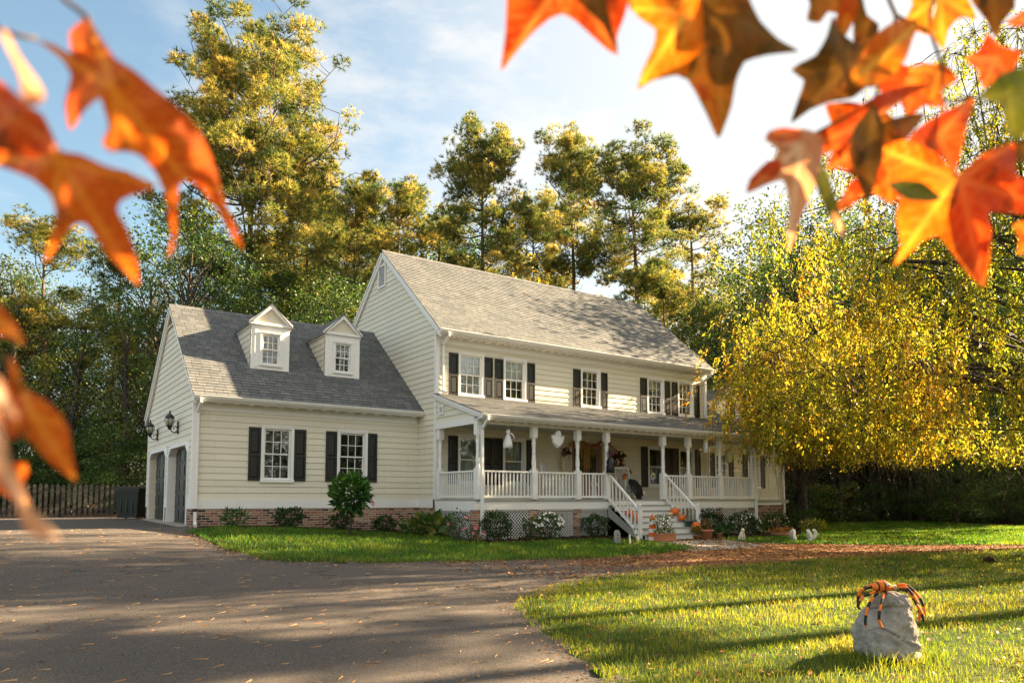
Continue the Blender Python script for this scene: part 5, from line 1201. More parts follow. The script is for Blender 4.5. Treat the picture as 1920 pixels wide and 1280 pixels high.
def gy_(u, y): 
    d = ray(u, 900); k = (y - CAM[1]) / d[1]; return float(CAM[0] + d[0] * k)
BX = [(.012, .035, .009), (.02, .055, .012), (.035, .08, .016)]; LT = [(.05, .10, .015), (.10, .15, .02), (.16, .18, .03)]
S_ = lambda u, y: gnd(gy_(u, y), y)
shrub('leafy_plant', S_(442, .55), .36, .42, [(.03, .09, .02), (.05, .13, .03)], 260, .13, 'low green fern like plant by the garage brick left of the first window', 'plant', 1, asp=.3)
shrub('round_shrub', S_(543, .6), .42, .52, BX + [(.05, .09, .03)], 900, .075, 'small rounded shrub under the first garage window', 'shrub', 2)
shrub('round_shrub', S_(640, .6), .36, .42, BX, 700, .07, 'low dark shrub behind the trunk of the small magnolia', 'shrub', 3)
shrub('round_shrub', S_(722, .5), .36, .40, BX + [(.05, .08, .03)], 600, .08, 'low shrub against the brick right of the small magnolia', 'shrub', 31)
shrub('hosta', S_(803, -.9), .72, .50, [(.05, .10, .02), (.08, .14, .025), (.20, .21, .04)], 170, .30, 'broad leaved hosta clump with yellowing leaves beside the lattice', 'plant', 4, asp=.55, round_=False)
shrub('rose_bush', S_(856, -2.75), .36, .80, [(.03, .07, .02), (.06, .10, .03)], 220, .07, 'spindly rose bush in front of the side lattice', 'shrub', 5, 'flower_pink', 4, round_=False)
shrub('rose_bush', S_(884, -2.95), .34, .42, [(.03, .07, .02), (.05, .09, .03)], 260, .06, 'low rose bush with pink blooms at the porch corner pier', 'shrub', 6, 'flower_pink', 9, round_=False, fs=.035)
shrub('boxwood', S_(930, -2.85), .48, .78, BX, 2400, .055, 'dense dark boxwood right of the porch corner downspout', 'shrub', 7)
shrub('rose_bush', S_(990, -2.9), .24, .62, [(.03, .08, .02), (.07, .12, .03)], 260, .07, 'loose rose bush in front of the second brick pier', 'shrub', 8, 'flower_white', 3, round_=False)
shrub('rose_bush', S_(1026, -2.95), .50, .74, [(.02, .06, .014), (.04, .09, .02), (.07, .12, .03)], 1300, .07, 'wide rose bush covered with white blooms left of the stairs', 'shrub', 9, 'flower_white', 26)
shrub('boxwood', S_(1115, -2.9), .46, .68, BX + [(.05, .08, .03)], 2000, .055, 'rounded boxwood beside the dark side of the stairs', 'shrub', 10)
shrub('boxwood', S_(1331, -2.95), .50, .80, BX, 2200, .06, 'dark boxwood right of the stairs in front of the lattice', 'shrub', 11)
shrub('rose_bush', S_(1392, -3.0), .62, .76, [(.02, .055, .014), (.04, .09, .02)], 1500, .07, 'white blooming rose bush under the right porch corner', 'shrub', 12, 'flower_white', 16)
shrub('round_shrub', S_(1452, -1.3), .60, .74, BX + [(.05, .09, .02)], 1200, .08, 'shrub with few white blooms in front of the wing brick', 'shrub', 13, 'flower_white', 7)
shrub('round_shrub', S_(1418, -2.4), .34, .50, [(.03, .08, .02), (.06, .11, .025)], 420, .09, 'small leafy shrub between two blooming bushes at the right porch corner', 'shrub', 14)
shrub('leafy_plant', S_(1503, .2), .8, .95, [(.02, .06, .012), (.04, .09, .02), (.09, .13, .03)], 900, .12, 'tall loose shrub beyond the wing downspout', 'shrub', 15)
shrub('grass_clump', S_(1522, -1.1), .55, .45, [(.12, .16, .02), (.20, .22, .03), (.26, .25, .04)], 420, .26, 'yellow green arching grass clump at the end of the bed', 'plant', 16, asp=.10, round_=False)
shrub('leafy_plant', S_(1352, -3.55), .34, .36, [(.02, .07, .015), (.04, .10, .02)], 330, .12, 'low fern between the terracotta pot and the bed', 'plant', 17, asp=.35)

# small magnolia in its mulch ring
x, y = W2(657, 1004); t = thing('small_magnolia', 'small round headed magnolia with one coral bloom in front of the garage', 'tree', (x, y, float(terr(x, y)))); s = h_of(890, 17.6); rg = np.random.default_rng(41)
n = 900; o = rg.normal(0, 1, (n, 3)); o /= np.linalg.norm(o, axis=1)[:, None]; C = o * rg.uniform(.2, 1, (n, 1)) ** .45 * np.array([.49, .49, .50]) * (1 + .14 * np.sin(o[:, :1] * 7)) + np.array([0, 0, 1.12])
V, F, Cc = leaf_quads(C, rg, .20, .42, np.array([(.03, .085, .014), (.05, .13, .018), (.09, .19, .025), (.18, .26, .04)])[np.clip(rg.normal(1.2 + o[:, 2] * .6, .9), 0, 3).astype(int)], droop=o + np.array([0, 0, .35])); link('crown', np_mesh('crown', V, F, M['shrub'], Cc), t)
paths = [(np.array([(0, 0, -.05), (.01, 0, .3), (0, .01, .8), (0, 0, 1.25)]), np.array([.035, .028, .022, .01]))] + [(np.array([(0, 0, .5 + .08 * k), (.2 * math.cos(k * 2.4), .2 * math.sin(k * 2.4), .8 + .07 * k), (.4 * math.cos(k * 2.4), .4 * math.sin(k * 2.4), 1.0 + .06 * k)]), np.array([.014, .01, .005])) for k in range(7)]
tv, tf = tube_np(paths, 6); link('trunk', np_mesh('trunk', tv, tf, M['bark']), t)
m = MB(); q = (.50, -.30, .86)
for k in range(14):
    a = k * 2.399; b = -1 + 2 * (k + .5) / 14; rr_ = math.sqrt(1 - b * b) * .08; m.prism([q, (q[0] + rr_ * math.cos(a), q[1] + rr_ * math.sin(a), q[2] + b * .08), (q[0] + rr_ * math.cos(a + .5), q[1] + rr_ * math.sin(a + .5), q[2] + b * .09)], (.008, .008, .004))
m.build('bloom', 'flower_red', t, local=True)
sheet('mulch_ring', [(x + .75 * math.cos(a), y + .5 * math.sin(a)) for a in np.linspace(0, 6.283, 20)[:-1]], .05, .25, M['mulch'])

# ---- pots, planters, ornaments near the stairs
def pot(loc, r, h, mat, label, plant=None, name='flower_pot', cols=None, seed=0, ph=.3, pr=.2, size=.09, n=140):
    t = thing(name, label, 'pot', loc); m = MB(); m.lathe((0, 0, 0), [(r * .7, 0), (r * .92, h * .8), (r * 1.06, h * .8), (r * 1.06, h), (r * .93, h), (r * .9, h * .86), (.01, h * .86)], 16); m.build('pot_body', mat, t, local=True)
    m = MB(); m.lathe((0, 0, h * .86), [(r * .88, 0), (r * .6, .015), (.01, .02)], 12); m.build('pot_soil', 'soil', t, local=True)
    if cols:
        rg = np.random.default_rng(seed); o = rg.normal(0, 1, (n, 3)); o /= np.linalg.norm(o, axis=1)[:, None]; C = o * rg.uniform(.2, 1, (n, 1)) ** .5 * np.array([pr, pr, ph * .5]) + np.array([0, 0, h + ph * .45]); V, F, Cc = leaf_quads(C, rg, size, .4, np.array(cols)[rg.integers(0, len(cols), n)]); link('pot_plant', np_mesh('pot_plant', V, F, M['shrub'], Cc), t)
    return t
pot((SX1 - .17, step_y(5), step_z(5)), .15, .22, 'green_pot', 'green glazed pot with a pale plant on the right side of the stairs', cols=[(.12, .15, .08), (.30, .28, .14), (.06, .10, .03)], seed=1, ph=.42, pr=.14, size=.06)
q = W2(1326, 1011); pot(gnd(*q, .02), .20, .30, 'terracotta', 'terracotta pot with a small orange plant beside the walkway', cols=[(.10, .12, .02), (.30, .12, .02), (.16, .14, .03)], seed=2, ph=.35, pr=.17)
q = W2(1308, 1010); pot(gnd(*q, .02), .16, .10, 'terracotta', 'low pot overflowing with a round yellow green mum beside the stairs', cols=[(.09, .12, .02), (.14, .15, .03), (.18, .14, .03)], seed=3, ph=.34, pr=.25, size=.055, n=520)
q = W2(1349, 1011); pot(gnd(*q, .02), .09, .2, 'terracotta', 'small clay pot with a fern between the large pot and the bed', cols=[(.03, .09, .02), (.05, .12, .02)], seed=4, ph=.22, pr=.18, size=.10)
q = (5.45, -4.32); t = thing('planter_box', 'brick red planter box with white flowers at the foot of the stairs', 'planter', gnd(*q, .02)); m = MB()
m.box(-.36, .36, -.12, .12, 0, .19); m.box(-.38, .38, -.14, .14, .191, .22); m.build('box', 'terracotta', t, local=True); rg = np.random.default_rng(6); n = 420; C = np.stack([rg.uniform(-.36, .34, n), rg.uniform(-.14, .14, n), .22 + rg.uniform(0, 1, n) ** 1.4 * .55], 1); C[:, 0] -= (C[:, 2] - .2) * .2
V, F, Cc = leaf_quads(C, rg, .085, .45, np.array([(.05, .09, .02), (.10, .13, .03), (.20, .20, .06)])[rg.integers(0, 3, n)]); link('plants', np_mesh('plants', V, F, M['shrub'], Cc), t)
for k in range(16):
    m = MB(); a, b, c = rg.uniform(-.35, .3), rg.uniform(-.18, -.05), rg.uniform(.4, .78); m.prism([(a - .03, b, c), (a, b, c - .03), (a + .03, b, c), (a, b, c + .03)], (0, -.01, 0)); m.build('flower', 'flower_white', t, local=True)
q = (5.10, -4.16); t = thing('stacked_ornament', 'white and orange striped stacked wooden ornament by the left newel post', 'ornament', gnd(*q, .0)); m = MB(); z = .02
for k in range(5): m.cur = 0 if k % 2 == 0 else 1; m.box(-.11 + .008 * k, .11 - .008 * k, -.06, .06, z + .12 * k, z + .115 + .12 * k)
m.build('blocks', ['chairpaint', 'pumpkin'], t, local=True); m = MB(); m.lathe((0, 0, .64), [(.09, 0), (.05, .08), (.012, .18)], 8); m.build('tip', 'pumpkin', t, local=True); m = MB(); m.box(-.13, .13, -.08, .08, -.05, .0195); m.build('base', 'pumpkin', t, local=True)
# tombstone, white post, leaning bone
def slab(u, v, w, h, mat, name, label, cat, tilt=0, th=.07):
    q = W2(u, v); t = thing(name, label, cat, gnd(*q, .0), R(-8)); t.rotation_euler = (R(-4), R(tilt), R(-10)); m = MB(); pr = [(-w / 2, -.08), (w / 2, -.08), (w / 2, h * .72)] + [(w / 2 * math.cos(a), h * .72 + h * .28 * math.sin(a)) for a in np.linspace(.3, math.pi - .3, 7)] + [(-w / 2, h * .72)]
    m.prism([(a, -th / 2, b) for a, b in pr], (0, th, 0)); m.build('slab', mat, t, local=True); m = MB(); m.box(-w * .26, w * .26, -th / 2 - .006, -th / 2 - .001, h * .42, h * .47); m.box(-w * .18, w * .18, -th / 2 - .006, -th / 2 - .001, h * .30, h * .34); m.box(-w * .05, w * .05, -th / 2 - .006, -th / 2 - .001, h * .55, h * .75); m.box(-w * .18, w * .18, -th / 2 - .006, -th / 2 - .001, h * .63, h * .68); m.build('carving', 'vent', t, local=True)
slab(1158, 1021, .17, .42, 'stone', 'tombstone', 'small grey rounded tombstone on the lawn left of the stairs', 'tombstone'); 
q = W2(1181, 1021); t = thing('marker_stake', 'thin white pointed stake between tombstone and leaning plank', 'stake', gnd(*q, .0)); m = MB(); m.prism([(-.025, -.012, -.08), (.025, -.012, -.08), (.025, -.012, .26), (0, -.012, .32), (-.025, -.012, .26)], (0, .024, 0)); m.build('stake', 'chairpaint', t, local=True)
q = W2(1195, 1019); t = thing('leaning_plank', 'weathered white curved plank leaning in the lawn by the stairs', 'ornament', gnd(*q, .0)); m = MB(); P_ = [(.10, 0, -.06), (.02, .02, .18), (-.06, .03, .36), (-.16, .02, .50)]
for a, b in zip(P_[:-1], P_[1:]): m.bar(a, b, .05, .085, (1, 0, 0))
m.build('plank', 'bone', t, local=True); m = MB()
for a, b in zip(P_[:-1], P_[1:]): a = Vector(a); b = Vector(b); m.bar(a.lerp(b, .35) + Vector((0, -.03, 0)), a.lerp(b, .6) + Vector((0, -.03, 0)), .012, .05, (1, 0, 0))
m.build('carving', 'vent', t, local=True)
# hanging skeleton on the right newel
t = thing('skeleton_decoration', 'small black skeleton silhouette hanging on the right newel post', 'skeleton', (SX1 + .06, -3.93, .40)); m = MB()
m.lathe((0, 0, .28), [(.01, -.05), (.045, -.02), (.05, .03), (.01, .07)], 8)
for a, b in (((0, 0, .25), (0, 0, -.02)), ((-.12, 0, .18), (.12, 0, .20)), ((-.12, 0, .18), (-.15, 0, .02)), ((.12, 0, .20), (.2, 0, .12)), ((.2, 0, .12), (.19, 0, -.02)), ((0, 0, -.02), (-.08, 0, -.18)), ((-.08, 0, -.18), (-.05, 0, -.36)), ((0, 0, -.02), (.08, 0, -.18)), ((.08, 0, -.18), (.05, 0, -.36)), ((-.07, 0, .12), (.07, 0, .12)), ((-.06, 0, .06), (.06, 0, .06))): m.bar(a, b, .022, .018, (0, 1, 0))
m.build('bones', 'iron', t, local=True); m = MB(); m.tube([(0, 0, .34), (-.04, .05, .46)], .005, 4); m.build('cord', 'iron', t, local=True)
# low orange bench-like mum tray
q = W2(1468, 1004); t = thing('mum_tray', 'low tray of orange mums in the bed in front of the wing', 'planter', gnd(*q, .04)); m = MB(); m.box(-.5, .5, -.16, .16, 0, .12); m.build('tray', 'terracotta', t, local=True); rg = np.random.default_rng(8); n = 420; C = np.stack([rg.uniform(-.52, .52, n), rg.uniform(-.2, .2, n), .12 + rg.uniform(0, .13, n)], 1); V, F, Cc = leaf_quads(C, rg, .07, .7, np.array([(.55, .18, .03), (.60, .28, .05), (.10, .12, .03)])[rg.integers(0, 3, n)]); link('mums', np_mesh('mums', V, F, M['shrub'], Cc), t)
# animal figurines: skinned bodies
def animal(name, label, cat, loc, rz, pts, edges, rad, mat, sc=1.0, extra=None):
    t = thing(name, label, cat, loc, rz); o = link('body', skin_mesh('body', [tuple(c * sc for c in p) for p in pts], edges, [r * sc for r in rad], M[mat]), t); return t
def squirrel(loc, rz, label, tail='bone', sc=1.0):
    pts = [(0, 0, .05), (.02, 0, .12), (.05, 0, .20), (.08, 0, .265), (.115, 0, .30), (.155, 0, .292), (.085, .022, .335), (.085, -.022, .335), (.10, .03, .19), (.14, .02, .22), (.10, -.03, .19), (.14, -.02, .22), (.05, .045, .03), (.11, .045, .012), (.05, -.045, .03), (.11, -.045, .012)]
    ed = [(0, 1), (1, 2), (2, 3), (3, 4), (4, 5), (4, 6), (4, 7), (2, 8), (8, 9), (2, 10), (10, 11), (0, 12), (12, 13), (0, 14), (14, 15)]
    t = animal('squirrel_statue', label, 'squirrel', loc, rz, pts, ed, [.075, .085, .065, .045, .05, .022, .014, .014, .025, .016, .025, .016, .045, .02, .045, .02], 'bone', sc)
    tl = [(-.06, 0, .05), (-.13, 0, .10), (-.17, 0, .19), (-.15, 0, .28), (-.09, 0, .315), (-.05, 0, .28)]; link('tail', skin_mesh('tail', [tuple(c * sc for c in p) for p in tl], [(k, k + 1) for k in range(5)], [r * sc for r in (.025, .05, .065, .06, .045, .02)], M[tail]), t)
q = W2(1487, 1016); squirrel(gnd(*q, .02), R(20), 'white squirrel statue with a big grey tail on the lawn by the wing', 'stone', 1.15)
q = W2(1521, 1015); squirrel(gnd(*q, .02), R(165), 'white squirrel statue facing left at the far end of the lawn strip', 'bone', 1.15)
q = W2(1390, 1014); animal('dog_statue', 'small cream sitting dog statue on the lawn edge below the rose bush', 'dog', gnd(*q, .02), R(-95), [(0, 0, .08), (.02, 0, .18), (.05, 0, .28), (.08, 0, .36), (.15, 0, .355), (.06, .035, .42), (.06, -.035, .42), (.09, .05, .2), (.11, .05, .02), (.09, -.05, .2), (.11, -.05, .02), (-.02, .07, .05), (.06, .08, .02), (-.02, -.07, .05), (.06, -.08, .02), (-.12, 0, .04)], [(0, 1), (1, 2), (2, 3), (3, 4), (3, 5), (3, 6), (2, 7), (7, 8), (2, 9), (9, 10), (0, 11), (11, 12), (0, 13), (13, 14), (0, 15)], [.085, .08, .06, .055, .028, .016, .016, .035, .024, .035, .024, .05, .024, .05, .024, .018], 'straw', .92)
q = W2(1857, 1056); t = thing('clay_shard', 'small dark clod lying on the grass at far right', 'stone', gnd(*q, .06)); bm = bmesh.new(); bmesh.ops.create_icosphere(bm, subdivisions=3, radius=.13)
for v in bm.verts: v.co *= 1 + .5 * noise.noise(v.co * 9); v.co.z *= .75
me = bpy.data.meshes.new('clod'); bm.to_mesh(me); bm.free(); me.materials.append(M['mulch']); link('clod', me, t)

# ---- waste bin and picket fence
X, Y, Z = place(250, 26.2); t = thing('waste_bin', 'dark green wheeled waste bin beside the garage', 'bin', (X, Y, Z + .01), -YAW)
m = MB(); a, b = .34, .42; lo = [(-a, -a), (a, -a), (a, a), (-a, a)]; hi = [(-b, -b), (b, -b), (b, b), (-b, b)]; i0 = [m.p(x, y, .03) for x, y in lo]; i1 = [m.p(x, y, 1.02) for x, y in hi]; m.face(i0[::-1]); m.face(i1)
for k in range(4): m.face([i0[k], i0[(k + 1) % 4], i1[(k + 1) % 4], i1[k]])
m.box(-b - .02, b + .02, -b - .02, b + .02, .96, 1.021)
for k in (-.2, 0, .2): m.box(k - .02, k + .02, -.40, -.36, .2, .8)
m.build('bin_body', 'plastic', t, local=True); m = MB(); q = [(-.46, 1.03), (-.46, 1.06), (-.3, 1.12), (.3, 1.12), (.46, 1.06), (.46, 1.03)]; m.prism([(x, -.47, z) for x, z in q], (0, .92, 0)); m.build('lid', 'plastic', t, local=True)
m = MB(); m.tube([(-.35, .5, 1.0), (.35, .5, 1.0)], .02, 6); m.box(-.36, -.33, .43, .5, .97, 1.02); m.box(.33, .36, .43, .5, .97, 1.02); m.build('handle', 'plastic', t, local=True)
for s in (-1, 1):
    m = MB((s * .36, .30, .11), (0, 0, 1), (0, 1, 0), (1, 0, 0)); m.lathe((0, 0, -.03), [(.02, 0), (.11, 0), (.11, .06), (.02, .06)], 14); m.build('wheel', 'black_cloth', t, local=True)
t = thing('picket_fence', 'weathered grey picket fence at the end of the driveway behind the bin', 'fence', (0, 0, 0))
rp = random.Random(3); m = MB(); r_ = MB(); x = -24.0
while x < -6.3:
    z = float(terr(x, 12.9)); h = 1.28 + rp.uniform(-.02, .03); w = .11; tl = rp.uniform(-.012, .012)
    m.prism([(x, 12.9, z + .05), (x + w, 12.9, z + .05), (x + w + tl, 12.9, z + h - .1), (x + w / 2 + tl, 12.9, z + h), (x + tl, 12.9, z + h - .1)], (0, .022, 0)); x += .185
for zz_ in (.32, 1.0): r_.box(-24, -6.3, 12.925, 12.97, .37 + zz_ - .04, .37 + zz_ + .04)
m.build('pickets', 'fence', t); r_.build('rails', 'fence', t)
for x in np.arange(-23.5, -6, 2.4):
    m = MB(); m.box(x, x + .11, 12.975, 13.08, .1, 1.55); m.build('fence_post', 'fence', t)

# ---- boulder and plush spider
def mat_rock():
    m, nt = newmat('boulder_stone'); co = objco(nt); n = noise_tex(nt, 5, 8, .65, co); n2 = noise_tex(nt, 30, 6, .7, co)
    c = ramp(nt, n, [(.3, (.17, .155, .135)), (.5, (.30, .28, .245)), (.68, (.43, .40, .35))]); c = mixc(nt, math_(nt, 'MULTIPLY', n2, .35), c, (.28, .25, .21))
    out(nt, principled(nt, c, .9, bump(nt, math_(nt, 'ADD', n, math_(nt, 'MULTIPLY', n2, .5)), .8, .04), spec=.2).outputs[0]); return m
bx, by = W2(1664, 1238); bz = float(terr(bx, by)); rk = thing('boulder', 'grey standing boulder on the front lawn with an orange spider on top', 'rock', (bx, by, bz), -YAW)
RKH = .70
bm = bmesh.new(); bmesh.ops.create_icosphere(bm, subdivisions=6, radius=1)
def rock_pt(v):
    t_ = (v.z + 1) / 2; a = math.atan2(v.y, v.x); z = RKH * (t_ ** .9)
    zl = [0, .15, .35, .6, .8, .93, 1.0]; L_ = np.interp(t_, zl, [.28, .295, .27, .19, .13, .08, .02]); R_ = np.interp(t_, zl, [.27, .285, .265, .255, .25, .235, .19]); cx = (R_ - L_) / 2; w = (L_ + R_) / 2
    rxy = math.sqrt(max(1e-6, v.x ** 2 + v.y ** 2)); q = min(1, rxy / max(1e-3, math.sqrt(max(1e-6, 1 - v.z ** 2)))) if abs(v.z) < .999 else 0
    k = min(1.0, rxy * 1.35) ** .55
    dpt = np.interp(t_, zl, [.27, .29, .26, .2, .17, .15, .11]); sq = 1 / max(abs(math.cos(a)) ** 2.6 + abs(math.sin(a)) ** 2.6, .3) ** (1 / 2.6)
    p = Vector((cx + w * math.cos(a) * sq * k * (.94), dpt * math.sin(a) * sq * k * .95, z))
    if p.y < 0 and p.z < .30 + .25 * (-p.x) * 1.2 : p.y -= .05     # lower ledge on the front
    if p.x < -.02 and t_ > .3: p.y += .10 * sstep(-.02, -.2, p.x) * 1.0
    nn = noise.fractal(p * 4.2 + Vector((3, 1, 7)), .7, 2.1, 6); p += Vector((math.cos(a), math.sin(a), .3)) * nn * .032; rdg = 1 - abs(noise.noise(Vector((p.x * 3 + p.z * 4, p.y * 3, p.z * 2 - p.x * 3)) + Vector((5, 2, 1)))) ; p -= Vector((math.cos(a), math.sin(a), 0)) * .03 * max(0, rdg - .86) / .14
    p += Vector((math.cos(a), math.sin(a), 0)) * .018 * abs(noise.noise(p * 7)); return p
for v in bm.verts: v.co = rock_pt(v.co.copy())
for v in bm.verts: v.co.z -= .04
for f in bm.faces: f.smooth = True
me = bpy.data.meshes.new('stone'); bm.to_mesh(me); bm.free(); me.materials.append(mat_rock()); link('stone', me, rk)
tag(blades('grass', [(bx + .62 * math.cos(a), by + .52 * math.sin(a)) for a in np.linspace(0, 6.283, 24)[:-1]], lambda r: 900 + 0 * r, .08, .17, GC), kind='stuff')
TOPZ = max(v.co.z for v in me.vertices); 
def rock_surface(x, y):
    best = -1
    return max((v.co.z for v in me.vertices if (v.co.x - x) ** 2 + (v.co.y - y) ** 2 < .0012), default=.3)
sx, sy = -.035, -.03; sz = rock_surface(sx, sy) + .02
sp = thing('toy_spider', 'orange and black plush spider draped over the boulder', 'toy spider', (bx + sx * math.cos(YAW) + sy * math.sin(YAW), by - sx * math.sin(YAW) + sy * math.cos(YAW), bz + sz), -YAW)
def striped(pts, rad, n=8, seg=.085, first=0):
    """tube whose stripes are two materials"""
    P = [Vector(q) for q in pts]; fine = []; acc = 0; L_ = []
    for a, b in zip(P[:-1], P[1:]):
        k = max(1, int((b - a).length / .012))
        for i in range(k): fine.append(a.lerp(b, i / k))
    fine.append(P[-1]); m = MB(); 
    # smooth the path
    for _ in range(4): fine = [fine[0]] + [(fine[i - 1] + fine[i] * 2 + fine[i + 1]) / 4 for i in range(1, len(fine) - 1)] + [fine[-1]]
    n0 = len(fine); rings = []; cum = 0; cums = []
    for k in range(n0):
        d = (fine[min(k + 1, n0 - 1)] - fine[max(k - 1, 0)]).normalized(); a = d.cross(Vector((.13, .37, .92))).normalized(); b = d.cross(a); r_ = rad * (.8 if k > n0 * .9 else 1) * (.4 if k == n0 - 1 else 1)
        rings.append([m.p(*(fine[k] + (a * math.cos(t) + b * math.sin(t)) * r_)) for t in (2 * math.pi * j / n for j in range(n))])
        if k: cum += (fine[k] - fine[k - 1]).length
        cums.append(cum)
    m.smooth = True
    for k in range(n0 - 1):
        m.cur = (int(cums[k] / seg) + first) % 2
        for j in range(n): m.face([rings[k][j], rings[k][(j + 1) % n], rings[k + 1][(j + 1) % n], rings[k + 1][j]])
    m.face(rings[0]); m.face(rings[-1]); return m
bd = MB(); bd.smooth = True; k0 = 16; ns_ = 18
for part in (0,):
    rings = []
    for i in range(ns_ + 1):
        t_ = i / ns_; x = -.12 + .24 * t_; r_ = .004 + .072 * math.sin(math.pi * t_) ** .65 * (1 if t_ < .62 else 1 - .25 * sstep(.62, .75, t_)); rings.append([bd.p(x, r_ * 1.0 * math.cos(a), .035 + r_ * .72 * math.sin(a) + .02 * math.sin(math.pi * t_)) for a in (2 * math.pi * j / k0 for j in range(k0))])
    for i in range(ns_):
        bd.cur = 1 if i in (4, 8) else 0
        for j in range(k0): bd.face([rings[i][j], rings[i][(j + 1) % k0], rings[i + 1][(j + 1) % k0], rings[i + 1][j]])
    bd.face(rings[0]); bd.face(rings[-1])
bd.build('spider_body', ['orange', 'black_plush'], sp, local=True)
for q in ((.02, -.072, .075), (.085, -.06, .06)):
    e = MB(); e.smooth = True; e.lathe(q, [(.001, -.016), (.012, -.010), (.017, 0), (.012, .010), (.001, .016)], 12); o = e.build('eye', 'flower_white', sp, local=True)
    e = MB(); e.lathe((q[0] + .002, q[1] - .0145, q[2]), [(.001, -.008), (.008, 0), (.001, .008)], 8); e.build('pupil', 'black_plush', o, local=True)
def P3(u, v, dy):  # a point at the boulder seen at image (u, v), dy in front (-) of the boulder axis, in the spider's frame
    d = ray(u, v); f0 = np.array([math.sin(YAW), math.cos(YAW), 0]); base = np.array([bx, by, bz]); tt = ((base - CAM) @ f0 + dy) / (d @ f0); w = CAM + d * tt; rel = w - np.array(sp.location); c, s = math.cos(YAW), math.sin(YAW)
    return (rel[0] * c - rel[1] * s, rel[0] * s + rel[1] * c, rel[2])
LEGS = [([(1650, 1097), (1632, 1100), (1613, 1106), (1609, 1116), (1608, 1132)], -.06, 0), ([(1652, 1101), (1634, 1112), (1618, 1117), (1610, 1130), (1607, 1138), (1614, 1142)], -.20, 1), ([(1655, 1104), (1638, 1118), (1630, 1130), (1624, 1148), (1622, 1166), (1624, 1176)], -.26, 0),
        ([(1662, 1106), (1656, 1116), (1652, 1134), (1648, 1152), (1648, 1164), (1655, 1178)], -.31, 1), ([(1684, 1100), (1700, 1100), (1708, 1110), (1716, 1120), (1722, 1134), (1725, 1152), (1723, 1164)], -.22, 0), ([(1686, 1103), (1704, 1108), (1714, 1124), (1722, 1138), (1729, 1150), (1732, 1166)], -.26, 1), ([(1682, 1096), (1698, 1095), (1712, 1105), (1726, 1122), (1733, 1140), (1734, 1152)], -.04, 0), ([(1660, 1093), (1640, 1094), (1622, 1100), (1612, 1110), (1612, 1124)], .03, 1)]
for pts, dy, f in LEGS:
    n = len(pts); striped([P3(u, v, -.03 + (dy + .03) * min(1, 1.6 * i / (n - 1))) for i, (u, v) in enumerate(pts)], .0135, first=f).build('spider_leg', ['orange', 'black_plush'], sp, local=True)

# ================================================================== AUTUMN LEAVES CLOSE TO THE CAMERA
def mat_autumn(name, stops, spot, vein, trans=.31):
    m, nt = newmat(name); co = objco(nt)
    n = noise_tex(nt, 14, 4, .6, co); n2 = noise_tex(nt, 55, 4, .65, co)
    c = ramp(nt, math_(nt, 'ADD', math_(nt, 'MULTIPLY', n, .8), math_(nt, 'MULTIPLY', n2, .2)), stops)
    a = N(nt, 'ShaderNodeAttribute', attribute_name='leaf_colour'); sp_ = N(nt, 'ShaderNodeSeparateColor'); L(nt, a.outputs[0], sp_.inputs[0])
    c = mixc(nt, sstep_node(nt, n2, .58, .68), c, spot); n3 = noise_tex(nt, 26, 3, .6, mapping(nt, co, (1, 1, 1), (4, 2, 1))); c = mixc(nt, sstep_node(nt, n3, .64, .74), c, (spot[0] * .35, spot[1] * .35, spot[2] * .35)); c = mixc(nt, math_(nt, 'MULTIPLY', sp_.outputs[0], .9), c, vein)
    p = principled(nt, c, .5, bump(nt, n2, .3, .002), spec=.25); t = N(nt, 'ShaderNodeBsdfTranslucent'); L(nt, mixc(nt, 1.0, c, (1.25, 1.0, .7), 'MULTIPLY'), t.inputs[0])
    mx = N(nt, 'ShaderNodeMixShader'); mx.inputs[0].default_value = trans; L(nt, p.outputs[0], mx.inputs[1]); L(nt, t.outputs[0], mx.inputs[2]); out(nt, mx.outputs[0]); return m
AM = dict(orange=mat_autumn('orange_leaf', [(.32, (.42, .05, .005)), (.5, (.56, .10, .008)), (.68, (.66, .16, .012))], (.30, .06, .01), (.78, .34, .04)),
          red=mat_autumn('red_leaf', [(.3, (.30, .03, .006)), (.5, (.50, .06, .008)), (.7, (.64, .12, .012))], (.15, .03, .01), (.65, .22, .05)),
          amber=mat_autumn('amber_leaf', [(.3, (.56, .09, .005)), (.5, (.68, .17, .008)), (.7, (.76, .29, .014))], (.40, .12, .01), (.80, .5, .06)),
          olive=mat_autumn('olive_brown_leaf', [(.3, (.06, .035, .006)), (.5, (.11, .06, .008)), (.68, (.30, .09, .010))], (.04, .025, .006), (.20, .11, .02), .15),
          green=mat_autumn('green_leaf', [(.3, (.05, .085, .010)), (.5, (.10, .14, .015)), (.7, (.20, .20, .02))], (.05, .05, .01), (.20, .22, .04), .2),
          pale=mat_autumn('pale_pink_leaf', [(.3, (.50, .20, .10)), (.5, (.60, .30, .17)), (.7, (.68, .42, .28))], (.45, .2, .08), (.78, .6, .42), .4),
          twig=mat_plain('twig_bark', (.28, .17, .11), .6, .2, 30))
def unpx(u, v, r): return at_r(u, v, r)
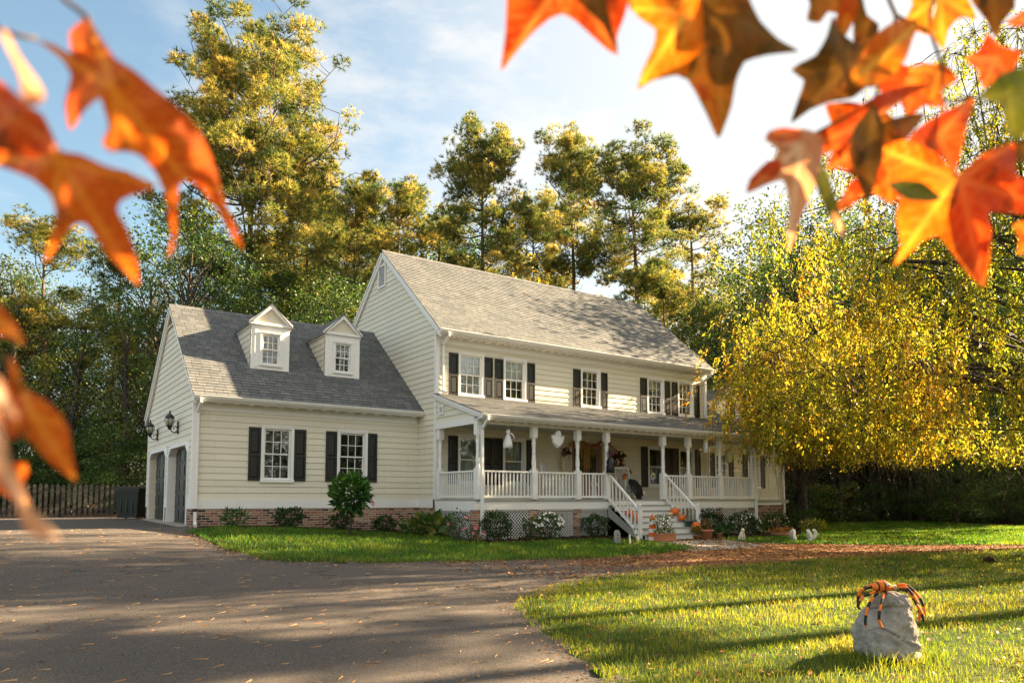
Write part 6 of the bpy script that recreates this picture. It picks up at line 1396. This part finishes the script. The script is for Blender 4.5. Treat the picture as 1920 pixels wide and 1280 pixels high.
def leaf(parent, outline, centre, r, mat, tips=(), tilt=(0, 0), cup=.012, th=.0004):
    """a leaf blade: outline in image columns/rows laid on a tilted, cupped blade at its own distance r (m)"""
    px2m = r / FPX; cx, cy = centre
    ring = []; n = len(outline)
    for k in range(n):
        a, b = outline[k], outline[(k + 1) % n]; m_ = max(1, int(math.hypot(b[0] - a[0], b[1] - a[1]) / 14)); ring += [(a[0] + (b[0] - a[0]) * i / m_, a[1] + (b[1] - a[1]) * i / m_) for i in range(m_)]
    # soften the drawn polygon
    for _ in range(1): ring = [((ring[i - 1][0] + 6 * ring[i][0] + ring[(i + 1) % len(ring)][0]) / 8, (ring[i - 1][1] + 6 * ring[i][1] + ring[(i + 1) % len(ring)][1]) / 8) for i in range(len(ring))]
    xs = [q[0] for q in ring]; ys = [q[1] for q in ring]; g = np.array([(x, y) for x in np.arange(min(xs), max(xs), 6.5) for y in np.arange(min(ys), max(ys), 6.5)]); ins = in_poly(g, ring)
    rg_ = np.array(ring); g = np.array([q for q, k in zip(g, ins) if k and np.min(np.hypot(rg_[:, 0] - q[0], rg_[:, 1] - q[1])) > 3.5])
    co = [Vector(q) for q in ring] + [Vector(q) for q in g]; res = geometry.delaunay_2d_cdt(co, [], [list(range(len(ring)))], 1, 1e-3)
    P2 = np.array([(q.x, q.y) for q in res[0]]); ve = np.zeros(len(P2)); fold = np.full(len(P2), 1e9)
    for tp in tips:
        d = np.array(tp, float) - (cx, cy); ln = np.hypot(*d); d /= ln; rel = P2 - (cx, cy); s = rel @ d; dist = np.abs(rel @ np.array([-d[1], d[0]])); on = (s > -4) & (s < ln)
        ve = np.maximum(ve, np.where(on, np.clip(1.25 - dist / (7 * (1.25 - .8 * np.clip(s / ln, 0, 1))), 0, 1), 0)); fold = np.minimum(fold, np.where(on, dist, 1e9)); side = np.clip((np.cos((s - dist * .9) * 2 * np.pi / 30) - .72) / .2, 0, 1) * .45; ve = np.maximum(ve, np.where(on & (dist < 42), side, 0))
    fold = np.minimum(fold, 60); rel = P2 - (cx, cy); rad = np.hypot(rel[:, 0], rel[:, 1])
    dep = (rel[:, 0] * tilt[0] + rel[:, 1] * tilt[1]) * px2m - np.minimum(fold, 40) * px2m * .16 + cup * (rad / 150) ** 2 + .003 * np.sin(P2[:, 0] * .05) * np.cos(P2[:, 1] * .043)
    V = np.array([at_r(u, v, r + dd) for (u, v), dd in zip(P2, dep)]); c0 = at_r(cx, cy, r)
    me = bpy.data.meshes.new('leaf'); pl = np.array(parent.location); me.from_pydata([tuple(q - c0) for q in V], [], res[2])
    at = me.attributes.new('leaf_colour', 'FLOAT_COLOR', 'POINT'); c = np.ones((len(V), 4), np.float32); c[:, :3] = ve[:, None]; at.data.foreach_set('color', c.ravel())
    for p_ in me.polygons: p_.use_smooth = True
    me.materials.append(AM[mat]); o = link('leaf', me, parent, tuple(c0 - pl)); return o
def twig(parent, pts, rad, mat='twig', name='stalk'):
    pl = Vector(parent.location); m = MB(); m.tube([tuple(Vector(at_r(u, v, r)) - pl) for u, v, r in pts], rad, 7); return m.build(name, AM[mat], parent, local=True)

# twig 1: upper left, very close
B1 = thing('maple_twig', 'out of focus twig with large orange star shaped leaves in the upper left corner', 'twig', tuple(at_r(60, 120, .36)))
leaf(B1, [(165, 28), (182, 60), (215, 110), (250, 130), (290, 165), (330, 195), (372, 240), (400, 300), (418, 370), (455, 455), (458, 475), (440, 455), (415, 405), (380, 355), (352, 335), (335, 345), (332, 410), (330, 460), (312, 490), (322, 440), (312, 370), (290, 320), (262, 290), (232, 283), (205, 288), (188, 270), (205, 240), (188, 180), (160, 205), (130, 250), (120, 195), (135, 140), (115, 110), (65, 73), (105, 85), (135, 105), (128, 60)], (212, 168), .36, 'orange', [(165, 28), (70, 75), (455, 470), (318, 485), (215, 280)], (.1, .2))
leaf(B1, [(113, 285), (150, 288), (200, 312), (240, 322), (300, 350), (262, 362), (225, 375), (218, 392), (240, 430), (255, 480), (262, 540), (235, 510), (195, 470), (160, 418), (142, 418), (112, 455), (82, 498), (95, 450), (105, 400), (95, 365), (60, 335), (0, 312), (-60, 300), (-60, 280), (0, 262), (20, 225), (60, 200), (82, 215), (98, 250)], (112, 300), .34, 'orange', [(300, 350), (258, 535), (85, 492), (-50, 300), (60, 205)], (-.1, .15))
leaf(B1, [(-60, 130), (0, 150), (30, 175), (60, 205), (85, 232), (110, 280), (60, 300), (20, 285), (-60, 270)], (20, 220), .31, 'red', [(110, 278), (-55, 135), (-50, 265)], (.3, .1))
twig(B1, [(95, -60, .37), (120, 0, .37), (150, 22, .365), (165, 34, .36)], .0013, 'olive'); twig(B1, [(-40, 30, .35), (0, 55, .35), (30, 66, .355), (70, 74, .36)], .0010, 'olive')
leaf(B1, [(0, 50), (14, 60), (40, 110), (70, 150), (88, 178), (80, 195), (58, 204), (40, 190), (38, 150), (20, 105), (2, 70)], (52, 150), .29, 'pale', [(0, 55), (85, 185)], (.2, .3))
# twig 2: lower left
B2 = thing('maple_twig', 'out of focus twig with drooping orange leaves at the left edge below the others', 'twig', tuple(at_r(-20, 700, .33)))
leaf(B2, [(18, 665), (35, 690), (45, 730), (85, 750), (112, 775), (128, 800), (135, 850), (146, 905), (125, 890), (95, 868), (60, 830), (35, 812), (22, 828), (8, 800), (12, 740)], (62, 780), .33, 'orange', [(18, 670), (146, 902), (125, 798)], (.1, .3))
leaf(B2, [(-60, 540), (0, 570), (25, 600), (48, 640), (44, 652), (15, 630), (-60, 620)], (0, 602), .34, 'orange', [(46, 648), (-55, 560)], (.1, .1))
leaf(B2, [(-60, 690), (0, 705), (14, 740), (38, 790), (20, 782), (0, 765), (-60, 760)], (-5, 735), .25, 'pale', [(36, 788), (-55, 710)], (.1, .2))
leaf(B2, [(-60, 745), (0, 770), (5, 810), (18, 870), (36, 905), (55, 950), (80, 972), (108, 1000), (118, 1012), (95, 1006), (65, 1006), (42, 985), (30, 940), (10, 905), (-10, 900), (-60, 930)], (20, 900), .24, 'pale', [(115, 1010), (-20, 780)], (.2, .3))
leaf(B2, [(-20, 880), (20, 868), (52, 866), (56, 885), (40, 905), (60, 945), (40, 950), (10, 925), (-20, 915)], (20, 900), .36, 'orange', [(54, 870), (56, 945)], (.2, .1)); twig(B2, [(-60, 650, .34), (-10, 670, .34), (16, 672, .33), (40, 735, .33)], .0011, 'olive')
# twig 3: top centre
B3 = thing('maple_twig', 'twig with folded orange and brown pointed leaves hanging at the top centre', 'twig', tuple(at_r(1240, -40, .55)))
leaf(B3, [(952, -60), (948, 60), (938, 138), (960, 108), (995, 65), (1030, 35), (1055, 24), (1080, 40), (1110, 68), (1140, 95), (1160, 108), (1155, 70), (1168, 40), (1180, 0), (1190, -60)], (1060, -50), .50, 'red', [(940, 132), (1158, 104)], (.1, .35))
leaf(B3, [(1062, -60), (1070, -10), (1100, 20), (1130, 45), (1160, 108), (1150, 60), (1140, 20), (1135, -60)], (1100, -40), .47, 'olive', [(1155, 100)], (.2, .2))
leaf(B3, [(1180, -60), (1178, 15), (1205, 40), (1232, 55), (1225, 90), (1205, 130), (1192, 172), (1225, 150), (1262, 142), (1290, 140), (1320, 120), (1340, 60), (1330, -60)], (1290, 20), .52, 'amber', [(1194, 168), (1180, 18)], (.25, .2))
leaf(B3, [(1310, -60), (1318, 30), (1322, 90), (1290, 118), (1262, 140), (1290, 148), (1302, 170), (1325, 215), (1345, 262), (1352, 255), (1372, 200), (1380, 150), (1395, 115), (1440, 103), (1502, 97), (1460, 75), (1425, 40), (1405, 0), (1410, -60)], (1352, 20), .515, 'olive', [(1346, 258), (1500, 98), (1264, 140)], (-.1, .2))
leaf(B3, [(1302, 150), (1308, 165), (1330, 215), (1345, 262), (1352, 230), (1338, 190), (1320, 160)], (1325, 190), .512, 'orange', [(1345, 258)], (.1, .2)); leaf(B3, [(1255, -60), (1245, 0), (1262, 20), (1300, 40), (1310, 0), (1320, -60)], (1290, -10), .48, 'amber', [(1262, 18)], (.1, .3))
twig(B3, [(1180, -80, .53), (1240, -30, .53), (1320, -25, .53), (1350, 15, .52)], .0012, 'olive')
# twig 4: top right
B4 = thing('maple_twig', 'twig with a dense bunch of red, amber and green leaves in the upper right', 'twig', tuple(at_r(1700, 0, .6)))
leaf(B4, [(1562, 25), (1575, 60), (1600, 80), (1640, 90), (1650, 120), (1630, 160), (1600, 185), (1560, 190), (1520, 205), (1480, 235), (1495, 190), (1510, 150), (1478, 132), (1500, 118), (1530, 105), (1550, 70)], (1585, 130), .56, 'olive', [(1563, 28), (1484, 232), (1480, 132), (1645, 95)], (.1, .2))
leaf(B4, [(1730, 35), (1712, 70), (1700, 110), (1680, 138), (1640, 165), (1610, 165), (1590, 150), (1610, 110), (1640, 65), (1680, 38)], (1650, 110), .54, 'amber', [(1725, 38), (1595, 155)], (.2, .1))
leaf(B4, [(1600, -40), (1612, 20), (1590, 60), (1572, 90), (1560, 60), (1575, 10), (1580, -40)], (1590, 30), .57, 'orange', [(1572, 88)], (.1, .2)); leaf(B4, [(1610, -40), (1625, 30), (1650, 45), (1640, 90), (1600, 90), (1600, 20)], (1620, 40), .60, 'olive', [(1640, 88)], (.1, .2))
leaf(B4, [(1750, 158), (1720, 172), (1690, 190), (1650, 220), (1620, 245), (1590, 270), (1550, 290), (1505, 282), (1520, 262), (1560, 232), (1600, 205), (1650, 175), (1700, 160)], (1630, 225), .57, 'red', [(1748, 160), (1510, 280)], (.1, .1))
leaf(B4, [(1500, 240), (1540, 250), (1545, 285), (1535, 330), (1520, 370), (1500, 410), (1492, 445), (1476, 478), (1478, 430), (1480, 380), (1470, 335), (1440, 345), (1398, 362), (1410, 330), (1450, 300), (1462, 280), (1430, 262), (1440, 245)], (1500, 275), .55, 'pale', [(1478, 472), (1400, 360), (1434, 250)], (.1, .25))
leaf(B4, [(1438, 246), (1470, 238), (1505, 245), (1500, 262), (1470, 268), (1440, 262)], (1470, 252), .54, 'red', [(1440, 250), (1502, 250)], (.1, .1)); leaf(B4, [(1470, 300), (1460, 330), (1430, 350), (1396, 366), (1405, 335), (1440, 300)], (1440, 330), .545, 'red', [(1398, 362)], (.1, .1))
leaf(B4, [(1530, 290), (1545, 310), (1560, 350), (1575, 400), (1588, 445), (1570, 430), (1548, 395), (1530, 350), (1522, 315)], (1545, 340), .56, 'green', [(1586, 442), (1530, 295)], (.1, .2)); leaf(B4, [(1558, 390), (1572, 405), (1588, 446), (1578, 445), (1562, 415)], (1572, 418), .55, 'pale', [(1586, 442)], (.1, .2))
leaf(B4, [(1640, 190), (1660, 240), (1655, 300), (1640, 350), (1625, 385), (1612, 350), (1590, 290), (1600, 240)], (1630, 270), .53, 'olive', [(1626, 382), (1640, 195)], (.1, .2)); leaf(B4, [(1600, 330), (1585, 360), (1560, 395), (1580, 398), (1610, 375), (1620, 345)], (1595, 365), .57, 'red', [(1562, 393)], (.1, .1))
leaf(B4, [(1795, 330), (1740, 270), (1700, 260), (1640, 275), (1660, 320), (1690, 350), (1680, 410), (1690, 460), (1672, 505), (1700, 480), (1730, 450), (1760, 440), (1790, 480), (1820, 520), (1845, 542), (1855, 490), (1860, 430), (1850, 395), (1890, 400), (1960, 405), (1960, 350), (1905, 335), (1905, 265), (1870, 275), (1840, 290)], (1790, 335), .58, 'amber', [(1676, 498), (1842, 538), (1955, 385), (1900, 268), (1648, 278)], (.1, .1))
leaf(B4, [(1795, 330), (1830, 300), (1870, 275), (1905, 265), (1906, 330), (1960, 350), (1960, 405), (1890, 400), (1850, 395), (1860, 430), (1850, 500), (1843, 538), (1815, 505), (1790, 470), (1775, 400)], (1800, 335), .57, 'red', [(1900, 268), (1842, 535), (1955, 385)], (.15, .1))
leaf(B4, [(1830, 180), (1800, 195), (1760, 215), (1720, 240), (1700, 262), (1735, 275), (1775, 300), (1790, 325), (1800, 290), (1812, 240)], (1760, 255), .56, 'red', [(1826, 184), (1788, 322)], (.1, .1)); leaf(B4, [(1660, 345), (1690, 338), (1730, 340), (1770, 375), (1740, 378), (1700, 375)], (1710, 358), .53, 'green', [(1766, 374), (1664, 345)], (.1, .1))
leaf(B4, [(1960, 120), (1900, 130), (1870, 145), (1830, 185), (1858, 190), (1882, 195), (1885, 240), (1900, 268), (1925, 250), (1960, 200)], (1890, 175), .52, 'green', [(1834, 184), (1902, 262)], (.1, .1)); leaf(B4, [(1960, 20), (1920, 20), (1880, 45), (1905, 52), (1960, 45)], (1920, 36), .56, 'red', [(1884, 46)], (.1, .1))
leaf(B4, [(1960, 270), (1930, 262), (1900, 265), (1905, 300), (1930, 310), (1960, 320)], (1930, 285), .60, 'olive', [(1902, 270)], (.1, .1)); leaf(B4, [(1648, 230), (1700, 215), (1740, 210), (1700, 262), (1650, 275), (1630, 270)], (1690, 242), .59, 'olive', [(1738, 212)], (.1, .1))
leaf(B4, [(1700, -50), (1712, 10), (1690, 50), (1720, 60), (1752, 70), (1770, 100), (1778, 55), (1800, 30), (1835, 40), (1815, 0), (1830, -50)], (1760, -10), .62, 'amber', [(1770, 98), (1692, 50), (1832, 40)], (.1, .2))
leaf(B4, [(1810, -50), (1822, 5), (1850, 40), (1868, 78), (1880, 40), (1905, 15), (1900, -50)], (1860, -30), .6, 'olive', [(1868, 76)], (.2, .2))
leaf(B4, [(1500, -50), (1520, 10), (1510, 40), (1538, 45), (1552, 20), (1580, 30), (1575, -50)], (1540, -30), .58, 'olive', [(1512, 40)], (.1, .2))
leaf(B4, [(1640, 130), (1690, 120), (1740, 135), (1790, 130), (1762, 165), (1770, 205), (1735, 195), (1700, 225), (1688, 185), (1650, 175)], (1705, 150), .63, 'red', [(1788, 132), (1700, 222), (1768, 203)], (.1, .2))
leaf(B4, [(1545, 195), (1590, 190), (1640, 200), (1685, 225), (1650, 245), (1640, 285), (1605, 262), (1570, 275), (1562, 240)], (1605, 215), .61, 'orange', [(1682, 225), (1640, 282), (1566, 272)], (.1, .2))
leaf(B4, [(1650, 290), (1620, 330), (1600, 372), (1640, 362), (1672, 385), (1700, 350), (1690, 310)], (1660, 305), .62, 'orange', [(1602, 370), (1672, 383)], (.1, .2))
leaf(B4, [(1850, 60), (1880, 90), (1920, 95), (1900, 125), (1910, 165), (1875, 150), (1840, 170), (1835, 130), (1805, 110), (1838, 95)], (1865, 112), .62, 'red', [(1806, 110), (1908, 163), (1842, 168)], (.1, .2))
leaf(B4, [(1600, 262), (1560, 282), (1548, 320), (1575, 312), (1600, 330), (1640, 352), (1665, 330), (1662, 290), (1640, 268)], (1615, 275), .6, 'red', [(1550, 318), (1642, 350)], (.1, .2))
leaf(B4, [(1960, 420), (1930, 410), (1895, 420), (1912, 445), (1905, 480), (1935, 470), (1960, 490)], (1950, 440), .61, 'orange', [(1897, 420), (1906, 478)], (.1, .2))
leaf(B4, [(1700, 130), (1730, 118), (1775, 122), (1800, 150), (1770, 165), (1745, 190), (1725, 165)], (1760, 130), .6, 'orange', [(1746, 188), (1700, 130)], (.1, .2))
twig(B4, [(1770, 190, .56), (1775, 230, .565), (1785, 290, .575), (1793, 332, .58)], .0012, 'pale'); twig(B4, [(1640, -60, .6), (1680, 30, .59), (1740, 60, .58), (1745, 30, .58), (1760, -40, .58)], .0016, 'olive'); twig(B4, [(1680, 30, .59), (1660, 110, .58), (1640, 190, .57), (1530, 250, .56)], .0013, 'olive'); twig(B4, [(1745, 60, .58), (1765, 120, .57), (1770, 190, .56), (1830, 182, .55)], .0013, 'olive')
# ================================================================== LIGHT, SKY, CAMERA
SUN = Vector((1, -.16, .475)).normalized()
sun = bpy.data.lights.new('sun', 'SUN'); sun.energy = 5.0; sun.angle = R(.53); sun.color = (1, .76, .47)
so = bpy.data.objects.new('sun', sun); COL.objects.link(so); so.rotation_euler = (-SUN).to_track_quat('-Z', 'Y').to_euler(); so.location = (40, -4, 30)
wd = bpy.data.worlds.new('World'); SC.world = wd; wd.use_nodes = True; nt = wd.node_tree; nt.nodes.clear()
sky = N(nt, 'ShaderNodeTexSky', sky_type='NISHITA'); sky.sun_disc = False
sky.sun_elevation = math.asin(SUN.z); sky.sun_rotation = math.atan2(SUN.x, SUN.y); sky.air_density = 1.1; sky.dust_density = 1.6; sky.ozone_density = .7; sky.altitude = 100
tc = N(nt, 'ShaderNodeTexCoord'); g = tc.outputs['Generated']
nrm = N(nt, 'ShaderNodeVectorMath', operation='NORMALIZE'); L(nt, g, nrm.inputs[0]); dirv = nrm.outputs[0]
dt = N(nt, 'ShaderNodeVectorMath', operation='DOT_PRODUCT'); L(nt, dirv, dt.inputs[0]); dt.inputs[1].default_value = tuple(SUN)
# thin cloud: wisps everywhere, thickening towards the sun
n1 = noise_tex(nt, 1.0, 7, .62, mapping(nt, dirv, (2.2, 2.2, 6.0), (.3, .7, .1))); n2 = noise_tex(nt, 1.0, 4, .5, mapping(nt, dirv, (1.1, 1.1, 2.2), (2.1, .2, .4)))
w1 = sstep_node(nt, math_(nt, 'ADD', math_(nt, 'MULTIPLY', n1, .6), math_(nt, 'MULTIPLY', n2, .4)), .41, .60)
veil = sstep_node(nt, dt.outputs['Value'], .22, .84)
cl = math_(nt, 'MAXIMUM', math_(nt, 'ADD', math_(nt, 'MULTIPLY', w1, .85), .04), math_(nt, 'MULTIPLY', veil, math_(nt, 'ADD', math_(nt, 'MULTIPLY', n1, .35), .72)))
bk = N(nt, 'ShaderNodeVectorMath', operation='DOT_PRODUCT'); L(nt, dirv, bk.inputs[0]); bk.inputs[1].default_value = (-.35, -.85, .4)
back_fill = math_(nt, 'MULTIPLY', sstep_node(nt, bk.outputs['Value'], .15, .75), .32)   # unseen bright sky added behind the camera to fill the front walls
cm = mixc(nt, back_fill, mixc(nt, cl, mixc(nt, 1.0, sky.outputs[0], (.94, 1.05, .97), 'MULTIPLY'), (4.1, 4.0, 3.85)), (7.5, 7.0, 6.2))
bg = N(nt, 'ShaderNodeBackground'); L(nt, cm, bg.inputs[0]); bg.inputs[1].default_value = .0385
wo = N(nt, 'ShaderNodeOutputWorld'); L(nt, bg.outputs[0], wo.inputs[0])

cam = bpy.data.cameras.new('camera'); co_ = bpy.data.objects.new('camera', cam); COL.objects.link(co_); SC.camera = co_
co_.location = (CX, CY, CZ); co_.rotation_euler = (math.pi / 2 + PITCH, 0, -YAW)
cam.sensor_width = 36; cam.sensor_fit = 'HORIZONTAL'; cam.lens = FPX / 1920 * 36; cam.shift_y = (PY - 640) / 1920; cam.clip_start = .05; cam.clip_end = 900
cam.dof.use_dof = True; cam.dof.focus_distance = 21; cam.dof.aperture_fstop = 5.0
SC.view_settings.view_transform = 'Standard'; SC.view_settings.look = 'None'; SC.view_settings.exposure = 2.8; SC.view_settings.gamma = 1
SC.render.engine = 'CYCLES'; cy = SC.cycles; cy.max_bounces = 8; cy.transparent_max_bounces = 12; cy.transmission_bounces = 4; cy.diffuse_bounces = 4; cy.glossy_bounces = 3; cy.sample_clamp_indirect = 6
cy.use_denoising = True
try: cy.denoiser = 'OPENIMAGEDENOISE'
except Exception: pass
